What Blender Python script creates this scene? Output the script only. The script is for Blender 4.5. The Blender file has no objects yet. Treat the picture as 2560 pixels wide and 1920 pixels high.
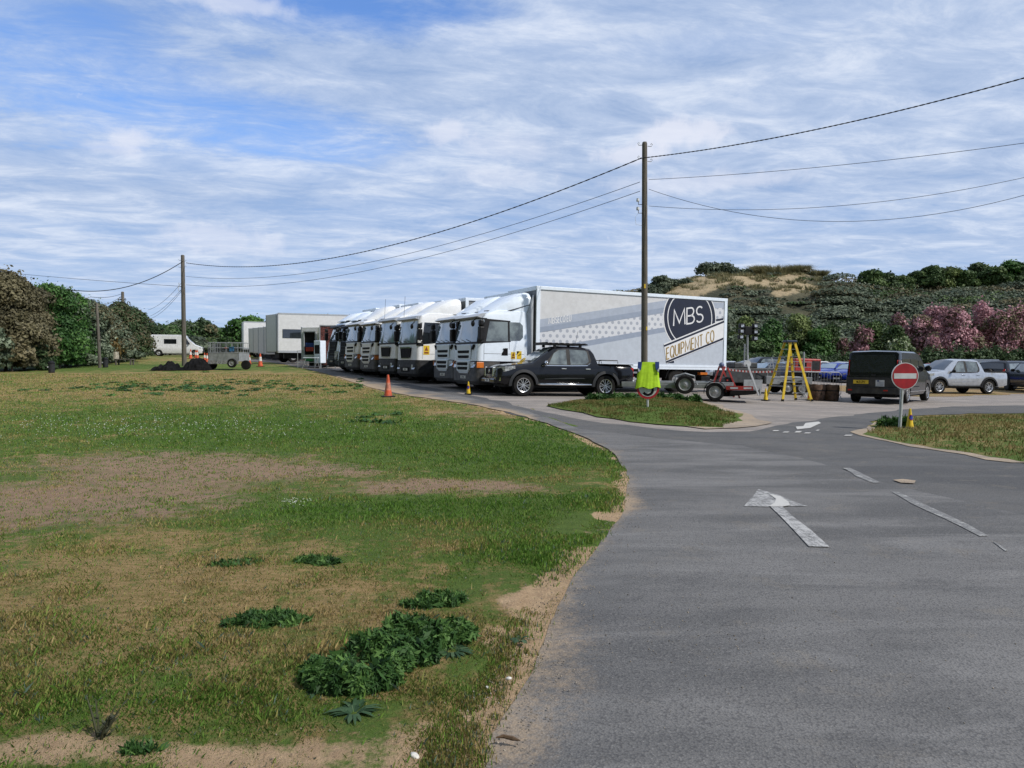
import bpy, bmesh, math, random
import numpy as np
from mathutils import Vector, Matrix, noise
from mathutils.geometry import delaunay_2d_cdt, tessellate_polygon
random.seed(7); RNG = np.random.default_rng(7)
scene = bpy.context.scene
COL = scene.collection
R = math.radians

# ------------------------------------------------------------------ camera
F = 1850.0; EYE = Vector((0, 0, 1.6)); PITCH = math.atan(62 / F)
cd = bpy.data.cameras.new('camera'); cam = bpy.data.objects.new('camera', cd); COL.objects.link(cam)
cam.location = EYE; cam.rotation_euler = (R(90) - PITCH, 0, 0)
cd.sensor_width = 36; cd.lens = 36 * F / 2560; cd.clip_end = 3000; cd.clip_start = .05
scene.camera = cam

# ------------------------------------------------------------------ sky and sun
SUN_EL, SUN_AZ = 47, 62          # elevation; azimuth measured from behind the camera towards the right
sx, sy = math.sin(R(SUN_AZ)), -math.cos(R(SUN_AZ))
sun_dir = Vector((sx * math.cos(R(SUN_EL)), sy * math.cos(R(SUN_EL)), math.sin(R(SUN_EL))))
ld = bpy.data.lights.new('sun', 'SUN'); ld.energy = 3.0; ld.angle = R(.6); ld.color = (1, .94, .85)
sun = bpy.data.objects.new('sun', ld); COL.objects.link(sun)
sun.rotation_euler = sun_dir.to_track_quat('Z', 'Y').to_euler()
world = bpy.data.worlds.new('World'); scene.world = world; world.use_nodes = True
wt = world.node_tree; wt.nodes.clear()
class NT:
    def __init__(s, t): s.t = t
    def n(s, typ, ins=None, **kw):
        nd = s.t.nodes.new(typ)
        for k, v in kw.items(): setattr(nd, k, v)
        for k, v in (ins or {}).items():
            sk = nd.inputs[k]
            if isinstance(v, bpy.types.NodeSocket): s.t.links.new(v, sk)
            elif isinstance(v, bpy.types.Node): s.t.links.new(v.outputs[0], sk)
            else:
                if hasattr(sk.default_value, '__len__') and len(sk.default_value) == 4 and len(v) == 3: v = (*v, 1)
                sk.default_value = v
        return nd
    def m(s, op, a, b=0., c=None, clamp=False):
        i = {0: a, 1: b}
        if c is not None: i[2] = c
        nd = s.n('ShaderNodeMath', i, operation=op); nd.use_clamp = clamp; return nd.outputs[0]
    def v(s, op, a, b=(0, 0, 0)):
        nd = s.n('ShaderNodeVectorMath', {0: a, 1: b}, operation=op)
        return nd.outputs['Value'] if op in ('DOT_PRODUCT', 'LENGTH', 'DISTANCE') else nd.outputs[0]
    def mix(s, f, a, b, blend='MIX'):
        nd = s.n('ShaderNodeMix', data_type='RGBA', blend_type=blend)
        for i, v in ((0, f), (6, a), (7, b)):
            if isinstance(v, bpy.types.NodeSocket): s.t.links.new(v, nd.inputs[i])
            else: nd.inputs[i].default_value = v if not hasattr(v, '__len__') else (*v[:3], 1)
        return nd.outputs[2]
    def ramp(s, f, stops, interp='LINEAR'):
        nd = s.n('ShaderNodeValToRGB', {0: f}); cr = nd.color_ramp; cr.interpolation = interp
        while len(cr.elements) < len(stops): cr.elements.new(.5)
        for e, (p, c) in zip(cr.elements, stops):
            e.position = p; e.color = (c, c, c, 1) if not hasattr(c, '__len__') else (*c, 1)
        return nd.outputs[0]
    def noise(s, vec, scale, detail=4, rough=.55, dist=0., w=None):
        nd = s.n('ShaderNodeTexNoise', {'Vector': vec, 'Scale': scale, 'Detail': detail, 'Roughness': rough, 'Distortion': dist})
        return nd.outputs[0]
    def sstep(s, x, a, b):
        nd = s.n('ShaderNodeMapRange', {0: x, 1: a, 2: b, 3: 0., 4: 1.}, interpolation_type='SMOOTHSTEP'); return nd.outputs[0]
W = NT(wt)
sky = W.n('ShaderNodeTexSky', sky_type='NISHITA'); sky.sun_disc = False
sky.sun_elevation = R(SUN_EL); sky.sun_rotation = math.atan2(sun_dir.x, sun_dir.y)
sky.altitude = 0; sky.air_density = 1.0; sky.dust_density = .6; sky.ozone_density = 2.2
tc = W.n('ShaderNodeTexCoord'); D = W.v('NORMALIZE', tc.outputs['Generated'])
sp = W.n('ShaderNodeSeparateXYZ', {0: D}); dz = W.m('MAXIMUM', sp.outputs[2], .0)
den = W.m('ADD', dz, .09)
cu = W.m('DIVIDE', sp.outputs[0], den); cv = W.m('DIVIDE', sp.outputs[1], den)
def cvec(a, b, c, d, off):   # streak space, rotated and stretched
    return W.n('ShaderNodeCombineXYZ', {0: W.m('ADD', W.m('MULTIPLY', cu, a), W.m('MULTIPLY', cv, b)),
                                        1: W.m('ADD', W.m('MULTIPLY', cu, c), W.m('MULTIPLY', cv, d)), 2: off}).outputs[0]
n1 = W.noise(cvec(.42, .14, -.20, .95, 3.1), 1.15, 9, .64, .35)
n2 = W.noise(cvec(1.2, .3, -.45, 2.0, 8.3), 2.3, 9, .68, .4)
n3 = W.noise(cvec(.16, .04, .02, .34, 5.5), 1.0, 3, .5)
base = W.m('ADD', W.m('ADD', W.m('MULTIPLY', n1, .52), W.m('MULTIPLY', n2, .42)), W.m('MULTIPLY', n3, .5))
# right side of the sky is more overcast, upper left shows more blue
base = W.m('ADD', base, W.m('MULTIPLY', sp.outputs[0], .09))
def lobe(px, py, w, h):      # an elongated region of the sky around a direction
    r = Vector(((px - 1280) / F, math.cos(PITCH) + (960 - py) / F * math.sin(PITCH), -math.sin(PITCH) + (960 - py) / F * math.cos(PITCH))).normalized()
    dx = W.m('DIVIDE', W.m('SUBTRACT', sp.outputs[0], r.x), w / F); dzz = W.m('DIVIDE', W.m('SUBTRACT', sp.outputs[2], r.z), h / F)
    q = W.m('ADD', W.m('MULTIPLY', dx, dx), W.m('MULTIPLY', dzz, dzz))
    return W.m('EXPONENT', W.m('MULTIPLY', q, -1.))
acc = None
for px, py, w, h, a in ((930, 20, 420, 75, -.26), (330, 225, 420, 110, -.17), (1800, 110, 330, 38, -.17), (880, 350, 300, 60, -.16), (700, 400, 380, 50, -.10),
                        (1650, 560, 700, 60, -.05), (150, 60, 300, 60, -.06), (250, 470, 420, 60, .07), (1900, 330, 500, 120, .08), (1300, 180, 700, 80, .07), (2300, 120, 400, 140, .05)):
    t = W.m('MULTIPLY', lobe(px, py, w, h), a); acc = t if acc is None else W.m('ADD', acc, t)
base = W.m('ADD', base, acc)
mask = W.ramp(base, [(.40, 0.03), (.51, .50), (.60, .88), (.76, .99)])
bright = W.ramp(W.m('ADD', W.m('MULTIPLY', n2, .6), W.m('MULTIPLY', n1, .4)), [(.38, (2.3, 3.15, 4.8)), (.50, (3.35, 4.1, 5.55)), (.60, (4.75, 5.3, 6.35)), (.70, (5.7, 6.05, 6.75))])
skyc = W.mix(1., sky.outputs[0], (.80, 1.06, 1.45), 'MULTIPLY')
skyc = W.n('ShaderNodeVectorMath', {0: skyc, 1: (1, 1, 1)}, operation='MULTIPLY').outputs[0]
cl = W.mix(mask, skyc, bright)
# small bright cumulus puffs
pn = W.noise(D, 26, 6, .6, .3)
for px, py, w, h, a in ((325, 345, 44, 34, .65), (285, 372, 70, 18, .4), (1690, 335, 150, 42, .8), (1580, 385, 120, 28, .75), (1125, 330, 62, 36, .6), (1270, 370, 150, 40, .32), (560, 600, 150, 40, .5), (1770, 455, 260, 26, .5), (600, 12, 130, 26, .5), (1230, 440, 150, 34, .35)):
    m_ = W.sstep(W.m('ADD', W.m('MULTIPLY', lobe(px, py, w, h), 1.1), W.m('MULTIPLY', W.m('SUBTRACT', pn, .5), 1.7)), .34, 1.05)
    cl = W.mix(W.m('MULTIPLY', m_, a), cl, (5.6, 5.8, 6.6))
hz = W.m('EXPONENT', W.m('MULTIPLY', dz, -13.))
cl = W.mix(W.m('MULTIPLY', hz, .62), cl, (3.4, 4.5, 6.3))
bg = W.n('ShaderNodeBackground', {0: cl, 1: .108})
W.t.links.new(bg.outputs[0], W.n('ShaderNodeOutputWorld').inputs[0])
scene.view_settings.view_transform = 'Standard'; scene.view_settings.look = 'None'
scene.view_settings.exposure = .42; scene.view_settings.gamma = 1
scene.render.engine = 'CYCLES'

# ------------------------------------------------------------------ ground shape
CP = np.array([(0, 0, 0), (0, 3, 0), (-3, 4, 0), (3, 6, 0), (0, 10, 0), (-8, 10, 0), (8, 10, 0), (8.9, 16.8, -.05), (3.7, 20, .18), (-3, 15, .04), (3, 15, 0),
    (-4.2, 25, .33), (-1.5, 28, .33), (9, 32.5, .12), (13.8, 28, -.07), (25, 40, -.30), (25, 62, -.1), (40, 45, -.3), (-5, 35, .5), (-8, 40, .64), (-11, 47, .84),
    (-15, 62, 1.2), (-24, 54, 1.1), (-18.3, 48, .93), (-33, 48, .9), (-36, 84, 1.9), (-45, 85, 2.0), (-16, 30, .42), (-40, 20, .4), (40, 20, -.1), (0, 60, .75),
    (10, 60, .2), (-70, 60, 1.4), (-20, 110, 2.0), (0, 110, 1.3), (40, 110, 0), (70, 60, -.2), (0, -25, 0), (-80, 110, 2), (90, 110, 0), (-60, -40, 0), (60, -40, 0), (7, 27, .1),
    (0, 200, 1), (-150, 150, 1.5), (150, 150, 0), (150, 0, 0), (-150, 0, .5)], float)
def _phi(a, b): return np.sqrt(((a[:, None, :2] - b[None, :, :2]) ** 2).sum(2) + 49.)
_w = np.linalg.solve(_phi(CP, CP), CP[:, 2] - .5)
def hgt(xs, ys):
    p = np.stack([np.clip(np.asarray(xs, float).ravel(), -170, 170), np.clip(np.asarray(ys, float).ravel(), -60, 210)], 1); out = np.empty(len(p))
    for i in range(0, len(p), 20000): out[i:i + 20000] = _phi(p[i:i + 20000], CP) @ _w + .5
    return np.clip(out, -.8, 2.6)
def h1(x, y): return float(hgt([x], [y])[0])
def ray(px, py):
    return Vector(((px - 1280) / F, math.cos(PITCH) + (960 - py) / F * math.sin(PITCH), -math.sin(PITCH) + (960 - py) / F * math.cos(PITCH)))
def gp(px, py, tmax=170.):     # where the ground seen at a measured point of the photograph lies
    r = ray(px, py); r = r / r.y
    ts = np.concatenate([np.arange(1.5, 30, .25), np.arange(30, tmax, .5)])
    dd = EYE.z + ts * r.z - hgt(ts * r.x, ts)
    k = np.argmax(dd < 0) if (dd < 0).any() else len(ts) - 1
    if k == 0: return (ts[0] * r.x, ts[0])
    a, b = dd[k - 1], dd[k]; t = ts[k - 1] + (ts[k] - ts[k - 1]) * (a / (a - b) if a != b else 0)
    return (t * r.x, t)
def at(px, Y): return (px - 1280) / F * Y

# ------------------------------------------------------------------ tags and mesh helpers
def tag(o, label=None, cat=None, group=None, kind=None):
    for k, v in (('label', label), ('category', cat), ('group', group), ('kind', kind)):
        if v: o[k] = v
    return o
def thing(name, label, cat, group=None, loc=(0, 0, 0)):
    o = bpy.data.objects.new(name, None); COL.objects.link(o); o.location = loc; o.empty_display_size = .2
    return tag(o, label, cat, group)
def link(name, me, mat, parent=None, smooth=None, bev=0, seg=2):
    o = bpy.data.objects.new(name, me); COL.objects.link(o)
    if mat is not None:
        for m_ in (mat if isinstance(mat, (list, tuple)) else [mat]): me.materials.append(m_)
    if smooth:
        me.shade_smooth() if hasattr(me, 'shade_smooth') else None
        me.set_sharp_from_angle(angle=R(smooth))
    if parent: o.parent = parent
    if bev:
        b = o.modifiers.new('b', 'BEVEL'); b.width = bev; b.segments = seg; b.limit_method = 'ANGLE'; b.angle_limit = R(40)
    return o
class MB:
    def __init__(s): s.v = []; s.f = []; s.mi = []; s.cur = 0
    def add(s, vs, fs):
        o = len(s.v); s.v += [tuple(p) for p in vs]; s.f += [tuple(o + i for i in f) for f in fs]; s.mi += [s.cur] * len(fs); return s
    def box(s, x0, x1, y0, y1, z0, z1):
        x0, x1 = sorted((x0, x1)); y0, y1 = sorted((y0, y1)); z0, z1 = sorted((z0, z1))
        return s.add([(x0, y0, z0), (x1, y0, z0), (x1, y1, z0), (x0, y1, z0), (x0, y0, z1), (x1, y0, z1), (x1, y1, z1), (x0, y1, z1)],
                     [(0, 3, 2, 1), (4, 5, 6, 7), (0, 1, 5, 4), (1, 2, 6, 5), (2, 3, 7, 6), (3, 0, 4, 7)])
    def tube(s, pts, r, n=8, cap=True):
        pts = [Vector(p) for p in pts]; rs = r if hasattr(r, '__len__') else [r] * len(pts); rings = []
        for i, p in enumerate(pts):
            t = (pts[min(i + 1, len(pts) - 1)] - pts[max(i - 1, 0)]).normalized()
            a = Vector((0, 0, 1)) if abs(t.z) < .9 else Vector((1, 0, 0)); u = t.cross(a).normalized(); w = t.cross(u)
            rings.append([p + (u * math.cos(2 * math.pi * k / n) + w * math.sin(2 * math.pi * k / n)) * rs[i] for k in range(n)])
        return s.loft(rings, cap)
    def loft(s, rings, cap=True, closed=True):
        n = len(rings[0]); vs = [p for r_ in rings for p in r_]; fs = []
        for i in range(len(rings) - 1):
            for k in range(n if closed else n - 1):
                a, b = i * n + k, i * n + (k + 1) % n; fs.append((a, b, b + n, a + n))
        if cap and closed: fs.append(tuple(range(n))[::-1]); fs.append(tuple((len(rings) - 1) * n + k for k in range(n)))
        return s.add(vs, fs)
    def bar(s, p, q, w, h, up=(0, 0, 1)):       # rectangular bar
        p, q = Vector(p), Vector(q); t = (q - p).normalized(); a = Vector(up)
        if abs(t.dot(a)) > .97: a = Vector((1, 0, 0))
        u = t.cross(a).normalized() * w / 2; v = u.cross(t).normalized() * h / 2
        return s.loft([[c - u - v, c + u - v, c + u + v, c - u + v] for c in (p, q)])
    def disc(s, c, ax, prof, n=24, cap=True):             # lathe: prof = (offset along axis, radius)
        c = Vector(c); ax = Vector(ax).normalized(); a = Vector((0, 0, 1)) if abs(ax.z) < .9 else Vector((1, 0, 0)); u = ax.cross(a).normalized(); w = ax.cross(u)
        return s.loft([[c + ax * o + (u * math.cos(2 * math.pi * k / n) + w * math.sin(2 * math.pi * k / n)) * max(r, 1e-4) for k in range(n)] for o, r in prof], cap)
    def prism(s, poly, ax, a, b):               # polygon in the two other axes, extruded along ax
        def P(u, v, t): return {'x': (t, u, v), 'y': (u, t, v), 'z': (u, v, t)}[ax]
        return s.loft([[P(u, v, a) for u, v in poly], [P(u, v, b) for u, v in poly]])
    def sphere(s, c, r, n=10):
        c = Vector(c); r = r if hasattr(r, '__len__') else (r, r, r)
        return s.loft([[c + Vector((math.cos(2 * math.pi * k / n) * math.sin(t) * r[0], math.sin(2 * math.pi * k / n) * math.sin(t) * r[1], math.cos(t) * r[2])) for k in range(n)] for t in [.02 + i * (math.pi - .04) / 7 for i in range(8)]])
    def mesh(s):
        me = bpy.data.meshes.new('m'); me.from_pydata(s.v, [], s.f)
        if any(s.mi): me.polygons.foreach_set('material_index', s.mi)
        bm = bmesh.new(); bm.from_mesh(me); bmesh.ops.recalc_face_normals(bm, faces=bm.faces); bm.to_mesh(me); bm.free(); me.update()
        return me
    def build(s, name, mat, parent=None, smooth=None, bev=0, seg=2): return link(name, s.mesh(), mat, parent, smooth, bev, seg)
def copy_tree(o, parent=None):
    c = o.copy(); COL.objects.link(c)
    if parent is not None:
        c.parent = parent
    for ch in list(o.children): copy_tree(ch, c)
    return c
def put(root, x, y, yaw, dz=0, L=3., Wd=1.6):     # stand a thing on the ground, following its slope
    c, s_ = math.cos(yaw), math.sin(yaw)
    zf, zb = h1(x + c * L / 2, y + s_ * L / 2), h1(x - c * L / 2, y - s_ * L / 2)
    root.location = (x, y, (zf + zb) / 2 + dz + .012); root.rotation_euler = (0, -math.atan2(zf - zb, L), yaw); return root
def npmesh(V, Fq, attrs=None, cols=None):
    me = bpy.data.meshes.new('m'); nv, k = len(V), Fq.shape[1]
    me.vertices.add(nv); me.vertices.foreach_set('co', V.astype(np.float32).ravel())
    me.loops.add(Fq.size); me.loops.foreach_set('vertex_index', Fq.astype(np.int32).ravel())
    me.polygons.add(len(Fq)); me.polygons.foreach_set('loop_start', np.arange(0, Fq.size, k, dtype=np.int32))
    for nm, a in (attrs or {}).items():
        at_ = me.attributes.new(nm, 'FLOAT', 'POINT'); at_.data.foreach_set('value', a.astype(np.float32))
    for nm, a in (cols or {}).items():
        at_ = me.attributes.new(nm, 'FLOAT_COLOR', 'POINT'); at_.data.foreach_set('color', np.concatenate([a, np.ones((len(a), 1))], 1).astype(np.float32).ravel())
    me.update(calc_edges=True); return me

# ------------------------------------------------------------------ materials
MATS = {}
def mat(name, col, rough=.5, metal=0., nz=.12, scale=6., coat=0., bump=0., bscale=60., spec=.5, col2=None, trans=0., dirt=0.):
    if name in MATS: return MATS[name]
    m_ = bpy.data.materials.new(name); m_.use_nodes = True; T = NT(m_.node_tree); b = m_.node_tree.nodes['Principled BSDF']
    tc_ = T.n('ShaderNodeTexCoord').outputs['Object']
    nn = T.noise(tc_, scale, 5, .6); c2 = col2 or tuple(max(0, c * (1 - nz * 2)) for c in col)
    c1 = col if col2 else tuple(min(1, c * (1 + nz * .5)) for c in col)
    cc = T.mix(T.sstep(nn, .32, .68), c1, c2)
    if dirt:
        dn = T.noise(tc_, 2.3, 6, .7); z_ = T.n('ShaderNodeSeparateXYZ', {0: tc_}).outputs[2]
        f_ = T.m('MULTIPLY', T.sstep(dn, .42, .75), dirt); cc = T.mix(f_, cc, (.23, .20, .16))
    T.t.links.new(cc, b.inputs['Base Color'])
    b.inputs['Roughness'].default_value = rough; b.inputs['Metallic'].default_value = metal; b.inputs['Coat Weight'].default_value = coat
    b.inputs['Specular IOR Level'].default_value = spec; b.inputs['Coat Roughness'].default_value = .06
    T.t.links.new(T.m('ADD', T.m('MULTIPLY', nn, .18), rough - .09, clamp=True), b.inputs['Roughness'])
    if trans: b.inputs['Transmission Weight'].default_value = trans
    if bump:
        bn = T.n('ShaderNodeBump', {'Height': T.noise(tc_, bscale, 6, .65), 'Strength': bump, 'Distance': .02}); T.t.links.new(bn.outputs[0], b.inputs['Normal'])
    MATS[name] = m_; return m_
white = mat('white_paint', (.76, .84, .95), .32, coat=.3, nz=.03, dirt=.02)
cream = mat('warm_white_paint', (.80, .82, .85), .36, coat=.3, nz=.04, dirt=.03)
whitebox = mat('white_panel', (.70, .71, .73), .5, nz=.04, dirt=.07)
sidepanel = mat('truck_side_panel', (.62, .63, .66), .5, nz=.04, dirt=.10)
ltgrey = mat('light_grey_paint', (.42, .45, .50), .45, nz=.06, dirt=.1)
bandA = mat('pale_blue_print', (.38, .43, .53), .5, nz=.04); bandB = mat('mid_blue_print', (.29, .34, .44), .5, nz=.04)
bandC = mat('faint_blue_print', (.48, .53, .61), .5, nz=.04); dotc = mat('dot_print', (.34, .37, .44), .5, nz=.2, scale=20)
whiteprint = mat('white_print', (.74, .75, .78), .5, nz=.03)
navy = mat('navy_print', (.012, .017, .04), .45, nz=.1); gold = mat('gold_print', (.34, .23, .07), .45, nz=.1)
black = mat('black_plastic', (.008, .008, .010), .55, nz=.3, spec=.3)
dgrey = mat('dark_grey_plastic', (.024, .026, .031), .6, nz=.3, dirt=.06, spec=.35)
rubber = mat('tyre_rubber', (.011, .011, .012), .85, nz=.3, dirt=.08, bump=.2, spec=.25)
steel = mat('wheel_steel', (.42, .43, .45), .45, .6, nz=.2, dirt=.25)
alloy = mat('alloy_rim', (.62, .63, .65), .28, .75, nz=.1)
chrome = mat('chrome', (.75, .76, .78), .12, 1., nz=.05)
galv = mat('galvanised_steel', (.36, .38, .40), .5, .35, nz=.12, scale=4)
glass = mat('tinted_glass', (.012, .015, .019), .06, nz=.3, coat=1., spec=.9)
screen = mat('windscreen_glass', (.17, .24, .31), .07, nz=.07, scale=1.1, coat=1., spec=1.)  # blue base colour paints reflected sky into the glass
paleglass = mat('painted_reflection_glass', (.15, .18, .18), .08, nz=.35, scale=2, coat=1., spec=1.)  # pale grey base colour stands in for reflections on the panes
lampglass = mat('headlight_glass', (.55, .57, .60), .12, .3, nz=.35, scale=18, coat=1.)
amber = mat('amber_lens', (.62, .17, .02), .3, nz=.15); redlens = mat('red_lens', (.50, .012, .012), .22, nz=.15, coat=.6)
yellow = mat('yellow_paint', (.72, .50, .02), .45, nz=.12, dirt=.12); plate_y = mat('yellow_plate', (.72, .50, .04), .4, nz=.05)
plate_w = mat('white_plate', (.68, .68, .66), .4, nz=.06); ink = mat('ink_black', (.006, .006, .008), .7, nz=.1, spec=.15)
orange = mat('orange_plastic', (.62, .10, .035), .5, nz=.2, dirt=.25); conewhite = mat('cone_white_band', (.66, .64, .62), .5, nz=.12, dirt=.2)
signred = mat('sign_red', (.36, .012, .018), .42, nz=.12); signwhite = mat('sign_white', (.55, .57, .60), .45, nz=.08, dirt=.1)
postgrey = mat('post_grey', (.46, .48, .49), .45, .1, nz=.1); red = mat('red_paint', (.40, .035, .03), .4, nz=.2, dirt=.15)
brownfab = mat('brown_sacking', (.115, .068, .045), .85, nz=.35, bump=.5, bscale=30)
purple = mat('purple_plastic', (.17, .07, .20), .5); signblue = mat('vest_blue', (.012, .045, .20), .7, nz=.15)
hivis = mat('hi_vis_yellow', (.42, .68, .015), .75, nz=.08, bump=.3, bscale=25)
tarp = mat('black_tarpaulin', (.007, .007, .008), .85, nz=.4, bump=.6, bscale=5, spec=.15)
wood = None
def grain_mat(name, c1, c2):
    m_ = bpy.data.materials.new(name); m_.use_nodes = True; T = NT(m_.node_tree); b = m_.node_tree.nodes['Principled BSDF']
    tc_ = T.n('ShaderNodeTexCoord').outputs['Object']; mp = T.n('ShaderNodeMapping', {0: tc_, 3: (30, 30, 1.1)}).outputs[0]
    nn = T.noise(mp, 1., 6, .7); n_2 = T.noise(tc_, 1.2, 4)
    cc = T.mix(T.sstep(nn, .35, .65), c1, c2); cc = T.mix(T.m('MULTIPLY', T.sstep(n_2, .45, .7), .5), cc, (.13, .12, .10))
    T.t.links.new(cc, b.inputs['Base Color']); b.inputs['Roughness'].default_value = .9
    T.t.links.new(T.n('ShaderNodeBump', {'Height': nn, 'Strength': .6, 'Distance': .01}).outputs[0], b.inputs['Normal']); return m_
wood = grain_mat('weathered_pole_wood', (.15, .135, .115), (.055, .049, .043))
bark = grain_mat('bark', (.16, .13, .10), (.07, .055, .045))
def paint(name, col, metal=.3, dirt=.05): return mat(name, col, .17, metal, nz=.08, coat=.35, dirt=dirt, spec=.35)
pblack = paint('black_car_paint', (.005, .0055, .008), .1, 0); pvan = paint('charcoal_van_paint', (.013, .016, .023), .3, 0); psilver = paint('silver_car_paint', (.52, .55, .60), .55)
pblue = paint('blue_car_paint', (.010, .035, .30), .3); pred = paint('red_car_paint', (.33, .012, .015), .2); pdk = paint('dark_blue_car_paint', (.008, .012, .03), .3, 0)
pgrey = paint('grey_car_paint', (.14, .15, .17), .5); pwhite = paint('white_car_paint', (.62, .63, .65), 0.)
# ------------------------------------------------------------------ ground outlines (measured in the photograph, laid on the terrain)
def dense(pts, step=.35, jit=.03, close=True, seed=0):
    out = []; n = len(pts)
    for i in range(n if close else n - 1):
        a, b = Vector(pts[i]), Vector(pts[(i + 1) % n]); d = (b - a).length; k = max(1, int(d / (step * max(1, a.y / 12))))
        for j in range(k):
            p = a.lerp(b, j / k); s_ = min(1.5, max(.3, a.y / 14)); q = Vector((p.x * 1.3, p.y * 1.3, seed * 3.7))
            nv = Vector((noise.noise(q), noise.noise(q + Vector((9, 4, 2))))) * jit * 4 * s_ + Vector((noise.noise(q * 5), noise.noise(q * 5 + Vector((3, 7, 2))))) * jit * 2 * s_
            out.append(p + nv)
    if not close: out.append(Vector(pts[-1]))
    return out
def smooth_line(pts, n=6):
    P = [Vector(p) for p in pts]; P = [P[0]] + P + [P[-1]]; o = []
    for i in range(1, len(P) - 2):
        for k in range(n):
            t = k / n; a, b, c, d = P[i - 1:i + 3]
            o.append(.5 * ((2 * b) + (c - a) * t + (2 * a - 5 * b + 4 * c - d) * t * t + (3 * b - a - 3 * c + d) * t ** 3))
    o.append(P[-2]); return o
K = 2560 / 2212
def G(*pts): return [gp(x * K, y * K) for x, y in pts]
def inpoly(x, y, poly):
    P = np.array([(p[0], p[1]) for p in poly]); r = np.zeros(len(x), bool); n = len(P)
    for i in range(n):
        x1, y1 = P[i]; x2, y2 = P[(i + 1) % n]
        if y1 == y2: continue
        c = ((y1 > y) != (y2 > y)); r ^= c & (x < (x2 - x1) * (y - y1) / (y2 - y1) + x1)
    return r
def pdist(x, y, poly, skip=()):
    P = np.array([(p[0], p[1]) for p in poly]); out = np.full(len(x), 1e9); n = len(P)
    for i in range(n):
        a, b = P[i], P[(i + 1) % n]
        if tuple(poly[i]) in skip and tuple(poly[(i + 1) % n]) in skip: continue
        d = b - a; L2 = max(1e-9, d @ d); t = np.clip(((x - a[0]) * d[0] + (y - a[1]) * d[1]) / L2, 0, 1); out = np.minimum(out, np.hypot(x - a[0] - t * d[0], y - a[1] - t * d[1]))
    return out
def sheet(name, outline, off, m_, kind='structure', dome=0., cell=1., jit=.03, seed=0):
    o2 = dense(outline, .35, jit, True, seed); n = len(o2); vs = list(o2)
    xs = [p.x for p in o2]; ys = [p.y for p in o2]; y = min(ys)
    while y < max(ys):
        c = cell * max(.35, min(1.6, y / 14)); x = min(xs)
        while x < max(xs): vs.append(Vector((x + c * .2 * math.sin(y * 7), y))); x += c
        y += c
    r = delaunay_2d_cdt([Vector((p.x, p.y)) for p in vs], [], [list(range(n))], 1, 1e-5)
    V = np.array([(p.x, p.y) for p in r[0]]); z = hgt(V[:, 0], V[:, 1]) + off
    if dome:
        E_ = np.array([(p.x, p.y) for p in o2]); dd = np.sqrt(((V[:, None] - E_[None]) ** 2).sum(2)).min(1); z += dome * np.minimum(1, dd / 1.2)
    me = bpy.data.meshes.new('m'); me.from_pydata([(a, b, c) for (a, b), c in zip(V, z)], [], [list(f) for f in r[2]])
    bm = bmesh.new(); bm.from_mesh(me)
    bmesh.ops.recalc_face_normals(bm, faces=bm.faces)
    if sum(f.normal.z for f in bm.faces) < 0: bmesh.ops.reverse_faces(bm, faces=bm.faces)
    bm.to_mesh(me); bm.free()
    o = link(name, me, m_, smooth=60); o['kind'] = kind; return o, E_ if dome else None
left_edge = smooth_line([(at(1165, 1.2), 1.2)] + G((1046, 1655), (1080, 1560), (1150, 1450), (1190, 1350), (1235, 1250), (1300, 1170), (1340, 1110), (1357, 1045), (1345, 1005), (1312, 972), (1260, 945),
    (1180, 916), (1100, 892), (1000, 872), (900, 858), (850, 849), (780, 832), (720, 812), (660, 797), (600, 785)) , 5)
LE = np.array([(p.x, p.y) for p in left_edge])
upper = G((560, 781), (640, 786), (700, 795), (800, 815), (900, 833), (1000, 852), (1100, 872), (1180, 893), (1300, 915), (1420, 928), (1540, 936), (1610, 934), (1680, 921), (1750, 909), (1850, 897), (1950, 886), (2060, 879),
    (2150, 877), (2300, 876)) + [(30, 24.5), (30, 21.8)]
road_out = [tuple(p) for p in left_edge] + upper + G((2260, 893), (2100, 894), (1960, 899), (1890, 912), (1862, 935), (1885, 948), (1990, 968), (2100, 985), (2212, 1004)) + [(12.0, 11.5), (14, 8), (14, 1.2)]
lane_out = [tuple(p) for p in left_edge] + G((640, 787), (760, 808), (900, 840), (1000, 858), (1100, 880), (1180, 902), (1250, 928), (1400, 946), (1600, 966), (1700, 985), (1800, 1011), (1900, 1045), (2000, 1068), (2212, 1117)) + [(6.9, 6.4), (9.5, 3), (9.5, 1.2)]
lot_out = [(p[0] - .35, p[1] - .55) for p in upper[:17]] + [(26, 24.5), (48, 22), (70, 40), (70, 71), (30, 72), (0, 72), (-8, 74), (-17, 80), (-24, 92), (-30, 90), (-26, 78)] + G((470, 778), (520, 781))
centre_verge = G((1178, 878), (1250, 892), (1330, 908), (1420, 917), (1500, 924), (1560, 925), (1596, 914), (1590, 896), (1540, 880), (1480, 864), (1430, 856), (1380, 857), (1320, 860), (1240, 869))
right_verge = G((1866, 936), (1900, 949), (1990, 966), (2100, 983), (2212, 1001)) + [(12.2, 11.9), (16, 11.5), (24, 13)] + [(27, 21.4)] + G((2212, 899), (2100, 899), (1975, 904), (1905, 915))
dry_strip = G((1800, 833), (2330, 826), (2300, 852), (2180, 851), (2000, 858), (1860, 852), (1790, 842))

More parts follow.
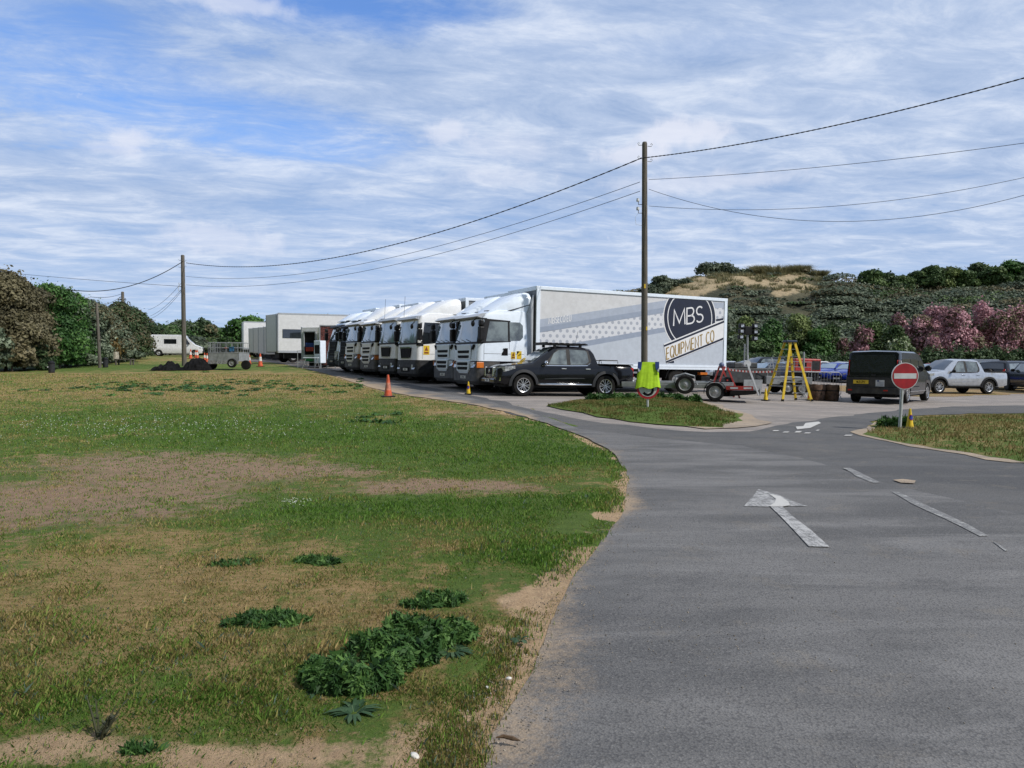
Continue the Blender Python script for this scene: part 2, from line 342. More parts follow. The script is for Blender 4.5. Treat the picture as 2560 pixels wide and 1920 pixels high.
def ground_nodes(T, obj, lush, wear, sand, dry):
    """grass / straw / bare soil / sand mix shared by the field and the verges; all four inputs are 0..1 sockets"""
    a = T.noise(obj, .55, 5, .6); b = T.noise(obj, 2.2, 8, .72); c = T.noise(obj, 9., 8, .78); e = T.noise(obj, 60., 4, .7)
    st = T.noise(T.n('ShaderNodeMapping', {0: obj, 3: (7, 26, 10)}).outputs[0], 1., 5, .7)
    g = T.mix(T.sstep(c, .34, .66), (.092, .150, .030), (.055, .098, .018))
    g = T.mix(T.m('MULTIPLY', T.sstep(e, .45, .7), .55), g, (.16, .185, .045))
    straw = T.mix(T.sstep(st, .35, .68), (.34, .235, .115), (.20, .155, .058))
    mixf = T.m('ADD', T.m('ADD', T.m('MULTIPLY', T.m('SUBTRACT', a, .5), 1.1), T.m('MULTIPLY', T.m('SUBTRACT', b, .5), 1.2)), T.m('ADD', T.m('MULTIPLY', T.m('SUBTRACT', c, .5), 1.1), .47))
    sf = T.sstep(T.m('SUBTRACT', T.m('ADD', mixf, T.m('MULTIPLY', dry, .30)), T.m('MULTIPLY', lush, .30)), .40, .72)
    col = T.mix(sf, g, straw)
    soil = T.mix(T.sstep(c, .3, .7), (.33, .225, .15), (.20, .14, .095)); soil = T.mix(T.m('MULTIPLY', T.sstep(e, .5, .75), .5), soil, (.42, .31, .22))
    wf = T.sstep(T.m('ADD', wear, T.m('MULTIPLY', T.m('SUBTRACT', T.m('ADD', T.m('MULTIPLY', b, .6), T.m('MULTIPLY', c, .4)), .5), 2.3)), .38, .84)
    col = T.mix(wf, col, soil)
    sn = T.mix(T.sstep(c, .3, .7), (.50, .36, .225), (.36, .25, .155)); sn = T.mix(T.m('MULTIPLY', T.sstep(e, .55, .75), .6), sn, (.13, .10, .065))
    df = T.sstep(T.m('ADD', sand, T.m('MULTIPLY', T.m('SUBTRACT', T.m('ADD', T.m('MULTIPLY', b, .5), T.m('MULTIPLY', c, .5)), .5), 1.6)), .40, .62)
    return T.mix(df, col, sn), T.m('ADD', T.m('MULTIPLY', c, .6), T.m('MULTIPLY', e, .4))
def grass_material(name, consts=None):
    m_ = bpy.data.materials.new(name); m_.use_nodes = True; T = NT(m_.node_tree); b = m_.node_tree.nodes['Principled BSDF']
    obj = T.n('ShaderNodeTexCoord').outputs['Object']
    if consts is None:
        s_ = [T.n('ShaderNodeAttribute', attribute_name=k).outputs['Fac'] for k in ('lush', 'wear', 'sand', 'dry')]
    else: s_ = [T.m('ADD', v, 0.) for v in consts]
    c, bn = ground_nodes(T, obj, *s_); T.t.links.new(c, b.inputs['Base Color']); b.inputs['Roughness'].default_value = .95; b.inputs['Specular IOR Level'].default_value = .15
    T.t.links.new(T.n('ShaderNodeBump', {'Height': bn, 'Strength': 1., 'Distance': .06}).outputs[0], b.inputs['Normal']); return m_
def asphalt(name, c1, c2, fleck, sc=1., sandy=False):
    m_ = bpy.data.materials.new(name); m_.use_nodes = True; T = NT(m_.node_tree); b = m_.node_tree.nodes['Principled BSDF']
    obj = T.n('ShaderNodeTexCoord').outputs['Object']
    big = T.noise(obj, .35 * sc, 5, .6, .6); mid = T.noise(T.n('ShaderNodeMapping', {0: obj, 2: (0, 0, R(25)), 3: (.5, 1.6, 1)}).outputs[0], 1.1, 6, .6)
    fine = T.noise(obj, 55, 5, .75); gr = T.n('ShaderNodeTexVoronoi', {'Vector': obj, 'Scale': 85.}).outputs['Distance']
    c = T.mix(T.sstep(T.m('ADD', T.m('MULTIPLY', big, .5), T.m('MULTIPLY', mid, .5)), .42, .58), c1, c2)
    st_ = T.noise(T.n('ShaderNodeMapping', {0: obj, 2: (0, 0, R(-12)), 3: (.35, 1.5, 1)}).outputs[0], .9, 7, .68, .8); c = T.mix(T.m('MULTIPLY', T.sstep(st_, .47, .66), .6), c, tuple(v * 1.5 for v in c1)); c = T.mix(T.m('MULTIPLY', T.sstep(T.noise(obj, 5.5, 8, .8, 1.2), .56, .66), .45), c, tuple(v * .62 for v in c1)); c = T.mix(T.m('MULTIPLY', T.sstep(T.noise(obj, 2.1, 8, .75, .5), .54, .68), .30), c, (.21, .18, .14))
    c = T.mix(T.m('MULTIPLY', T.sstep(fine, .50, .72), .75), c, fleck); c = T.mix(T.m('MULTIPLY', T.sstep(gr, .5, .8), .5), c, (.035, .035, .04))
    if sandy:
        sd = T.n('ShaderNodeAttribute', attribute_name='sand').outputs['Fac']
        nn = T.m('ADD', T.m('MULTIPLY', T.noise(obj, 1.6, 7, .7), .6), T.m('MULTIPLY', T.noise(obj, 30, 4, .7), .4))
        c = T.mix(T.m('MULTIPLY', T.sstep(T.m('ADD', sd, T.m('MULTIPLY', T.m('SUBTRACT', nn, .5), 1.5)), .42, 1.0), .85), c, (.36, .27, .18))
    T.t.links.new(c, b.inputs['Base Color']); b.inputs['Roughness'].default_value = .88; b.inputs['Specular IOR Level'].default_value = .3
    T.t.links.new(T.n('ShaderNodeBump', {'Height': T.m('ADD', fine, gr), 'Strength': .45, 'Distance': .008}).outputs[0], b.inputs['Normal']); return m_

# ------------------------------------------------------------------ the field: one sheet to the horizon
ang = np.concatenate([np.arange(-180, -44, 4), np.arange(-44, 44, .28), np.arange(44, 180, 4)]); rad = np.exp(np.arange(math.log(.6), math.log(900), .017))
rad = rad[(rad < 130) | (np.arange(len(rad)) % 6 == 0)]
A_, R_ = np.meshgrid(np.radians(ang), rad); gx = (np.sin(A_) * R_).ravel(); gy = (np.cos(A_) * R_).ravel()
def gauss(x, y, cx, cy, rx, ry, rot=0): 
    c, s_ = math.cos(rot), math.sin(rot); dx, dy = x - cx, y - cy; u = (dx * c + dy * s_) / rx; v = (-dx * s_ + dy * c) / ry; return np.exp(-(u * u + v * v) ** 1.3)
def edge_dist(x, y):
    out = np.empty(len(x)); E_ = LE[LE[:, 1] < 40]
    for i in range(0, len(x), 20000): out[i:i + 20000] = np.sqrt((x[i:i + 20000, None] - E_[None, :, 0]) ** 2 + (y[i:i + 20000, None] - E_[None, :, 1]) ** 2).min(1)
    return out
def field_attrs(x, y):
    e = edge_dist(x, y); e = np.maximum(0, e + .10 * np.sin(x * 3.1 + y * 2.3) * np.sin(y * 5.7) + np.array([noise.noise((a * 1.7, b * 1.7, 6)) * .28 + noise.noise((a * 6, b * 6, 6)) * .10 if q < 1.2 else 0 for a, b, q in zip(x, y, e)]))
    wear = .85 * gauss(x, y, -4.6, 8.3, 2.2, 2.1) + .75 * gauss(x, y, -5.2, 11.6, 2.9, 1.5) + .55 * gauss(x, y, -2.9, 10.4, 1.9, .8) + 1.0 * gauss(x, y, -.7, 9.15, 1.35, .72) + .6 * gauss(x, y, -.9, 19.2, 1.6, 1.3) + .35 * gauss(x, y, 1, 22, 2, 1.5)
    wear += .35 * gauss(x, y, -1.1, 4.7, .9, .5) + .25 * gauss(x, y, -8, 9, 3, 3)
    sand = .62 * gauss(x, y, -1.85, 2.92, .6, .20) + .6 * gauss(x, y, -1.05, 2.85, .35, .18) + .55 * gauss(x, y, -.45, 2.95, .4, .35) + .42 * gauss(x, y, -.1, 3.9, .35, .5)
    wdt = np.where(y < 6, .24, .15) + .05 * np.maximum(0, y - 12) / 10; sand += 1.05 * np.exp(-(e / wdt) ** 2)
    lush = 1.0 * gauss(x, y, -.9, 7.6, 2.4, .85) + .9 * gauss(x, y, -2.5, 14.6, 6, 3.6) + .8 * gauss(x, y, .4, 11.9, 1.5, 1.6) + .5 * gauss(x, y, .1, 6.2, .9, 1.2) + .5 * gauss(x, y, -9, 18, 5, 3)
    dry = .8 * gauss(x, y, -10, 30, 17, 7) + .75 * gauss(x, y, -16, 40, 16, 5) + .6 * gauss(x, y, -2.5, 4.3, 3.2, 1.6) + .45 * gauss(x, y, -3.5, 5.6, 3, .8) + .5 * gauss(x, y, -1, 20, 2, 2.5) + .6 * gauss(x, y, -27, 73, 9, 9) - .8 * gauss(x, y, -30, 52, 14, 5)
    return np.clip(lush, 0, 1), np.clip(wear, 0, 1.1), np.clip(sand, 0, 1.1), np.clip(dry, -.8, 1)
gz = hgt(gx, gy)
lu, we, sa, dr = field_attrs(gx, gy)
near = np.exp(-(np.hypot(gx, gy) / 22) ** 2); ed = edge_dist(gx, gy)
inside = (ed > .25) & (gx < np.interp(gy, LE[:60, 1], LE[:60, 0], left=2.5, right=3))
bump = np.array([noise.noise((x * .9, y * .9, 0)) * .05 + noise.noise((x * 3, y * 3, 4)) * .018 if k else 0 for x, y, k in zip(gx, gy, inside & (near > .02))])
gz += (bump - .02 * np.clip(we, 0, 1)) * near * np.clip((ed - .25) / .6, 0, 1) * inside
UP = {tuple(p) for p in upper}
for pl in (lot_out, road_out):
    k_ = inpoly(gx, gy, pl); d_ = pdist(gx[k_], gy[k_], pl, UP); gz[k_] -= np.clip((d_ - .32 - .2 * (gy[k_] > 13)) / .5, 0, 1) * .14
gz += .03 * np.clip(ed / .4, 0, 1) * inside * np.exp(-gy / 30)
nr, na = len(rad), len(ang); i, j = np.meshgrid(np.arange(nr - 1), np.arange(na), indexing='ij'); j2 = (j + 1) % na
FQ = np.stack([i * na + j, i * na + j2, (i + 1) * na + j2, (i + 1) * na + j], -1).reshape(-1, 4)[:, ::-1]

gm = npmesh(np.stack([gx, gy, gz], 1), FQ, dict(lush=lu, wear=we, sand=sa, dry=dr))
ground = link('ground', gm, grass_material('field_grass'), smooth=60); ground['kind'] = 'structure'


for pl, dep in ((lot_out, .12), (road_out, .12)):
    pass
gravel = asphalt('lot_gravel', (.27, .238, .215), (.195, .178, .168), (.38, .35, .32), 1.2)
sheet('car_park', lot_out, .004, gravel, cell=1.4, jit=.06, seed=1)
exit_m = asphalt('coarse_asphalt', (.072, .073, .076), (.105, .103, .102), (.19, .185, .18), 1.)
sheet('road', [(p[0] + (.6 * max(0, min(1, (16 - p[1]) / 5)) if i < len(left_edge) else 0), p[1]) for i, p in enumerate(road_out)], .014, exit_m, cell=1.2, jit=.035, seed=2)
lane_m = asphalt('road_asphalt', (.140, .138, .138), (.090, .090, .092), (.22, .215, .21), .9, True)
lane, _ = sheet('lane', lane_out, .022, lane_m, cell=.9, jit=.02, seed=3)
lv = np.empty(len(lane.data.vertices) * 3); lane.data.vertices.foreach_get('co', lv); lv = lv.reshape(-1, 3)
le = edge_dist(lv[:, 0], lv[:, 1]); lv[:, 2] -= .018 * np.clip(1 - le / .35, 0, 1) * (lv[:, 1] < 11.5); lane.data.vertices.foreach_set('co', lv.ravel()); ls = .60 * np.exp(-(le / np.where(lv[:, 1] < 5, .36, .24)) ** 2) + .22 * gauss(lv[:, 0], lv[:, 1], .9, 4.1, .8, .45) + .40 * gauss(lv[:, 0], lv[:, 1], 1.25, 8.1, .5, .5) + .22 * gauss(lv[:, 0], lv[:, 1], .25, 3.2, .5, .5)
ls += .35 * (lv[:, 1] > 18) + .15 * (lv[:, 1] > 26)
a_ = lane.data.attributes.new('sand', 'FLOAT', 'POINT'); a_.data.foreach_set('value', ls.astype(np.float32))
vm = grass_material('verge_grass', (.55, .10, .0, .15)); vm2 = grass_material('right_verge_grass', (.30, .30, .10, .35)); vdry = grass_material('dry_grass', (0., .55, .1, 1.))
sandm = asphalt('sandy_gravel', (.33, .26, .19), (.26, .215, .17), (.42, .36, .29), 1.5)
def grow(pts, f, dx=0, dy=0):
    c = sum((Vector(p) for p in pts), Vector((0, 0))) / len(pts); return [tuple(c + (Vector(p) - c) * f + Vector((dx, dy))) for p in pts]
sheet('verge_rim', grow(centre_verge, 1.045, .40, 0), .024, sandm, jit=.09, seed=4)
sheet('verge', centre_verge, .026, vm, dome=.10, cell=.6, jit=.06, seed=5)
sheet('verge_rim', grow(right_verge, 1.015, -.16, -.01), .024, sandm, jit=.05, seed=6)
sheet('verge', right_verge, .026, vm2, dome=.08, cell=.8, jit=.05, seed=7)
sheet('dry_grass_strip', dry_strip, .012, vdry, jit=.10, seed=8, cell=1.2)
# pot hole patch beside the dashes
sheet('sandy_patch', G((1925, 1041), (1950, 1039), (1978, 1043), (1972, 1049), (1942, 1047)), .028, sandm, jit=.015, cell=.3)
# ------------------------------------------------------------------ painted road marks (worn)
def worn(name, wear_amt, base):
    m_ = bpy.data.materials.new(name); m_.use_nodes = True; T = NT(m_.node_tree); b = m_.node_tree.nodes['Principled BSDF']
    obj = T.n('ShaderNodeTexCoord').outputs['Object']; n_ = T.m('ADD', T.m('MULTIPLY', T.noise(obj, 9, 7, .75), .5), T.m('MULTIPLY', T.noise(obj, 60, 5, .8), .5))
    gr = T.noise(T.n('ShaderNodeMapping', {0: obj, 2: (0, 0, R(20)), 3: (40, 3, 1)}).outputs[0], 1, 3, .6)
    n_ = T.m('ADD', T.m('MULTIPLY', n_, .8), T.m('MULTIPLY', gr, .2))
    k = T.sstep(n_, wear_amt - .05, wear_amt + .05)
    T.t.links.new(T.mix(k, (.13, .13, .132), base), b.inputs['Base Color']); b.inputs['Roughness'].default_value = .8; return m_
mk1 = worn('worn_road_paint', .49, (.38, .38, .38)); mk2 = worn('very_worn_road_paint', .505, (.36, .36, .36)); mk3 = worn('fresh_road_paint', .42, (.44, .435, .42)); mk4 = worn('faded_dash_paint', .535, (.36, .36, .35))
sheet('arrow_head_marking', G((1638, 1061), (1607, 1099), (1660, 1100), (1700, 1099), (1745, 1099), (1712, 1088), (1680, 1073)), .028, mk2, jit=.004, cell=.3)
sheet('arrow_shaft_marking', G((1664, 1100), (1690, 1101), (1717, 1125), (1750, 1150), (1793, 1189), (1748, 1188), (1722, 1160), (1690, 1125)), .031, mk1, jit=.004, cell=.3)
sheet('arrow_curve_marking', G((1660, 1072), (1685, 1078), (1703, 1090), (1706, 1098), (1690, 1101), (1660, 1100), (1672, 1093), (1676, 1084)), .034, mk3, jit=.003, cell=.3)
sheet('lane_dash', G((1823, 1015), (1836, 1014), (1866, 1030), (1900, 1047), (1885, 1048), (1850, 1033)), .028, mk4, jit=.01, cell=.4)
sheet('lane_dash', G((1928, 1068), (1942, 1068), (1985, 1088), (2050, 1119), (2132, 1163), (2116, 1165), (2040, 1127), (1970, 1093)), .028, mk4, jit=.01, cell=.4)
sheet('lane_dash', G((2145, 1177), (2150, 1177), (2178, 1196), (2172, 1197)), .028, mk4, jit=.006, cell=.4)
sheet('arrow_marking', G((1740, 916), (1768, 913), (1772, 916), (1750, 927), (1722, 930), (1718, 924), (1735, 923)), .028, mk3, jit=.004, cell=.4)
for a, b, c, d in ((1690, 937, 1702, 935), (1716, 937, 1728, 934), (1736, 939, 1748, 937), (1668, 934, 1680, 932), (1822, 944, 1838, 942), (1762, 933, 1768, 931)):
    sheet('give_way_dash', G((a, b), (c, b), (c + 4, d), (a + 4, d)), .029, mk3, jit=.003, cell=.4)

# loose grit along the road edge and spilled on the asphalt
rng = np.random.default_rng(31); C_ = []
for k in range(900):
    i = rng.integers(2, 58); p = LE[i] + (LE[i + 1] - LE[i]) * rng.random(); C_.append((p[0] + rng.normal(.02, .16), p[1] + rng.normal(0, .05), rng.uniform(.0025, .007)))
for cx, cy, rx, ry, n in ((.95, 8.2, .35, .35, 320), (.9, 4.2, .6, .4, 160), (2.2, 5.5, 2.0, 2.2, 260), (-.9, 4.6, .5, .4, 60), (-1.6, 3.1, .6, .3, 120)):
    for k in range(n): C_.append((rng.normal(cx, rx), rng.normal(cy, ry), rng.uniform(.002, .006)))
C_ = np.array(C_); zz = hgt(C_[:, 0], C_[:, 1]) + .024; nC = len(C_); o6 = np.array([(1, 0, 0), (0, 1, 0), (-1, 0, 0), (0, -1, 0), (0, 0, 1), (0, 0, -.6)]) ; V = (np.stack([C_[:, 0], C_[:, 1], zz], 1)[:, None] + o6[None] * C_[:, 2][:, None, None] * rng.uniform(.6, 1.3, (nC, 6, 1))).reshape(-1, 3)
f8 = np.array([(0, 1, 4), (1, 2, 4), (2, 3, 4), (3, 0, 4), (1, 0, 5), (2, 1, 5), (3, 2, 5), (0, 3, 5)]); Fg = (np.arange(nC)[:, None, None] * 6 + f8[None]).reshape(-1, 3)
o = link('loose_gravel', npmesh(V, Fg), mat('grit', (.30, .26, .21), .9, nz=.4, scale=3)); o['kind'] = 'stuff'
# ------------------------------------------------------------------ foliage
def leafmat(name, c_dark, c_mid, c_light, rough=.6):
    m_ = bpy.data.materials.new(name); m_.use_nodes = True; T = NT(m_.node_tree); b = m_.node_tree.nodes['Principled BSDF']
    t = T.n('ShaderNodeAttribute', attribute_name='tint').outputs['Fac']
    c = T.ramp(t, [(0, c_dark), (.5, c_mid), (1, c_light)]); T.t.links.new(c, b.inputs['Base Color']); b.inputs['Roughness'].default_value = rough; b.inputs['Specular IOR Level'].default_value = .25
    tr = T.n('ShaderNodeBsdfTranslucent', {0: c}); mx = T.n('ShaderNodeMixShader', {0: .22, 1: b.outputs[0], 2: tr.outputs[0]})
    T.t.links.new(mx.outputs[0], m_.node_tree.nodes['Material Output'].inputs[0]); return m_
def leaves(lobes, n, size, rng, flat=.0, inner=.72, elong=1.6, tvar=.35, top=False):
    L = np.array(lobes, float); area = (L[:, 3] * L[:, 4] + L[:, 3] * L[:, 5] + L[:, 4] * L[:, 5]); k = rng.choice(len(L), n, p=area / area.sum())
    d = rng.normal(size=(n, 3)); d /= np.linalg.norm(d, axis=1)[:, None]; d[:, 2] = np.where(d[:, 2] < (.0 if top else -.35), -d[:, 2], d[:, 2])
    r = rng.uniform(inner, 1.06, n) ; far = rng.random(n) < .11; r[far] *= rng.uniform(1.03, 1.38, far.sum())
    c = L[k, :3] + d * L[k, 3:6] * r[:, None]
    nn = d / L[k, 3:6]; nn /= np.linalg.norm(nn, axis=1)[:, None]; nn = nn * .9 + rng.normal(size=(n, 3)) * .55; nn[:, 2] += flat; nn /= np.linalg.norm(nn, axis=1)[:, None]
    a = np.cross(nn, rng.normal(size=(n, 3))); a /= np.linalg.norm(a, axis=1)[:, None]; b = np.cross(nn, a)
    s = size * rng.uniform(.6, 1.35, n)[:, None]; a = a * s * elong * .5; b = b * s * .5
    V = np.stack([c - a, c - b * .9, c + a, c + b * .9], 1).reshape(-1, 3); Fq = np.arange(4 * n).reshape(-1, 4)
    lt = rng.uniform(-tvar, tvar, len(L)); t = np.clip(.45 + lt[k] + rng.normal(size=n) * .17, 0, 1)
    return V, Fq, np.repeat(t, 4)
LM = dict(
    olive=leafmat('olive_brown_leaves', (.060, .058, .032), (.135, .122, .068), (.22, .19, .11)),
    brown=leafmat('russet_twigs', (.075, .072, .042), (.145, .130, .075), (.22, .20, .115)),
    green=leafmat('fresh_green_leaves', (.025, .065, .018), (.055, .135, .032), (.105, .21, .05)),
    grey=leafmat('grey_green_leaves', (.06, .085, .055), (.13, .17, .11), (.25, .30, .21)),
    dark=leafmat('dark_green_leaves', (.028, .052, .022), (.058, .098, .042), (.105, .155, .065)),
    scrub=leafmat('scrub_leaves', (.050, .072, .052), (.105, .135, .092), (.18, .215, .15)),  # extra blue paints distance haze into the leaf colours
    mid=leafmat('mid_green_leaves', (.035, .065, .022), (.072, .125, .042), (.13, .19, .065)),
    yg=leafmat('yellow_green_leaves', (.055, .085, .03), (.115, .16, .05), (.20, .25, .09)),
    pale=leafmat('pale_blossom', (.08, .13, .06), (.30, .37, .23), (.60, .65, .48)),
    pink=leafmat('pink_blossom', (.19, .095, .11), (.46, .25, .29), (.70, .43, .48)),
    marram=leafmat('marram_blades', (.11, .12, .06), (.22, .21, .11), (.34, .30, .17)),
    weed=leafmat('weed_leaves', (.017, .050, .012), (.044, .108, .026), (.11, .21, .05)),
    plantain=leafmat('plantain_leaves', (.016, .042, .018), (.036, .08, .036), (.08, .13, .065)),
    gorse=leafmat('golden_leaves', (.10, .07, .025), (.19, .13, .04), (.27, .19, .06)))
def trunk_mesh(h, r, spread, rng, nl=4, lean=(0, 0)):
    m = MB(); top = Vector((lean[0], lean[1], h * .8)); pts = [Vector((0, 0, -.2)), Vector((lean[0] * .2, lean[1] * .3, h * .25)), Vector((lean[0] * .6, lean[1] * .6, h * .5)), top]
    m.tube(pts, [r, r * .8, r * .55, r * .2], 7)
    for i in range(nl):
        a = rng.uniform(0, 6.28); t = rng.uniform(.2, .6); b = Vector((lean[0] * t, lean[1] * t, h * t)); e = b + Vector((math.cos(a) * spread * .75, math.sin(a) * spread * .75, h * rng.uniform(.2, .45)))
        m.tube([b, b.lerp(e, .5) + Vector((0, 0, h * .04)), e], [r * .5, r * .32, r * .1], 6)
    return m
def tree(name, x, y, h, rx, ry, kind, n, label, group, cat='tree', leaf=.2, base=None, lobes_n=16, low=.12, kind2=None, trunkr=.12, z=None):
    rng = np.random.default_rng(int(abs(x * 97 + y * 31)) + 5); z = h1(x, y) if z is None else z
    t = thing(name, label, cat, group, (x, y, z)); lb = []
    for i in range(lobes_n):
        a = rng.uniform(0, 6.28); q = rng.random() ** .5 * .72; hh = rng.uniform(low, .80); w = 1 - .55 * max(0, hh - .35) / .5
        s = rng.uniform(.26, .44)
        lb.append((math.cos(a) * q * rx * w, math.sin(a) * q * ry * w, h * hh, rx * s, ry * s, h * rng.uniform(.13, .21)))
    lb.append((0, 0, h * .78, rx * .4, ry * .4, h * .2)); lb.append((0, 0, h * .4, rx * .6, ry * .6, h * .34))
    V, Fq, tt = leaves(lb, n, leaf, rng); V[:, 2] = np.maximum(V[:, 2], .02)
    cr = link('crown', npmesh(V, Fq, dict(tint=tt)), LM[kind], t)
    if kind2:
        sel = [l for l in lb if rng.random() < .45]
        V, Fq, tt = leaves(sel or lb[:2], n // 3, leaf, rng, inner=.9); V[:, 2] = np.maximum(V[:, 2], .02); link('pale_foliage' if kind2 == 'grey' else 'blossom' if kind2 in ('pink', 'pale') else 'dry_foliage', npmesh(V, Fq, dict(tint=tt)), LM[kind2], t)
    trunk_mesh(h, trunkr, rx, rng).build('trunk', bark, t, smooth=50); return t

# tree line on the left, near to far
TL = [  # px of centre, distance, top y, half width m, kinds, label
    (-95, 46, 640, 3.6, 'olive', 'brown', 'olive brown tree cut by the left edge of the photo'),
    (14, 47, 672, 3.0, 'brown', 'olive', 'tall russet brown tree at the left end of the tree line'),
    (60, 49, 700, 2.5, 'olive', 'grey', 'olive brown bushy tree behind the litter bin on the left'),
    (118, 51, 705, 2.9, 'green', None, 'bright fresh green tree right of the brown trees on the left'),
    (165, 54, 722, 2.5, 'green', 'grey', 'fresh green tree with pale leaf tips just left of the thin leaning pole'),
    (212, 57, 742, 2.4, 'grey', 'brown', 'silvery grey green tree behind the thin leaning pole'),
    (268, 61, 778, 2.2, 'grey', 'brown', 'grey green tree with rusty twigs right of the thin leaning pole'),
    (300, 66, 752, 2.3, 'dark', 'olive', 'dark pine like tree beside the far short utility pole'),
    (334, 70, 768, 2.5, 'dark', 'brown', 'dark spreading tree between the far short pole and the white van'),
    (352, 92, 790, 2.6, 'olive', 'brown', 'brown leafless looking tree left of the white van')]
for i, (px, Y, ty, rx, k1, k2, lab) in enumerate(TL):
    x = at(px, Y); z = h1(x, Y); h = 1.6 + (898 - ty) / F * Y - z
    tree('tree', x, Y, h, rx, rx, k1, 19000 if Y < 60 else 13000, lab, 'trees of the left tree line', leaf=.14, kind2=k2, lobes_n=24, low=.1)
# low bushes at the foot of the line
for i, (px, Y, ty, rx, k1, lab) in enumerate([(-20, 44.5, 812, 1.7, 'grey', 'pale grey green bush at the foot of the left brown trees'), (30, 45.5, 790, 1.6, 'olive', 'olive bush at the foot of the tree line left of the litter bin'),
        (95, 47.5, 850, 1.3, 'dark', 'dark low bush beside the litter bin'), (150, 50, 815, 1.6, 'green', 'bright green low bush right of the litter bin'), (193, 53, 832, 1.5, 'grey', 'grey low bush left of the thin leaning pole foot'),
        (232, 55, 850, 1.2, 'dark', 'dark low bush behind the thin leaning pole foot'), (276, 59, 835, 1.4, 'gorse', 'golden brown low bush left of the wooden bench'), (316, 64, 850, 1.5, 'grey', 'grey low bush right above the wooden bench'),
        (350, 74, 835, 1.2, 'brown', 'russet low bush just left of the white van'), (388, 92, 805, 2.8, 'dark', 'dark rounded bush directly behind the white van rear')]):
    x = at(px, Y); z = h1(x, Y); h = 1.6 + (898 - ty) / F * Y - z
    tree('bush', x, Y, h, rx, rx, k1, 4000, lab, 'bushes at the foot of the left tree line', 'bush', leaf=.17, lobes_n=12, low=.08, trunkr=.06)
# trees behind the white van and the far lorries
for i, (px, Y, ty, rx, k1, k2, lab) in enumerate([(425, 104, 812, 4.0, 'green', 'dark', 'green rounded tree behind the white van'), (462, 108, 800, 4.2, 'mid', 'grey', 'mid green tree behind the second utility pole'),
        (508, 110, 797, 3.0, 'dark', 'brown', 'dark pointed tree above the mesh sided trailer'), (548, 114, 818, 4.5, 'dark', 'olive', 'dark low tree left of the row of white lorries'),
        (590, 118, 822, 4.0, 'mid', 'dark', 'mid green tree behind the farthest white lorry'), (628, 96, 788, 3.7, 'green', 'dark', 'dome shaped green tree rising above the far white lorries'),
        (405, 98, 822, 3.0, 'mid', None, 'low green bush behind the bonnet of the white van'), (490, 96, 842, 3.4, 'scrub', None, 'dark scrubby bush behind the traffic cones'), (537, 98, 846, 3.6, 'scrub', 'mid', 'dark scrubby bush behind the mesh sided trailer')]):
    x = at(px, Y); z = h1(x, Y); h = 1.6 + (898 - ty) / F * Y - z
    tree('tree', x, Y, h, rx, rx, k1, 6500, lab, 'trees behind the far lorries', leaf=.30, kind2=k2, lobes_n=16, low=.1)

# ------------------------------------------------------------------ the dune hill
def crest(px): return np.interp(px, [500, 640, 700, 760, 850, 1000, 1300, 1450, 1560, 1640, 1700, 1760, 1850, 1980, 2080, 2150, 2300, 2450, 2600, 3200], [880, 835, 808, 800, 806, 800, 790, 766, 742, 722, 704, 690, 686, 688, 702, 728, 732, 722, 716, 750])
def hill_h(x, y):
    Yc = 118.; px = 1280 + x / np.maximum(y, 50) * F; cz = 1.6 + (898 - crest(px)) / F * Yc
    foot = np.interp(px, [500, 900, 1500, 1700, 2600], [104, 98, 80, 77, 76]); t = np.clip((y - foot) / (Yc - foot), 0, 1); s = t * t * (3 - 2 * t)
    s = .45 * t + .55 * s; back = np.clip((y - Yc) / 60, 0, 1)
    return -1.2 + (cz + 1.2) * s * (1 - back * back * .8)
xs = np.arange(-70, 150, 1.3); ys = np.concatenate([np.arange(74, 124, .9), np.arange(124, 180, 4)]); X_, Y_ = np.meshgrid(xs, ys); hx, hy = X_.ravel(), Y_.ravel(); hz_ = hill_h(hx, hy)
hz_ += np.array([noise.noise((x * .12, y * .12, 2)) * .9 + noise.noise((x * .4, y * .4, 7)) * .3 for x, y in zip(hx, hy)]) * np.clip((hy - 78) / 10, 0, 1) 
pxh = 1280 + hx / hy * F; pyh = 898 - (hz_ - 1.6) / hy * F
SANDP = [(97, 117.5, 1.1)]
def sand_at(x, y):
    px = 1280 + x / y * F
    return np.clip(1.1 * gauss(px, y, 1865, 116, 165, 7.6) + 1.0 * gauss(px, y, 1725, 111, 80, 6.4) + .7 * gauss(px, y, 1960, 106, 40, 2.2) + .7 * gauss(px, y, 1650, 107, 30, 3) + .6 * gauss(px, y, 2020, 109, 60, 2) + .45 * gauss(px, y, 760, 114, 60, 4), 0, 1)
nx, ny = len(xs), len(ys); i, j = np.meshgrid(np.arange(ny - 1), np.arange(nx - 1), indexing='ij')
hm = npmesh(np.stack([hx, hy, hz_], 1), np.stack([i * nx + j, i * nx + j + 1, (i + 1) * nx + j + 1, (i + 1) * nx + j], -1).reshape(-1, 4), dict(sand=sand_at(hx, hy)))
m_ = bpy.data.materials.new('dune_surface'); m_.use_nodes = True; T = NT(m_.node_tree); b_ = m_.node_tree.nodes['Principled BSDF']; ob = T.n('ShaderNodeTexCoord').outputs['Object']
q1, q2 = T.noise(ob, .35, 6, .65), T.noise(ob, 1.6, 5, .65); sd = T.n('ShaderNodeAttribute', attribute_name='sand').outputs['Fac']
sc_ = T.mix(T.sstep(q2, .35, .65), (.37, .285, .18), (.27, .22, .13)); litter_shade = T.mix(T.sstep(q1, .35, .65), (.028, .032, .017), (.075, .070, .038))  # dark litter tone also paints the shade between the canopies
kk = T.sstep(T.m('ADD', sd, T.m('MULTIPLY', T.m('SUBTRACT', T.m('ADD', T.m('MULTIPLY', q1, .5), T.m('MULTIPLY', q2, .5)), .5), 1.5)), (.40), .60)
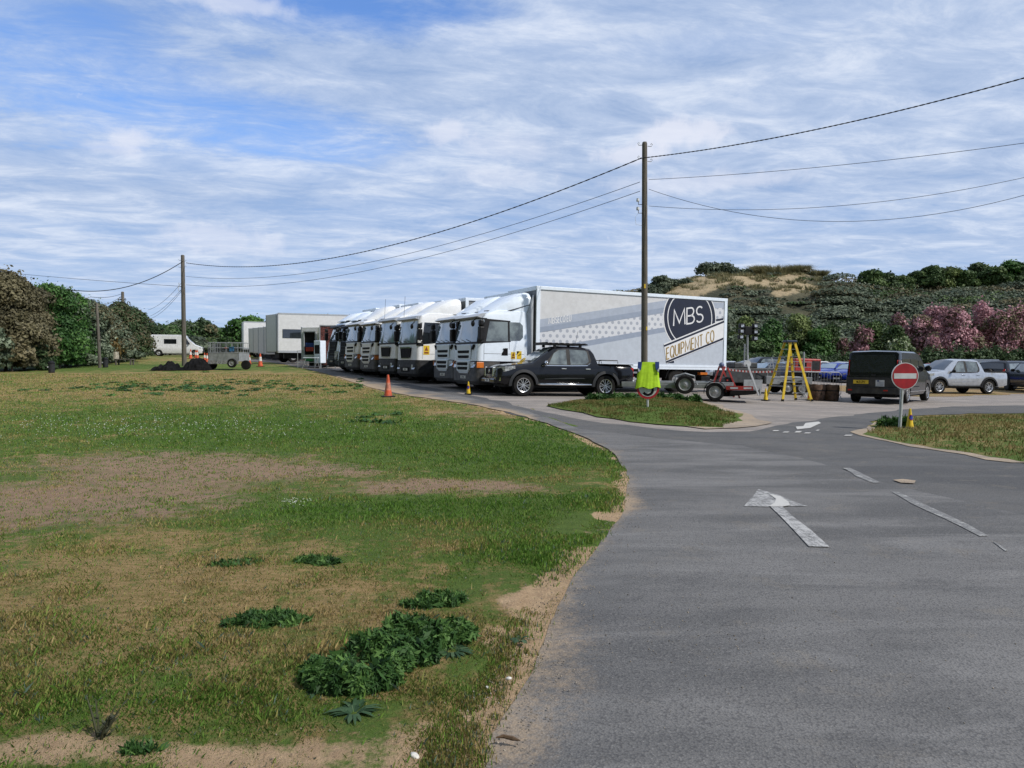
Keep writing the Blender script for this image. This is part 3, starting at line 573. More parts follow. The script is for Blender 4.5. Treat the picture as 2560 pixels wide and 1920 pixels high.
T.t.links.new(T.mix(kk, litter_shade, sc_), b_.inputs['Base Color']); b_.inputs['Roughness'].default_value = .95
T.t.links.new(T.n('ShaderNodeBump', {'Height': q2, 'Strength': .8, 'Distance': .3}).outputs[0], b_.inputs['Normal'])
hill = link('dune_hill', hm, m_, smooth=80); hill['kind'] = 'structure'
def hz1(x, y):
    j = min(nx - 2, max(0, int((x - xs[0]) / 1.3))); i = min(ny - 2, int(np.searchsorted(ys, y) - 1)); return float(hz_[i * nx + j])
# scrub carpet that covers the hill: flat-topped wind-pruned canopies
rng = np.random.default_rng(3); lob = []; lob2 = []; lob3 = []
for _ in range(3400):
    y = rng.uniform(79, 121); px = rng.uniform(650, 2760); x = (px - 1280) / F * y
    if 860 < px < 1500 and rng.random() < .6: continue
    if px < 900 and y < 103: continue
    if sand_at(np.array([x]), np.array([y]))[0] > .22 and not (y > 112 and rng.random() < .25): continue
    s = rng.uniform(.9, 2.8)
    if y > 112: s *= .7
    if 1600 < px < 2080 and y > 98: s = min(s, rng.uniform(.5, 1.1))
    z = hz1(x, y); it = (x, y, z + s * .30, s * 1.25, s * .8, s * rng.uniform(.26, .44))
    lowzone = y < 90 and px > 1750; top = y > 108
    (lob2 if (lowzone and rng.random() < .75) or rng.random() < .14 else lob3 if (top and rng.random() < .4) or rng.random() < .06 else lob).append(it)
for lb, n, kind in ((lob, 330000, 'scrub'), (lob2, 90000, 'mid'), (lob3, 42000, 'olive')):
    V, Fq, tt = leaves(lb, n, .27, rng, flat=.6, inner=.80, tvar=.40, top=True); o = link('hillside_scrub', npmesh(V, Fq, dict(tint=tt)), LM[kind]); o['kind'] = 'stuff'
# marram tufts along the sandy crest
def tuft_mesh(n, h, spread, rng, w=.03):
    a = rng.uniform(0, 6.28, n); r = rng.random(n) ** .7 * spread; b = np.stack([np.cos(a) * r, np.sin(a) * r, np.zeros(n)], 1)
    le_ = rng.normal(size=(n, 2)) * .35 + np.stack([np.cos(a), np.sin(a)], 1) * .35; hh = h * rng.uniform(.5, 1.1, n); tip = b + np.concatenate([le_ * hh[:, None], hh[:, None]], 1)
    s = np.stack([-np.sin(a + 1), np.cos(a + 1), np.zeros(n)], 1) * w
    return np.stack([b - s, b + s, tip], 1).reshape(-1, 3), np.arange(3 * n).reshape(-1, 3), np.repeat(rng.random(n), 3)
for px, Y, w_, h, lab in ((1790, 118.5, 3.4, 2.6, 'dark leafy bush on the left end of the sandy dune top'), (1868, 118.5, 2.0, 1.3, 'small tuft of dune grass on the sandy crest right of the dark bush'), (1895, 118.5, 1.6, 1.4, 'narrow tuft of dune grass on the middle of the sandy crest'),
        (1943, 118, 4.6, 1.6, 'widest tuft of dune grass on the sandy crest'), (1996, 117.5, 2.0, 1.3, 'rounded tuft of dune grass at the right end of the sand'), (2035, 117, 2.8, .9, 'low grass tuft right of the sand on the dune crest'), (1700, 113, 2.0, 1.3, 'low bush on the left shoulder of the dune')):
    x = at(px, Y); z = hz1(x, Y) - .1; t = thing('dune_bush' if 'bush' in lab else 'dune_grass_tuft', lab, 'bush' if 'bush' in lab else 'grass tuft', 'tufts along the dune crest', (x, Y, z))
    if 'bush' in lab:
        V, Fq, tt = leaves([(rng.uniform(-w_ * .7, w_ * .7), 0, h * rng.uniform(.2, .6), w_ * .4, w_ * .4, h * .35) for _ in range(9)], 2600, .30, rng)
        link('foliage', npmesh(V, Fq, dict(tint=tt)), LM['scrub'], t)
    else:
        V, Fq, tt = tuft_mesh(2600, h * 1.15, 1., rng, .05); V[:, 0] *= w_ * .55; link('blades', npmesh(V, Fq, dict(tint=tt)), LM['marram'], t)
Vs = []; Ts = []
for k in range(150):
    px = rng.uniform(1640, 2060); y = rng.uniform(106, 118.5); x = at(px, y)
    if sand_at(np.array([x]), np.array([y]))[0] < .15: continue
    V, Fq, tt = tuft_mesh(90, rng.uniform(.4, .9), rng.uniform(.3, .8), rng, .05); Vs.append(V + np.array([x, y, hz1(x, y) - .05])); Ts.append(tt)
V = np.concatenate(Vs); o = link('dune_grass', npmesh(V, np.arange(len(V)).reshape(-1, 3), dict(tint=np.concatenate(Ts))), LM['marram']); o['kind'] = 'stuff'
# wooded ridge, upper right: trees one can tell apart
for i, (px, Y, ty, rx, k1, lab) in enumerate([(2178, 113, 674, 3.0, 'mid', 'leftmost tree of the wood on the hill top, right of the sand'), (2215, 114, 682, 2.6, 'dark', 'dark short tree second from the left in the hill top wood'), (2250, 115, 690, 2.8, 'mid', 'low tree at the dip in the hill top wood'),
        (2290, 116, 678, 2.8, 'dark', 'dark tree just right of the dip in the hill top wood'), (2328, 115, 664, 3.2, 'mid', 'tall rounded green tree in the middle of the hill top wood'), (2368, 116, 668, 3.0, 'yg', 'yellowish green tree in the middle of the hill top wood'),
        (2408, 115, 676, 2.6, 'mid', 'green tree left of the flat topped tree on the hill'), (2440, 117, 657, 2.6, 'dark', 'dark flat topped tree standing out on the hill skyline'), (2478, 115, 668, 2.9, 'mid', 'green tree between the flat topped tree and the highest tree'),
        (2520, 116, 652, 3.0, 'green', 'highest fresh green tree near the right edge of the hill top'), (2568, 114, 664, 3.2, 'dark', 'dark tree on the hill top cut by the right edge'), (2620, 113, 670, 3.2, 'mid', 'tree on the hill top beyond the right edge'),
        (1655, 112, 690, 2.2, 'scrub', 'dark bush on the skyline left of the dune, above the lorry box'), (1620, 110, 712, 2.4, 'scrub', 'low dark bush on the skyline beside the pole above the lorry')]):
    x = at(px, Y); z = hz1(x, Y) - .3; h = max(2.2, 1.6 + (898 - ty) / F * Y - z)
    tree('tree', x, Y, h, rx, rx, k1, 5200, lab, 'trees of the hill top wood' if i < 12 else 'skyline bushes left of the dune', leaf=.30, lobes_n=13, low=.30 if i < 12 else .1, z=z, trunkr=.16)
# shrubs at the foot of the hill
SH = [(2240, 85, 764, 1.8, 'pink', 'dusky pink flowering shrub at the upper left of the pink thicket'), (2300, 82, 790, 2.8, 'pink', 'pink flowering shrub at the left end of the big pink thicket'), (2345, 84, 752, 2.3, 'pink', 'tall pink flowering shrub left of the middle of the pink thicket'), (2390, 80, 770, 2.9, 'pink', 'broad pink flowering shrub in the middle of the thicket'),
      (2450, 83, 748, 2.6, 'pink', 'tallest pink flowering shrub of the thicket'), (2495, 80, 778, 2.6, 'pink', 'pink flowering shrub right of the tallest one'), (2550, 82, 762, 2.8, 'pink', 'pink flowering shrub cut by the right edge'), (2330, 78.5, 838, 1.6, 'pink', 'small low pink shrub in front of the thicket above the silver pickup'),
      (2420, 78.5, 850, 1.3, 'pink', 'smallest low pink shrub in front of the thicket'), (2150, 80, 822, 1.6, 'pink', 'lone pink brown shrub left of the white flowering bush'), (2105, 80, 852, 1.0, 'pink', 'little pink shrub low above the blue cars'), (2238, 79, 815, 2.2, 'pale', 'white flowering bush behind the dark van'),
      (1838, 79, 842, 2.0, 'grey', 'pale willow like bush beside the lorry rear and light tower'), (1862, 82, 792, 2.4, 'yg', 'yellow green bush above the pale bush at the lorry rear'), (1930, 80, 800, 2.6, 'green', 'green bush behind the light tower lamps'), (1990, 82, 786, 3.0, 'yg', 'rounded yellow green bush above the stepladder'),
      (2045, 80, 822, 2.6, 'green', 'green bush right of the stepladder top'), (1900, 78, 852, 2.0, 'mid', 'mid green bush behind the light tower mast'), (2190, 83, 806, 2.4, 'mid', 'mid green bush left of the white flowering bush'), (2075, 84, 796, 2.4, 'mid', 'mid green bush higher up behind the blue cars')]
for i, (px, Y, ty, rx, k1, lab) in enumerate(SH):
    x = at(px, Y); z = max(hz1(x, Y), h1(x, Y)) - .2; h = 1.6 + (898 - ty) / F * Y - z
    if k1 in ('pink', 'pale'): tree('flowering_shrub', x, Y, h, rx, rx * .8, 'mid' if k1 == 'pale' else 'pink', 5200, lab, 'flowering shrubs at the foot of the hill', 'shrub', leaf=.2, lobes_n=14, low=.12, kind2='pale' if k1 == 'pale' else 'brown'); 
    else: tree('bush', x, Y, h, rx, rx * .8, k1, 5200, lab, 'green bushes at the foot of the hill', 'bush', leaf=.22, lobes_n=14, low=.1)
for o in list(COL.objects):
    if o.name.startswith('blossom'):      # blossom covers most of the crown
        me = o.data
# clipped dark hedge along the back of the car park
for k, (pa, pb, ty) in enumerate([(1560, 1960, 868), (1960, 2330, 872), (2330, 2760, 862)]):
    lb = []; Y = 75.
    for px in np.arange(pa, pb, 14): lb.append((at(px, Y) + rng.uniform(-.2, .2), Y + rng.uniform(-.4, .6), h1(at(px, Y), Y) + rng.uniform(.7, 1.1), .8, .9, 1.1 + rng.uniform(-.15, .35) + (.5 if ty < 865 else 0)))
    V, Fq, tt = leaves(lb, 16000, .2, rng, tvar=.25); x0 = at((pa + pb) / 2, Y); z0 = h1(x0, Y); V -= np.array([x0, Y, z0])
    o = link('hedge', npmesh(V, Fq, dict(tint=tt)), LM['dark']); o.location = (x0, Y, z0)
    tag(o, ['dark green hedge behind the lorry rear and the stepladder', 'dark green hedge behind the blue cars and the dark van', 'dark green hedge behind the silver pickup at the right'][k], 'hedge', 'hedges along the back of the car park')

# ------------------------------------------------------------------ grass blades on the field
def blades():
    n = 900000; rng = np.random.default_rng(11)
    y = 2.6 * (42 / 2.6) ** (rng.random(n) ** 1.3); w = y * .72 + .4; x = rng.uniform(-1, 1, n) * w
    lim = np.interp(y, LE[:, 1], LE[:, 0]) - .012 * np.maximum(0, y - 12)
    k = x < lim + rng.uniform(-.16, .05, len(x)); x, y = x[k], y[k]; lu, we, sa, dr = field_attrs(x, y)
    cl_ = np.array([noise.noise((a * 2.2, b * 2.2, 1)) for a, b in zip(x, y)]); c2 = np.array([noise.noise((a * 9, b * 9, 3)) for a, b in zip(x, y)]); c3 = np.array([noise.noise((a * .8, b * .8, 5)) for a, b in zip(x, y)])
    dens = .92 - 1.02 * np.clip(we, 0, 1) - .48 * np.clip(sa, 0, 1) + .75 * cl_ + .6 * c2 + .25 * lu - .3 * np.clip(dr, 0, 1) * (y > 12)
    k = rng.random(len(x)) < np.clip(dens + .5 * (c2 > .16), .12, 1); x, y, lu, we, sa, dr, cl_, c2, c3 = [a[k] for a in (x, y, lu, we, sa, dr, cl_, c2, c3)]; n = len(x)
    z = hgt(x, y) + np.array([noise.noise((a * .9, b * .9, 0)) * .05 + noise.noise((a * 3, b * 3, 4)) * .018 for a, b in zip(x, y)]) * np.exp(-(np.hypot(x, y) / 22) ** 2) + .012
    h = .010 + .014 * rng.random(n) + .020 * np.clip(cl_, 0, 1) + .010 * lu; h *= np.where(y < 4.6, 1.25, 1) * (1 + .02 * y) * (1 - .5 * np.clip(we + sa, 0, 1))
    h *= np.where(rng.random(n) < .04, rng.uniform(1.2, 2.2, n), 1)
    a = rng.uniform(0, 6.28, n); ln = rng.uniform(.2, 1.1, n) * h; tip = np.stack([x + np.cos(a) * ln, y + np.sin(a) * ln, z + h], 1); wd = .0017 * (1 + .26 * y) * rng.uniform(.7, 1.3, n); b = a + rng.uniform(1, 2, n)
    s = np.stack([np.cos(b) * wd, np.sin(b) * wd, np.zeros(n)], 1); base = np.stack([x, y, z - .012], 1)
    mid = (base * .45 + tip * .55); mid[:, 2] = z + h * .7
    V = np.stack([base - s, base + s, mid + s * .55, tip], 1).reshape(-1, 3)
    f = np.clip(.40 + .33 * dr - .44 * lu + .65 * c3 + .35 * c2 + .3 * cl_ + rng.normal(size=n) * .26, 0, 1)
    cs = np.array([(.095, .200, .028), (.155, .285, .042), (.215, .255, .062), (.33, .265, .095), (.46, .35, .16)]); q = f * 4; i0 = np.minimum(q.astype(int), 3); t = (q - i0)[:, None]
    c = cs[i0] * (1 - t) + cs[i0 + 1] * t; c = c * rng.uniform(.62, 1.12, n)[:, None] * np.where(y < 5.5, .86, 1)[:, None]; bl = (rng.random(n) < .12) & (c2 > .1); c[bl] = (.10, .15, .11)
    return npmesh(V, np.arange(4 * n).reshape(-1, 4), None, dict(col=np.repeat(c, 4, 0)))
m_ = bpy.data.materials.new('grass_blades'); m_.use_nodes = True; T = NT(m_.node_tree); b_ = m_.node_tree.nodes['Principled BSDF']
ca = T.n('ShaderNodeAttribute', attribute_name='col').outputs['Color']; T.t.links.new(ca, b_.inputs['Base Color']); b_.inputs['Roughness'].default_value = .7; b_.inputs['Specular IOR Level'].default_value = .2
mx = T.n('ShaderNodeMixShader', {0: .25, 1: b_.outputs[0], 2: T.n('ShaderNodeBsdfTranslucent', {0: ca}).outputs[0]}); T.t.links.new(mx.outputs[0], m_.node_tree.nodes['Material Output'].inputs[0])
o = link('grass', blades(), m_); o['kind'] = 'stuff'
def verge_blades(poly, n, seed, lush):
    rng = np.random.default_rng(seed); P = np.array([(p[0], p[1]) for p in poly]); x = rng.uniform(P[:, 0].min(), P[:, 0].max(), n); y = rng.uniform(P[:, 1].min(), P[:, 1].max(), n); k = inpoly(x, y, poly); x, y = x[k], y[k]
    d_ = pdist(x, y, poly); c3 = np.array([noise.noise((a * .7, b * .7, 8)) for a, b in zip(x, y)]); c2 = np.array([noise.noise((a * 2.5, b * 2.5, 3)) for a, b in zip(x, y)]); k = (rng.random(len(x)) < np.clip(.55 + .9 * c2 + .4 * c3, .05, 1)) & (d_ > .05); x, y, d_, c2, c3 = x[k], y[k], d_[k], c2[k], c3[k]; n = len(x)
    z = hgt(x, y) + .026 + .09 * np.minimum(1, d_ / 1.2) * .95; h = rng.uniform(.03, .075, n) * (1 + .5 * np.clip(c2, 0, 1)); a = rng.uniform(0, 6.28, n); ln = h * rng.uniform(.3, 1.1, n); b = rng.uniform(-.6, .6, n); wd = rng.uniform(.008, .016, n)
    s = np.stack([np.cos(b) * wd, np.sin(b) * wd, np.zeros(n)], 1); base = np.stack([x, y, z - .015], 1); tip = np.stack([x + np.cos(a) * ln, y + np.sin(a) * ln, z + h], 1); V = np.stack([base - s, base + s, tip], 1).reshape(-1, 3)
    f = np.clip(.42 - lush + .7 * c3 + .5 * c2 + rng.normal(size=n) * .22, 0, 1)[:, None]; c = np.array([.05, .10, .015]) * (1 - f) + np.array([.26, .185, .08]) * f
    o = link('grass', npmesh(V, np.arange(3 * n).reshape(-1, 3), None, dict(col=np.repeat(c, 3, 0))), m_); o['kind'] = 'stuff'
verge_blades(centre_verge, 60000, 21, .12); verge_blades(right_verge, 70000, 22, .0)

# ------------------------------------------------------------------ weeds, pebbles, daisies
def weed(px, py, rx, ry, h, lab, n=1500, kind='weed', leaf=.035, group='dark green weed clumps on the field'):
    x, y = gp(px, py); z = h1(x, y) + .01; rng = np.random.default_rng(int(px + py)); lb = []
    for _ in range(26):
        a = rng.uniform(0, 6.28); q = rng.random() ** .5 * 1.15; lb.append((math.cos(a) * q * rx, math.sin(a) * q * ry, h * .3, rx * rng.uniform(.12, .32), ry * rng.uniform(.14, .36) + .01, h * rng.uniform(.3, .85)))
    V, Fq, tt = leaves(lb, n, leaf, rng, flat=.25, inner=.30, elong=3.4, tvar=.38); V[:, 2] = np.maximum(V[:, 2] * 1.1 + rng.normal(size=len(V)) * .004, .0)
    o = link('weed_clump', npmesh(V, Fq, dict(tint=tt)), LM[kind]); o.location = (x, y, z); return tag(o, lab, 'weed', group)
S = [((885, 1712), .20, .16, .11, 'front and largest lobe of the dark nettle like weed patch beside the road', 6500), ((985, 1655), .19, .14, .12, 'middle lobe of the dark weed patch beside the road', 5500), ((1105, 1610), .19, .13, .09, 'rear right lobe of the dark weed patch nearest the road', 3800),
     ((1030, 1620), .13, .1, .12, 'small tall lobe at the back of the dark weed patch', 2200), ((660, 1565), .20, .10, .05, 'flat round dark weed clump left of the big weed patch', 1700), ((1105, 1512), .13, .08, .05, 'small dark weed clump above the big weed patch', 1200), ((1045, 1522), .10, .05, .03, 'thin straggling weed left of the small clump above the big patch', 600),
     ((780, 1418), .17, .09, .05, 'dark weed clump alone in the middle of the lawn', 1400), ((592, 1420), .16, .07, .03, 'low sprawling weed left of the lone lawn clump', 600), ((350, 1895), .07, .035, .03, 'small grey green weed at the bottom edge in bare sand', 220)]
for (p, rx, ry, h, lab, n) in S: weed(*p, rx, ry, h, lab, int(n * 2.8), leaf=.020)
def plantain(px, py, r, lab, n=44):
    x, y = gp(px, py); z = h1(x, y) + .02; m = MB(); rng = np.random.default_rng(int(px)); tv = []
    for i in range(n):
        a = rng.uniform(0, 6.28); L_ = r * rng.uniform(.6, 1.1); w_ = .008 * rng.uniform(.8, 1.4); e = .16 * L_; d = Vector((math.cos(a), math.sin(a), 0)); s = Vector((-d.y, d.x, 0)) * w_
        p = [d * .01, d * L_ * .4 + Vector((0, 0, e)), d * L_ * .75 + Vector((0, 0, e * .9)), d * L_ + Vector((0, 0, e * .4))]
        m.add([p[0] - s * .3, p[0] + s * .3, p[1] + s, p[1] - s, p[2] + s, p[2] - s, p[3]], [(0, 1, 2, 3), (3, 2, 4, 5), (5, 4, 6)]); tv += [rng.random()] * 7
    me = m.mesh(); a_ = me.attributes.new('tint', 'FLOAT', 'POINT'); a_.data.foreach_set('value', tv); o = link('plantain', me, LM['plantain']); o.location = (x, y, z); return tag(o, lab, 'weed', 'broad leaved weed rosettes')
plantain(885, 1795, .13, 'narrow leaved rosette just below the dark weed patch'); plantain(1130, 1640, .12, 'pale leaved rosette at the right of the dark weed patch'); plantain(1300, 1610, .07, 'small grass like tuft on the sandy road edge', 18); plantain(795, 1740, .09, 'broad leaved rosette at the left of the dark weed patch', 14)
# tall dark dock stem near the bottom left
x, y = gp(250, 1870); m = MB(); rr = random.Random(4)
for k in range(9):
    a = rr.uniform(0, 6.28); l = rr.uniform(.10, .2); m.tube([(0, 0, 0), (math.cos(a) * l * .25, math.sin(a) * l * .25, l * .6), (math.cos(a) * l * .5, math.sin(a) * l * .5, l)], [.006, .005, .002], 5)
    for q in range(5):
        t = rr.uniform(.3, 1); c = Vector((math.cos(a) * l * .5 * t, math.sin(a) * l * .5 * t, l * t)); b = rr.uniform(0, 6.28); d = Vector((math.cos(b), math.sin(b), .5)) * .035; s = Vector((-math.sin(b), math.cos(b), 0)) * .006
        m.add([c, c + d * .5 + s, c + d, c + d * .5 - s], [(0, 1, 2, 3)])
o = m.build('dock_plant', mat('dock_stem', (.05, .055, .022), .8, nz=.3)); o.location = (x, y, h1(x, y)); tag(o, 'tall dark stalky weed at the bottom left of the field', 'weed')
for k, lb in enumerate([(1650, .1, .5), (1500, .2, .4)]): pass
for i, (px, py, rx, lab) in enumerate([(1560, 1003, .55, 'leafy weed clump on the verge left of the five sign'), (1500, 1008, .35, 'small leafy weed on the left part of the verge'), (1665, 1004, .5, 'leafy weed clump on the verge right of the five sign'), (1720, 1010, .35, 'small leafy weed at the right of the five sign'), (2235, 1072, .32, 'small dark weed at the foot of the no entry post')]):
    weed(px, py, rx, rx * .6, .20, lab, 1500, 'weed', .07, 'weeds on the verges')
def pebble(px, py, r, c, lab, nm='seashell', cat='shell', g=None):
    x, y = gp(px, py); m = MB(); rng_ = random.Random(px); rings = []
    for i in range(7):
        t = .05 + i * (math.pi - .1) / 6; rings.append([(math.cos(a) * math.sin(t) * r * rng_.uniform(.85, 1.1), math.sin(a) * math.sin(t) * r * .75, math.cos(t) * r * .5 + r * .4) for a in [k * math.pi / 5 for k in range(10)]])
    m.loft(rings); o = m.build(nm, c, smooth=60); o.location = (x, y, h1(x, y) + (.035 if px > 1260 else .012)); o.rotation_euler = (0, .2, px); return tag(o, lab, cat, g)
shellm = mat('seashell_white', (.62, .60, .56), .5, nz=.2, scale=40); stone = mat('dark_pebble', (.06, .05, .045), .8, nz=.3)
pebble(1036, 1902, .022, shellm, 'white shell lying at the bottom edge beside the weeds', g='white shells'); pebble(1272, 1717, .016, shellm, 'white shell on the sandy strip by the asphalt edge', g='white shells'); pebble(1218, 1726, .010, shellm, 'tiny cream shell left of the shell at the asphalt edge', g='white shells')
pebble(617, 1704, .011, shellm, 'small round white shell in the grass at the lower left', g='white shells'); pebble(478, 1909, .013, shellm, 'small white shell at the bottom left of the field', g='white shells'); pebble(1077, 1830, .013, stone, 'small dark cone lying on sand beside the road', 'pine_cone', 'pine cone')
m = MB(); m.tube([(0, 0, .01), (.03, .005, .014), (.07, -.01, .012), (.10, -.02, .008)], [.003, .008, .009, .002], 6); o = m.build('curled_leaf', mat('dead_leaf', (.10, .06, .03), .8, nz=.3)); x, y = gp(1240, 1868); o.location = (x, y, h1(x, y) + .03); tag(o, 'curled dead brown leaf on the sandy road edge', 'leaf')
rng = np.random.default_rng(5); n = 520; px = np.concatenate([rng.normal(400, 260, n - 40), rng.uniform(700, 780, 40)]); Yd = np.concatenate([rng.normal(16.2, 1.3, n - 40), rng.normal(8.0, .12, 40)]); xd = (px - 1280) / F * Yd
s = .0065 * (Yd / 12); zd = hgt(xd, Yd) + .05; c = np.stack([xd, Yd, zd], 1)
Vd = np.stack([c + np.stack([np.cos(a) * s, np.sin(a) * s, np.sin(a) * s * .4], 1) for a in (0, 1.26, 2.51, 3.77, 5.03)], 1).reshape(-1, 3)
o = link('daisies', npmesh(Vd, np.arange(5 * n).reshape(-1, 5)), mat('daisy_petals', (.72, .72, .70), .7, nz=.05)); o['kind'] = 'stuff'
# small dark green leafy patches far across the field
rng = np.random.default_rng(9); Vs = []; Ts = []
for k in range(131):
    p = np.clip(rng.normal(520, 190), 60, 900) if k < 125 else rng.uniform(900, 1160); q = rng.normal(970, 9) if k < 125 else rng.uniform(1035, 1062)
    x, y = gp(p, q); V, Fq, tt = leaves([(x, y, h1(x, y) + .03, rng.uniform(.12, .45), rng.uniform(.12, .5), .05)], 46, .075, rng, flat=.9, inner=.1); Vs.append(V); Ts.append(tt)
V = np.concatenate(Vs); o = link('clover_patches', npmesh(V, np.arange(len(V)).reshape(-1, 4), dict(tint=np.concatenate(Ts))), LM['green']); o['kind'] = 'stuff'
# ------------------------------------------------------------------ lettering drawn as strokes
def arc(cx, cy, rx, ry, a0, a1, n=10): return [(cx + rx * math.cos(R(a0 + (a1 - a0) * i / n)), cy + ry * math.sin(R(a0 + (a1 - a0) * i / n))) for i in range(n + 1)]
GL = {'M': (1.0, [[(0, 0), (.06, 1), (.5, .15), (.94, 1), (1, 0)]]), 'B': (.66, [[(0, .5), (.36, .5)] + arc(.36, .25, .3, .25, 90, -90)[1:] + [(0, 0), (0, 1), (.34, 1)] + arc(.34, .76, .26, .25, 90, -90)[1:]]),
      'S': (.62, [arc(.31, .74, .27, .26, 35, 250, 12) + arc(.31, .25, .30, .25, 80, -150, 12)]), 'E': (.5, [[(.5, 1), (0, 1), (0, 0), (.5, 0)], [(0, .52), (.42, .52)]]),
      'Q': (.72, [arc(.36, .5, .36, .5, 0, 360, 20), [(.45, .22), (.75, -.06)]]), 'U': (.62, [[(0, 1), (0, .3)] + arc(.31, .3, .31, .3, 180, 360)[1:] + [(.62, 1)]]), 'I': (.05, [[(0, 0), (0, 1)]]),
      'P': (.55, [[(0, 0), (0, 1), (.28, 1)] + arc(.28, .73, .27, .27, 90, -90)[1:] + [(0, .46)]]), 'N': (.64, [[(0, 0), (0, 1), (.64, 0), (.64, 1)]]), 'T': (.6, [[(0, 1), (.6, 1)], [(.3, 1), (.3, 0)]]),
      'C': (.62, [arc(.36, .5, .36, .5, 50, 310, 16)]), 'O': (.72, [arc(.36, .5, .36, .5, 0, 360, 20)]), '.': (.08, [[(0, 0), (.05, 0)]]), 'H': (.58, [[(0, 0), (0, 1)], [(.58, 0), (.58, 1)], [(0, .52), (.58, .52)]]),
      'K': (.55, [[(0, 0), (0, 1)], [(.55, 1), (0, .45), (.55, 0)]]), '2': (.55, [arc(.27, .72, .27, .28, 160, -35, 8) + [(0, 0), (.55, 0)]]), '1': (.2, [[(0, .8), (.2, 1), (.2, 0)]]), 'Z': (.55, [[(0, 1), (.55, 1), (0, 0), (.55, 0)]]),
      'W': (.9, [[(0, 1), (.22, 0), (.45, .9), (.68, 0), (.9, 1)]]), '5': (.55, [[(.52, 1), (.08, 1), (.04, .58)] + arc(.26, .33, .29, .33, 130, -150, 14)]), '7': (.5, [[(0, 1), (.5, 1), (.15, 0)]]), 'R': (.56, [[(0, 0), (0, 1), (.28, 1)] + arc(.28, .74, .26, .26, 90, -90)[1:] + [(0, .48)], [(.28, .48), (.56, 0)]]),
      'D': (.6, [[(0, 0), (0, 1), (.2, 1)] + arc(.2, .5, .4, .5, 90, -90)[1:] + [(0, 0)]]), 'Y': (.56, [[(0, 1), (.28, .5), (.56, 1)], [(.28, .5), (.28, 0)]]), 'A': (.62, [[(0, 0), (.31, 1), (.62, 0)], [(.12, .36), (.5, .36)]]), 'F': (.48, [[(.48, 1), (0, 1), (0, 0)], [(0, .52), (.4, .52)]]),
      '6': (.55, [arc(.27, .3, .27, .3, 0, 360, 14), [(.02, .4), (.12, .8), (.42, 1)]]), 'J': (.4, [[(.4, 1), (.4, .25)] + arc(.2, .25, .2, .25, 0, -160, 6)[1:]]), 'L': (.45, [[(0, 1), (0, 0), (.45, 0)]]), ' ': (.25, [])}
def text_w(t, wf, gap): return sum(GL[c][0] * wf + gap for c in t) - gap
def strokes(m, t, O, U, V, h, lw, wf=1., gap=.16, off=(0, 0, 0)):
    """text on a plane: O origin of the baseline, U right, V up (unit vectors); flat ribbons"""
    O, U, V = Vector(O), Vector(U), Vector(V); x = 0
    for c in t:
        w, pl = GL[c]
        for p in pl:
            q = [(x + a * wf * h, b * h) for a, b in p]; n = len(q); cl = (Vector(q[0]) - Vector(q[-1])).length < 1e-6
            L_, R_2 = [], []
            for i in range(n):
                a = Vector(q[i - 1] if i else (q[-2] if cl else q[0])); b = Vector(q[i]); d = Vector(q[i + 1] if i < n - 1 else (q[1] if cl else q[-1]))
                t1 = (b - a).normalized() if (b - a).length > 1e-9 else (d - b).normalized(); t2 = (d - b).normalized() if (d - b).length > 1e-9 else t1
                n1 = Vector((-t1.y, t1.x)); n2 = Vector((-t2.y, t2.x)); nn = (n1 + n2); nn = nn.normalized() if nn.length > .1 else n1; k = lw / 2 / max(.45, nn.dot(n1)); L_.append(b + nn * k); R_2.append(b - nn * k)
            vs = [O + U * p_.x + V * p_.y for ab in zip(L_, R_2) for p_ in ab]; m.add(vs, [(2 * i, 2 * i + 1, 2 * i + 3, 2 * i + 2) for i in range(n - 1)])
        x += w * wf * h + gap * h
    return m
def plate(parent, c, U, V, N, txt, pm, w=.52, h=.11):
    c, U, V, N = Vector(c), Vector(U), Vector(V), Vector(N); m = MB()
    m.loft([[c + U * a * w / 2 + V * b * h / 2 + N * d for a, b in ((-1, -1), (1, -1), (1, 1), (-1, 1))] for d in (0, .012)]); p = m.build('number_plate', pm, parent)
    hh = h * .62; wf = .62; tw = text_w(txt, wf * hh, .13 * hh); k = min(1, w * .9 / tw); m = MB(); strokes(m, txt, c - U * tw * k / 2 - V * hh / 2 + N * .0145, U, V, hh, hh * .14, wf * k, .13 * k); m.build('lettering', ink, p); return p
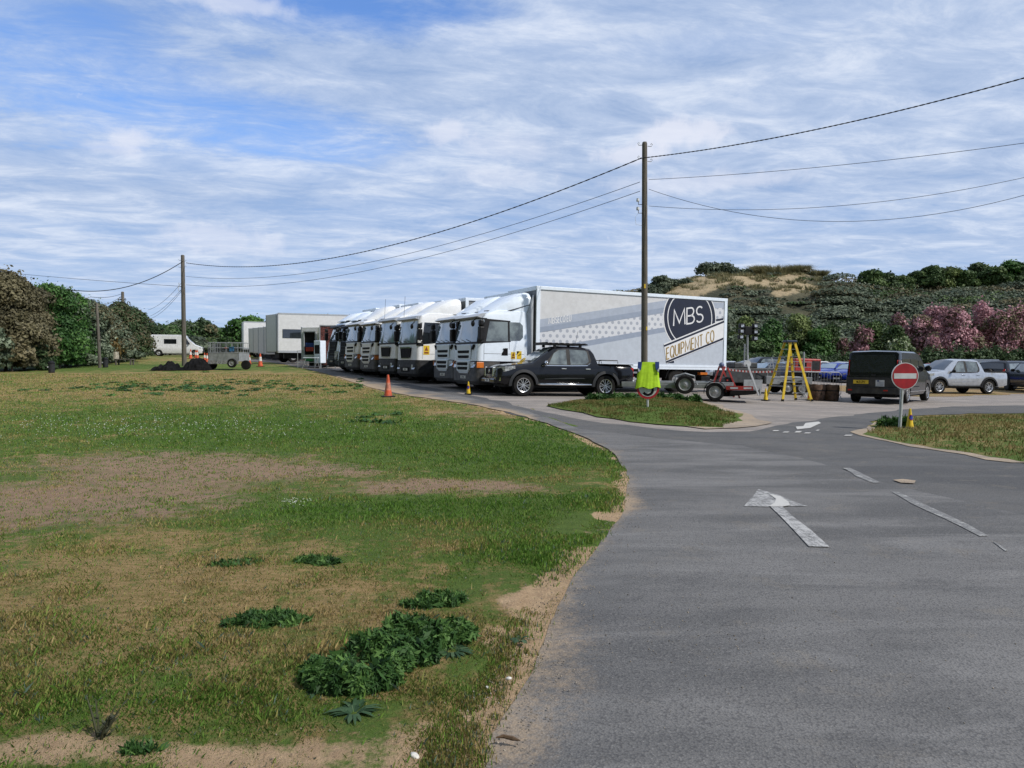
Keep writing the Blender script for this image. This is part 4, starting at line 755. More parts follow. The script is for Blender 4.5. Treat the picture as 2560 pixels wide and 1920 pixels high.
def wheel(parent, x, y, r, w, side, rim='alloy', hub=.66, z=None, name='wheel'):
    z = r if z is None else z; c = Vector((x, y, z)); ax = Vector((0, side, 0)); m = MB(); rr = r * hub
    m.disc(c, ax, [(-w * .5, rr), (-w * .5, r * .93), (-w * .38, r), (w * .38, r), (w * .5, r * .93), (w * .5, rr), (w * .30, rr * .97), (w * .12, rr * .9), (w * .10, .01)], 32)
    t = m.build(name, rubber, parent, smooth=40); m = MB()
    if rim == 'alloy':
        m.disc(c, ax, [(w * .40, rr * .90), (w * .49, rr * 1.0), (w * .51, rr * .98), (w * .46, rr * .88), (w * .40, rr * .90)], 32, False); m.disc(c, ax, [(w * .2, rr * .2), (w * .44, rr * .18), (w * .46, .01)], 14)
        for k in range(6):
            for s_ in (-.13, .13):
                a = k * math.pi / 3 + .2; b = a + s_ * 1.7; p = c + ax * w * .42 + Vector((math.cos(a + s_ * .6), 0, math.sin(a + s_ * .6))) * rr * .12; q = c + ax * w * .44 + Vector((math.cos(b), 0, math.sin(b))) * rr * .93
                m.bar(p, q, rr * .085, rr * .07, (0, 1, 0))
        m.build('rim', alloy, t, smooth=30)
    elif rim == 'dark':
        m.disc(c, ax, [(w * .40, rr * .90), (w * .49, rr), (w * .46, rr * .86), (w * .30, rr * .5), (w * .34, .01)], 24); m.build('rim', dgrey, t, smooth=30)
    else:   # pressed steel disc
        m.disc(c, ax, [(w * .30, rr * .96), (w * .47, rr * .99), (w * .47, rr * .93), (w * .22, rr * .82), (w * .26, rr * .62), (w * .40, rr * .42), (w * .42, rr * .25), (w * .46, rr * .2), (w * .46, .01)], 28)
        rm = m.build('rim', steel, t, smooth=30); m = MB()
        for k in range(10): a = k * math.pi / 5; m.disc(c + ax * w * .262 + Vector((math.cos(a), 0, math.sin(a))) * rr * .72, ax, [(-.004, rr * .09), (.006, rr * .08), (.006, .001)], 8)
        m.build('hole', black, t)
    return t

# ------------------------------------------------------------------ lorries; local +x forward, +y near side, origin on the ground mid length
def ring(xf, hw, xb, z, r, cr=.06, n=5, r2=None):      # rounded-rectangle plan section, front corners rounded by r and the front slightly bowed
    out = []
    def corner(cx, cy, rr, a0): return [(cx + rr * math.cos(R(a0 + 90 * i / n)), cy + rr * math.sin(R(a0 + 90 * i / n)), z) for i in range(n + 1)]
    rb = r2 or .05
    out += [(xf + cr * .0, -hw * .35, z), (xf + cr * .0, hw * .35, z)]
    out += [(x_ - (cr if False else 0), y_, z_) for x_, y_, z_ in corner(xf - r - cr, hw - r, r, 0)]
    out += corner(xb + rb, hw - rb, rb, 90); out += corner(xb + rb, -hw + rb, rb, 180); out += corner(xf - r - cr, -hw + r, r, 270)
    return out
def lorry(style, L, boxtop, paintm, label, front_xy, yaw, plate_txt='RD57 MBE', detail=True, boxlen=None, fair_h=3.75, boxmat=None, fairmat=None):
    t = thing('lorry', label, 'lorry', 'white lorries parked side by side'); X0 = L / 2; hw = 1.24
    sc = style == 'scania'; mn = style == 'man'
    zb = 1.18 if sc else 1.05; zt = 2.98
    prof = [(zb, 0.0), (1.85, .03), (2.2, .09), (2.7, .18), (2.86, .24), (zt, .42), (3.08, .75)] if sc else [(zb, .0), (1.75, .03), (2.2, .07), (2.85, .13), (3.05, .22), (3.18, .5)] if mn else [(zb, .05), (1.8, .12), (2.3, .28), (2.8, .42), (3.0, .6), (3.12, .9)]
    cb = 2.12                                                   # back of the cab
    def fx(z): return X0 - np.interp(z, [p[0] for p in prof], [p[1] for p in prof])
    def hwz(z): return hw - .0 - max(0, z - 1.9) * .07
    rs = [ring(fx(z), hwz(z), X0 - cb, z, .20 if i < len(prof) - 2 else .16, .02) for i, (z, s_) in enumerate(prof)]
    top = ring(fx(prof[-1][0]) - .12, hwz(3.1) - .14, X0 - cb + .04, prof[-1][0] + .05, .15, .02); rs.append(top)
    m = MB(); m.loft(rs); m.build('cab', paintm, t, smooth=35)
    # glazing: wraps round the front above the bonnet line
    def glaze(name, z0, z1, idx, mt, off=.006, nz_=3):
        m = MB(); rr = []
        for k in range(nz_ + 1):
            z = z0 + (z1 - z0) * k / nz_; r_ = ring(fx(z) + off, hwz(z) + off, X0 - cb, z, .20 + off, .02); rr.append([r_[i] for i in idx])
        m.loft(rr, cap=False, closed=False); return m.build(name, mt, t, smooth=35)
    wz0, wz1 = (1.90, 2.74) if sc else (1.84, 2.84) if mn else (1.95, 2.66)
    glaze('windscreen_surround', wz0 - .08, wz1 + .05, [22, 23, 24, 25, 0, 1, 2, 3, 4, 5, 6, 7] if sc or not mn else [23, 24, 25, 0, 1, 2, 3, 4], black, .004)
    w_ = glaze('windscreen', wz0, wz1 - .02, [25, 0, 1, 2] if False else [24, 25, 0, 1, 2, 3], screen, .012)
    m = MB()
    for y0 in (-.55, .05, .55): m.bar((fx(wz0) + .02, y0, wz0 + .02), (fx(wz0 + .12) + .02, y0 - .42, wz0 + .10), .02, .02)
    m.build('wiper', black, t)
    for s_ in (1, -1):      # door window and rear quarter window
        for nm, a, b, r_ in (('door_window', .42, 1.28, 0), ('side_window', 1.36, 1.92, .12)) if sc else (('door_window', .30, 1.30, 0),):
            m = MB(); z0, z1 = wz0 + (.02 if nm == 'door_window' else .06), wz1 - .07; P = [(a + .12 if nm == 'door_window' else a, z1), (a - (.05 if nm == 'door_window' else 0), z0 - (.10 if nm == 'door_window' and mn else 0)), (b - r_, z0 + .02), (b, z0 + r_ + .02), (b, z1 - r_), (b - r_, z1)]
            m.loft([[(X0 - s, s_ * (hwz(z) + o_), z) for s, z in P] for o_ in (-.02, .008)]); m.build(nm, paleglass if sc else glass, t)
    if sc:                  # black strip between windscreen and quarter window
        for s_ in (1, -1):
            m = MB(); m.loft([[(X0 - s, s_ * (hwz(z) + o_), z) for s, z in ((.24, wz0 - .06), (1.40, wz0 + .02), (1.40, wz1 - .02), (.34, wz1 + .03))] for o_ in (-.02, .003)]); m.build('pillar_trim', black, t)
    # sun visor
    vz = wz1 + .08
    m = MB(); pts = [[(fx(vz + a) + b, y, vz + a) for a, b in ((-.03, .0), (.02, .20), (.14, .17), (.16, 0))] for y in np.linspace(-hw + .06, hw - .06, 7)]
    m.loft(pts); m.build('sun_visor', black if style == 'volvo' else (dgrey if mn and False else ltgrey if sc else ltgrey), t, smooth=40, bev=0)
    # bumper and lower front
    m = MB(); m.loft([ring(X0 - .10, hw - .1, X0 - 1.0, .28, .2, .02), ring(X0 + .02, hw, X0 - 1.0, .42, .22, .02), ring(X0 + .02, hw, X0 - .98, .82, .22, .02), ring(X0 - .01, hw, X0 - .98, zb - .03, .2, .02)])
    m.build('bumper', dgrey if not sc else mat('charcoal_bumper', (.055, .058, .068), .6, nz=.2, dirt=.3), t, smooth=40)
    m = MB(); m.box(X0 - 2.4, X0 - 1.0, -.95, .95, .45, zb + .02); m.box(X0 - L + .4, X0 - 2.0, -.42, .42, .62, .98); m.build('chassis', black, t)
    for s_ in (1, -1):      # steps and side panel behind the bumper
        m = MB(); m.box(X0 - 2.25, X0 - .98, s_ * 1.0, s_ * 1.2, .5, zb - .02); m.build('side_skirt', black, t, bev=.03)
        m = MB(); 
        for zz in (.42, .82): m.box(X0 - 1.95, X0 - 1.0, s_ * 1.19, s_ * 1.235, zz, zz + .05)
        m.build('step', galv, t)
    # grille
    if sc:
        m = MB(); m.loft([[(X0 + .03, y * 1.0, .70) for y in (-.42, .42)] + [(X0 - .06, .42, .70), (X0 - .06, -.42, .70)], [(X0 + .07, y, .82) for y in (-.60, .60)] + [(X0 - .06, .60, .82), (X0 - .06, -.60, .82)], [(X0 + .07, y, 1.19) for y in (-.64, .64)] + [(X0 - .06, .64, 1.19), (X0 - .06, -.64, 1.19)]])
        g = m.build('grille', paintm, t, bev=.015)
        for z_, wd in ((.90, .52), (1.07, .55)):
            m = MB(); m.loft([[(X0 + .06 + o_, y, z) for y, z in ((-wd, z_ - .02), (-wd + .06, z_ - .06), (wd - .06, z_ - .06), (wd, z_ - .02), (wd - .01, z_ + .055), (-wd + .01, z_ + .055))] for o_ in (0, .016)]); m.build('slot', ink, g)
        m = MB(); m.loft([[(X0 - .005 + o_, y, z) for y, z in ((-.68, 1.24), (.68, 1.24), (.72, 1.80), (-.72, 1.80))] for o_ in (0, .035)]); g = m.build('upper_grille', paintm, t, bev=.015)
        for z_, wd in ((1.34, .56), (1.53, .58)):
            m = MB(); m.loft([[(X0 + .028 + o_, y, z) for y, z in ((-wd, z_ - .02), (-wd + .06, z_ - .055), (wd - .06, z_ - .055), (wd, z_ - .02), (wd, z_ + .05), (-wd, z_ + .05))] for o_ in (0, .012)]); m.build('slot', ink, g)
        for s_ in (1, -1): m = MB(); m.loft([[(X0 - .03 + o_, y * s_, z) for y, z in ((.74, 1.62), (.92, 1.80), (1.02, 1.80), (.98, 1.70), (.86, 1.60))] for o_ in (0, .05)]); m.build('air_slot', ink, t)
    elif mn:
        m = MB(); m.loft([[(X0 - .01 + o_, y, z) for y, z in ((-.55, 1.15), (.55, 1.15), (.66, 1.62), (-.66, 1.62))] for o_ in (0, .045)]); g = m.build('grille', ink, t, bev=.012)
        m = MB(); m.box(X0 + .03, X0 + .05, -.66, .66, 1.60, 1.66); m.box(X0 + .03, X0 + .05, -.56, .56, 1.125, 1.15); 
        m.build('grille_trim', chrome, g)
        m = MB(); m.box(X0 - .02, X0 + .02, -.5, .5, .5, .72); m.build('bumper_intake', ink, t)
        for s_ in (1, -1): m = MB(); m.box(X0 - .35, X0 + .0, s_ * (hw - .02), s_ * (hw + .03), 1.70, 1.84); m.build('corner_trim', black, t, bev=.02)
    else:
        m = MB(); m.loft([[(X0 + o_ - .09 * (z - .4), y, z) for y, z in ((-.62, .42), (.62, .42), (.66, 1.1), (.80, 1.86), (-.80, 1.86), (-.66, 1.1))] for o_ in (-.05, .05)]); g = m.build('grille', ink, t, bev=.015)
        m = MB()
        for z_ in (.62, .85, 1.08, 1.35, 1.55): m.box(X0 + .045 - .09 * (z_ - .4), X0 + .075 - .09 * (z_ - .4), -.6, .6, z_, z_ + .035)
        m.build('grille_bar', dgrey, g)
    for s_ in (1, -1):
        m = MB(); z0, z1 = ((.92, 1.14) if sc else (.62, .84) if mn else (.72, 1.25)); m.loft([[(X0 + o_ - (.0 if y < 1.05 else .10), y * s_, z) for y, z in ((.72 if not sc else .72, z0), (1.04, z0), (1.12, z1), (.74, z1))] for o_ in (-.03, .035)]); m.build('headlight', lampglass, t, bev=.01)
        if sc: m = MB(); m.box(X0 - .30, X0 - .02, s_ * (hw - .06), s_ * (hw + .012), .92, 1.14); m.build('indicator', amber, t, bev=.01)
        # mirrors
        m = MB(); m.box(X0 - .18, X0 + .02, s_ * (hw + .10), s_ * (hw + .34), 1.95, 2.45); m.box(X0 - .16, X0 + .0, s_ * (hw + .10), s_ * (hw + .32), 2.48, 2.70); mr = m.build('mirror', black, t, bev=.04)
        m = MB(); m.tube([(X0 - .30, s_ * (hw - .05), 2.74), (X0 - .12, s_ * (hw + .2), 2.72), (X0 - .1, s_ * (hw + .2), 1.92), (X0 - .30, s_ * (hw - .02), 1.88)], .022, 6); m.build('bracket', black, mr)
    m = MB(); m.sphere((fx(2.62) + .20, .93, 2.58), (.06, .13, .12)); m.tube([(fx(2.75) + .08, .93, 2.80), (fx(2.62) + .2, .93, 2.66)], .02, 6); m.build('kerb_mirror', black, t, smooth=60)
    if mn: m = MB(); m.tube([(X0 - .25, -.9, 3.1), (X0 - .3, -.9, 4.1)], .008, 5); m.build('aerial', black, t)
    # roof fairing: curved wind deflector up to the body
    fz0 = zt + (.02 if sc else .16); fs = [(.62, fz0 + .0), (.95, fz0 + .24), (1.4, fz0 + .50), (1.85, fair_h - .08), (2.15, fair_h), (2.30, fair_h - .02)]
    m = MB(); rr = []
    for s, z in fs:
        w_ = .62 + min(1, (s - .5) / 1.0) * .50; zb_ = fz0 - .03; h_ = max(.03, z - zb_); r_ = min(.28, h_ * .8)
        rr.append([(X0 - s - .0, y, zz) for y, zz in [(-w_, zb_), (-w_ * 1.0, zb_ + h_ - r_), (-w_ + r_ * .3, z - r_ * .3), (-w_ + r_, z), (0, z + .02), (w_ - r_, z), (w_ - r_ * .3, z - r_ * .3), (w_, zb_ + h_ - r_), (w_, zb_)]])
    m.loft(rr); m.build('roof_fairing', fairmat or paintm, t, smooth=50)
    for s_ in (1, -1):
        m = MB(); m.loft([[(X0 - a, s_ * y, z) for a, z in ((.70, fz0 - .005), (2.2, fz0 - .005), (2.2, fz0 + .03), (.70, fz0 + .02))] for y in (.6, 1.132)]); m.build('fairing_gap', ink, t)
        if sc: m = MB(); m.loft([[(X0 - a, s_ * y, z) for a, z in ((1.25, fz0 + .05), (2.24, fz0 + .36), (2.24, fz0 + .39), (1.2, fz0 + .07))] for y in (1.08, 1.128)]); m.build('fairing_seam', dgrey, t)
    if sc:
        for s_ in (1, -1):
            m = MB(); m.loft([[(X0 - s, s_ * y, z) for s, z in ((2.10, zb + .05), (2.36, zb + .05), (2.36, fair_h - .1), (2.10, 3.02))] for y in (1.12, 1.20)]); m.build('side_extender', ltgrey, t)
            m = MB(); m.bar((X0 - 1.1, s_ * .75, zt + .17), (X0 - .62, s_ * .45, zt + .12), .03, .03)
            m.build('marker_light', black, t)
    # doors
    for s_ in (1, -1):
        m = MB(); y = s_ * (hw + .001)
        for a, b in (((.30, zb + .05), (.30, 1.86)), ((1.34, zb + .45), (1.34, 1.9)), ((.30, zb + .28), (1.95, zb + .28))): m.bar((X0 - a[0], y, a[1]), (X0 - b[0], y, b[1]), .006, .014, (0, 1, 0)) if False else m.box(X0 - max(a[0], b[0]) - .006, X0 - min(a[0], b[0]) + .006, s_ * (hw - .004), s_ * (hw + .003), min(a[1], b[1]) - .006, max(a[1], b[1]) + .006)
        m.build('door_seam', dgrey, t)
        m = MB(); m.box(X0 - 1.25, X0 - 1.08, s_ * hw, s_ * (hw + .03), 1.62, 1.67); m.build('door_handle', black, t, bev=.01)
        m = MB(); m.prism([(X0 - 1.02, zb + .22), (X0 - 1.28, zb + .22), (X0 - 1.28, zb + .5), (X0 - 1.16, zb + .5), (X0 - 1.04, zb + .32)], 'y', s_ * (hw - .01), s_ * (hw + .006)); 
        if sc: m.build('wheel_arch_vent', ink, t)
    # cargo box
    bs = 2.45; bl = boxlen or (L - bs); bb = boxtop - 3.14; hb = 1.275; m = MB(); m.box(X0 - bs - bl, X0 - bs, -hb + .02, hb - .02, bb + .02, boxtop - .02)
    cb_ = m.build('cargo_box', boxmat or whitebox, t)
    m = MB()
    for s_ in (1, -1):
        m.box(X0 - bs - bl - .01, X0 - bs + .01, s_ * (hb - .03), s_ * (hb + .02), bb, bb + .20); m.box(X0 - bs - bl - .01, X0 - bs + .01, s_ * (hb - .03), s_ * (hb + .02), boxtop - .13, boxtop)
        for a in (0, bl - .16): m.box(X0 - bs - a - .16, X0 - bs - a, s_ * (hb - .03), s_ * (hb + .018), bb + .20, boxtop - .13)
    m.box(X0 - bs, X0 - bs + .02, -hb, hb, boxtop - .16, boxtop); m.build('frame', white, cb_, bev=.008)
    m = MB()
    for s_ in (1, -1): m.box(X0 - bs - bl, X0 - bs, s_ * (hb + .019), s_ * (hb + .024), bb + .095, bb + .11)
    m.build('rail_seam', ltgrey, cb_); m = MB(); m.box(X0 - bs - .02, X0 - bs + .012, -hb + .04, hb - .04, bb + .05, boxtop - .17); m.build('front_panel', mat('front_panel_grey', (.17, .18, .20), .55, nz=.1), cb_)
    # wheels
    ax = [1.32, L - 2.6] if boxlen is None or boxlen > 6 else [1.32, L - 2.0]
    for k, s in enumerate(ax):
        for s_ in (1, -1): wheel(t, X0 - s, s_ * (1.02 if k == 0 else .98), .49, .30 if k == 0 else .5, s_, 'steel', .56)
    for s_ in (1, -1):
        m = MB(); 
        for zz in (.5, .78): m.box(X0 - L + 3.6, X0 - 3.4, s_ * 1.16, s_ * 1.19, zz, zz + .09)
        m.build('side_guard', galv, t)
        m = MB(); m.disc((X0 - 2.95, s_ * .8, .62), (1, 0, 0), [(-.45, .01), (-.45, .27), (.45, .27), (.45, .01)], 20); m.build('fuel_tank', dgrey, t, smooth=40)
        m = MB(); pts = [[(X0 - L + 2.6 + math.cos(R(a)) * .62 * (1), s_ * y, .49 + math.sin(R(a)) * .60) for y in (.74, 1.22)] + [(X0 - L + 2.6 + math.cos(R(a)) * .59, s_ * y, .49 + math.sin(R(a)) * .57) for y in (1.22, .74)] for a in range(10, 171, 16)]; m.loft(pts); m.build('mudguard', black, t, smooth=40)
        m = MB(); m.box(X0 - L + 1.35, X0 - L + .95, s_ * 1.0, s_ * 1.21, bb - .22, bb - .10); m.build('side_lamp', amber if s_ > 0 else black, t, bev=.02)
    m = MB(); m.box(X0 - L, X0 - L + .08, -1.15, 1.15, .55, .72); m.build('rear_bumper', dgrey, t)
    m = MB(); m.box(X0 - L + .75, X0 - L + 1.25, .75, 1.15, .45, .68); m.build('tool_box', black, t, bev=.02)
    plate(t, (X0 + .025, 0, .56 if sc else .62), (0, 1, 0), (0, 0, 1), (1, 0, 0), plate_txt, plate_w)
    c, s_ = math.cos(yaw), math.sin(yaw); put(t, front_xy[0] - c * L / 2, front_xy[1] - s_ * L / 2, yaw, L=L * .8); t['L'] = L
    return t

YAW = math.pi + R(25.5)
nc = (at(1190, 27.45), 27.45)                                   # near front corner of the first cab
lf = Vector((math.sin(R(25.5)), -math.cos(R(25.5))))
L1 = 2.45 + 9.42
T1 = lorry('scania', L1, 4.10, white, 'nearest white lorry with a long printed box body, behind the black pickup', (nc[0] - lf.x * 1.25, nc[1] - lf.y * 1.25), YAW, 'RD57 MBT', boxmat=sidepanel, fair_h=3.86)
# printed artwork on the near side panel (u from the front edge of the box, v down from its top edge)
cbx = [c for c in T1.children if c.name.startswith('cargo_box')][0]; X0 = L1 / 2 - 2.45; YS = 1.262; TOP = 4.10
dotprint = bpy.data.materials.new('dotted_print'); dotprint.use_nodes = True; T = NT(dotprint.node_tree); b_ = dotprint.node_tree.nodes['Principled BSDF']; ob = T.n('ShaderNodeTexCoord').outputs['Object']; sp_ = T.n('ShaderNodeSeparateXYZ', {0: ob})
v_ = T.m('DIVIDE', sp_.outputs[2], .21); row = T.m('FLOOR', v_); fv = T.m('SUBTRACT', T.m('FRACT', v_), .5); par = T.m('MULTIPLY', T.m('MODULO', row, 2.), .5); fu = T.m('SUBTRACT', T.m('FRACT', T.m('ADD', T.m('ADD', T.m('DIVIDE', sp_.outputs[0], .30), 50.), par)), .5)
dd_ = T.m('SQRT', T.m('ADD', T.m('POWER', T.m('MULTIPLY', fu, .30), 2.), T.m('POWER', T.m('MULTIPLY', fv, .21), 2.))); T.t.links.new(T.mix(T.sstep(dd_, .062, .075), (.36, .39, .46), (.62, .64, .69)), b_.inputs['Base Color']); b_.inputs['Roughness'].default_value = .5
def decal(name, polys, m_, off, parent=cbx):
    m = MB()
    for p in polys:
        tri = tessellate_polygon([[Vector((u, v, 0)) for u, v in p]]); m.add([(X0 - u, YS + off, TOP + v) for u, v in p], [tuple(t_) for t_ in tri])
    me = m.mesh()
    o = link(name, me, m_, parent); return o
u0, u1, vt, vb = .17, 9.25, -.14, -2.93
def clip_v(p): return [(u, max(vb, min(vt, v))) for u, v in p]
decal('stripe', [clip_v([(u0, -1.28), (6.37, -.20), (u1, -.20), (u1, -.42), (5.99, -.56), (u0, -1.60)])], bandA, .002)
decal('stripe', [[(u0, -1.58), (5.99, -.555), (6.3, -.53), (6.3, -.74), (5.99, -.78), (u0, -1.78)]], bandB, .003)
decal('stripe', [[(1.22, -2.23), (6.0, -1.385), (6.3, -1.35), (6.3, -1.53), (6.0, -1.59), (1.5, -2.40), (.9, -2.32)]], bandB, .003)
decal('stripe', [[(u0, -2.60), (1.3, -2.38), (6.0, -1.585), (u1, -1.10), (u1, vb), (u0, vb)]], bandC, .002)
decal('dot_band', [[(u0, -1.79), (6.0, -.78), (u1, -.40), (u1, -1.05), (6.0, -1.39), (.6, -2.34), (u0, -2.42)]], dotprint, .0025)
def circ(cx, cy, r, n=14, a0=0, a1=360): return [(cx + r * math.cos(R(a0 + (a1 - a0) * k / n)), cy + r * math.sin(R(a0 + (a1 - a0) * k / n))) for k in range(n + (0 if a1 - a0 == 360 else 1))]
m = MB(); strokes(m, 'MBSECO.EU', (X0 - .55, YS + .006, TOP - 1.44), Vector((-.987, 0, .155)).normalized(), (0, 0, 1), .235, .030, .58, .15); m.build('web_address', whiteprint, cbx)
def chord(cx, cy, r, top, n=64):   # disc cut off by the panel top
    return [(u, min(v, top)) for u, v in circ(cx, cy, r, n)]
CX, CY = 7.40, -.93; em = decal('emblem', [chord(CX, CY, 1.42, vt)], whiteprint, .006)
decal('ring', [chord(CX, CY, 1.37, vt)], navy, .008, em); decal('ring_line', [chord(CX, CY, 1.20, vt)], whiteprint, .010, em); decal('disc', [chord(CX, CY, 1.155, vt)], navy, .012, em)
U_ = Vector((-.985, 0, .155)).normalized(); m = MB(); strokes(m, 'MBS', (X0 - 6.53, YS + .014, TOP - 1.30), U_, Vector((.02, 0, 1)).normalized(), .66, .062, .92, .15); m.build('lettering', whiteprint, em)
bt = [(6.06, -2.13), (9.26, -.98)]; bb_ = [(6.20, -2.83), (9.21, -1.78)]
bn = decal('banner', [[(6.04, -2.07), (9.28, -.90), (9.26, -1.82), (6.20, -2.90)]], whiteprint, .015)
decal('banner_line', [[(6.06, -2.20), (6.05, -2.12), (9.27, -.96), (9.27, -1.05)], [(6.19, -2.87), (6.18, -2.79), (9.24, -1.71), (9.24, -1.80)], [(8.83, -1.0), (8.80, -.93), (9.20, -.86), (9.22, -.95)], [(6.24, -2.86), (6.58, -2.76), (6.60, -2.86)]], navy, .018, bn)
U2 = Vector((-3.2, 0, 1.08)).normalized(); m = MB(); strokes(m, 'EQUIPMENT CO', (X0 - 6.20, YS + .021, TOP - 2.72), U2, Vector((.04, 0, 1)).normalized(), .47, .052, .60, .145); m.build('lettering', gold, bn)
# warning labels on the first cab door
def side_label(parent, X0_, s, z, w, h, cat_, y=1.244):
    m = MB(); m.box(X0_ - s - w, X0_ - s, y - .004, y + .004, z, z + h); o = m.build('warning_label', plate_y, parent); m = MB()
    if cat_ == 'tri': m.add([(X0_ - s - w / 2, y + .006, z + h * .92), (X0_ - s - w * .8, y + .006, z + h * .42), (X0_ - s - w * .2, y + .006, z + h * .42)], [(0, 1, 2)]); m.box(X0_ - s - w * .85, X0_ - s - w * .15, y + .003, y + .006, z + h * .12, z + h * .3)
    else: m.add([(X0_ - s - w * a, y + .006, z + h * b) for a, b in ((0.02, .98), (.6, .98), (.02, .55))], [(0, 1, 2)]); m.add([(X0_ - s - w * a, y + .006, z + h * b) for a, b in ((.3, .45), (.8, .7), (.85, .6), (.35, .35))], [(0, 1, 2, 3)])
    m.build('symbol', mat('label_symbol', (.25, .06, .02), .5) if cat_ == 'tri' else ink, o)
side_label(T1, L1 / 2, 1.42, 1.28, .18, .26, 'tri'); side_label(T1, L1 / 2, 1.66, 1.28, .20, .30, 'sq')

LABS = ['second white lorry, its front half hidden behind the nearest lorry', 'lorry with black trapezoid grille and yellow warning label on its white door',
        'white lorry with black trapezoid grille squeezed left of the one with the warning label', 'white slatted grille lorry standing fifth from the right of the row', 'white slatted grille lorry standing third from the left of the row',
        'mostly hidden lorry between the slatted grille lorry and the leftmost lorry', 'leftmost lorry of the row with a dark sun visor and dark grille']
ROW = [('scania', 1107, 31.0, 26.5, white, 3.86), ('man', 1014, 34.6, 30, cream, 3.95), ('man', 964, 37.2, 30, cream, 3.95), ('scania', 916, 39.9, 30, cream, 3.85), ('scania', 876, 42.3, 30, cream, 3.95), ('volvo', 857, 44.6, 30, white, 3.8), ('volvo', 829, 46.8, 30, white, 3.8)]
TX = ['RD57 MBY', 'DK63 LFA', 'DK63 LFC', 'RD07 MBJ', 'RD07 MBL', 'YJ65 TRD', 'YJ65 TRC']; GL['3'] = (.55, [arc(.25, .75, .27, .25, 130, -90, 8) + arc(.25, .26, .3, .26, 90, -140, 8)[1:]]); GL['0'] = GL['O']; LOR = [T1]
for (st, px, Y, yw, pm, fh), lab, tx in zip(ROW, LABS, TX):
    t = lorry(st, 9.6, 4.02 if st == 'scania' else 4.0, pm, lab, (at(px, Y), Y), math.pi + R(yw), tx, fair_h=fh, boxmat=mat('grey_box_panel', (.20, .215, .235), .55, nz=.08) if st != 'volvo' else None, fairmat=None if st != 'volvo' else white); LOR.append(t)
side_label(LOR[2], 4.8, .35, 1.30, .30, .42, 'tri')
for i in (2, 3):     # dark air intake stack behind the cab
    m = MB(); m.box(4.8 - 2.42, 4.8 - 2.16, .2, 1.1, 1.1, 2.9); m.build('air_intake', black, LOR[i], bev=.04)

# ------------------------------------------------------------------ the far row of trucks and trailers
def boxtruck(name, label, group, x, y, yaw, L, W_, z0, z1, wx=(), win=None, m_=None, extra=None):
    t = thing(name, label, 'trailer' if 'trailer' in name else 'lorry', group); m = MB(); m.box(-L / 2, L / 2, -W_ / 2, W_ / 2, z0, z1); b = m.build('body', m_ or whitebox, t, bev=.04)
    m = MB()
    for s in (1, -1):
        m.box(-L / 2 - .01, L / 2 + .01, s * (W_ / 2 - .02), s * (W_ / 2 + .015), z1 - .09, z1 + .02); m.box(-L / 2 - .01, L / 2 + .01, s * (W_ / 2 - .02), s * (W_ / 2 + .015), z0 - .05, z0 + .12)
        for e in (-1, 1): m.box(e * (L / 2 - .05), e * (L / 2 + .015), s * (W_ / 2 - .1), s * (W_ / 2 + .015), z0, z1)
    m.build('frame', ltgrey, b); m = MB(); m.box(-L / 2 + .5, L / 2 - .5, -.5, .5, z0 - .5, z0); m.build('chassis', black, t)
    for x_ in wx:
        for s in (1, -1): wheel(t, x_, s * (W_ / 2 - .18), .46, .28, s, 'steel', .56)
    for (a, b_, c, d, s) in (win or []): m = MB(); m.box(a, b_, s * (W_ / 2 - .01), s * (W_ / 2 + .03), c, d); m.build('window', glass, t, bev=.02)
    put(t, x, y, yaw, L=L * .7); return t
def at2(px, Y): return at(px, Y), Y
yw = math.pi + R(30)
# the white lorry with the dark window: near side towards the camera
Y = 58.; x = at(689, Y); c, s = math.cos(R(20)), math.sin(R(20))
bt1 = boxtruck('facility_trailer', 'white box trailer with a long dark window and a grey end', 'far white trailers and lorries', x + c * 4.6 - .25, Y + s * 4.6 + 1.2, math.pi + R(20), 9.2, 2.5, .95, 4.0, (-3.0, -1.9), [(2.55, 4.25, 2.05, 2.75, 1)])
m = MB(); m.box(4.6, 4.64, -1.2, 1.2, 1.0, 3.95); m.build('end_panel', mat('grey_end_panel', (.28, .29, .31), .6, nz=.2, dirt=.3), bt1)
m = MB(); m.box(2.0, 2.35, 1.26, 1.34, 1.55, 1.62); m.box(2.0, 2.35, 1.26, 1.34, 1.75, 1.82); m.box(2.0, 2.06, 1.26, 1.36, 1.5, 1.86); m.build('hinge', black, bt1)
boxtruck('facility_trailer', 'tall narrow grey and white trailer end just left of the trailer with the dark window', 'far white trailers and lorries', at(775, 66.5), 66.5, math.pi + R(38), 7, 2.5, .9, 4.15, (-2, 2), None)
boxtruck('facility_trailer', 'big white box lorry farthest to the left in the far row', 'far white trailers and lorries', at(640, 84) + 2.2, 87, math.pi + R(24), 9, 2.5, .9, 4.0, (-3, 3), None)
for i, (px, Y, lab) in enumerate([(624, 80, 'leftmost small white trailer unit of the row of narrow ones'), (635, 76.5, 'second small white trailer unit from the left with dark stripe'), (648, 73, 'middle small white trailer unit with dark door window'), (662, 69.5, 'small white trailer unit right before the tall narrow trailer')]):
    t = boxtruck('toilet_trailer', lab, 'row of narrow white trailer units', at(px, Y) + 1.9, Y + 2.2, math.pi + R(48), 4.6, 2.3, .6, 3.25, (0,), None)
    m = MB(); m.box(2.31, 2.34, .3, .85, 1.2, 2.9); m.build('door', glass, t); 
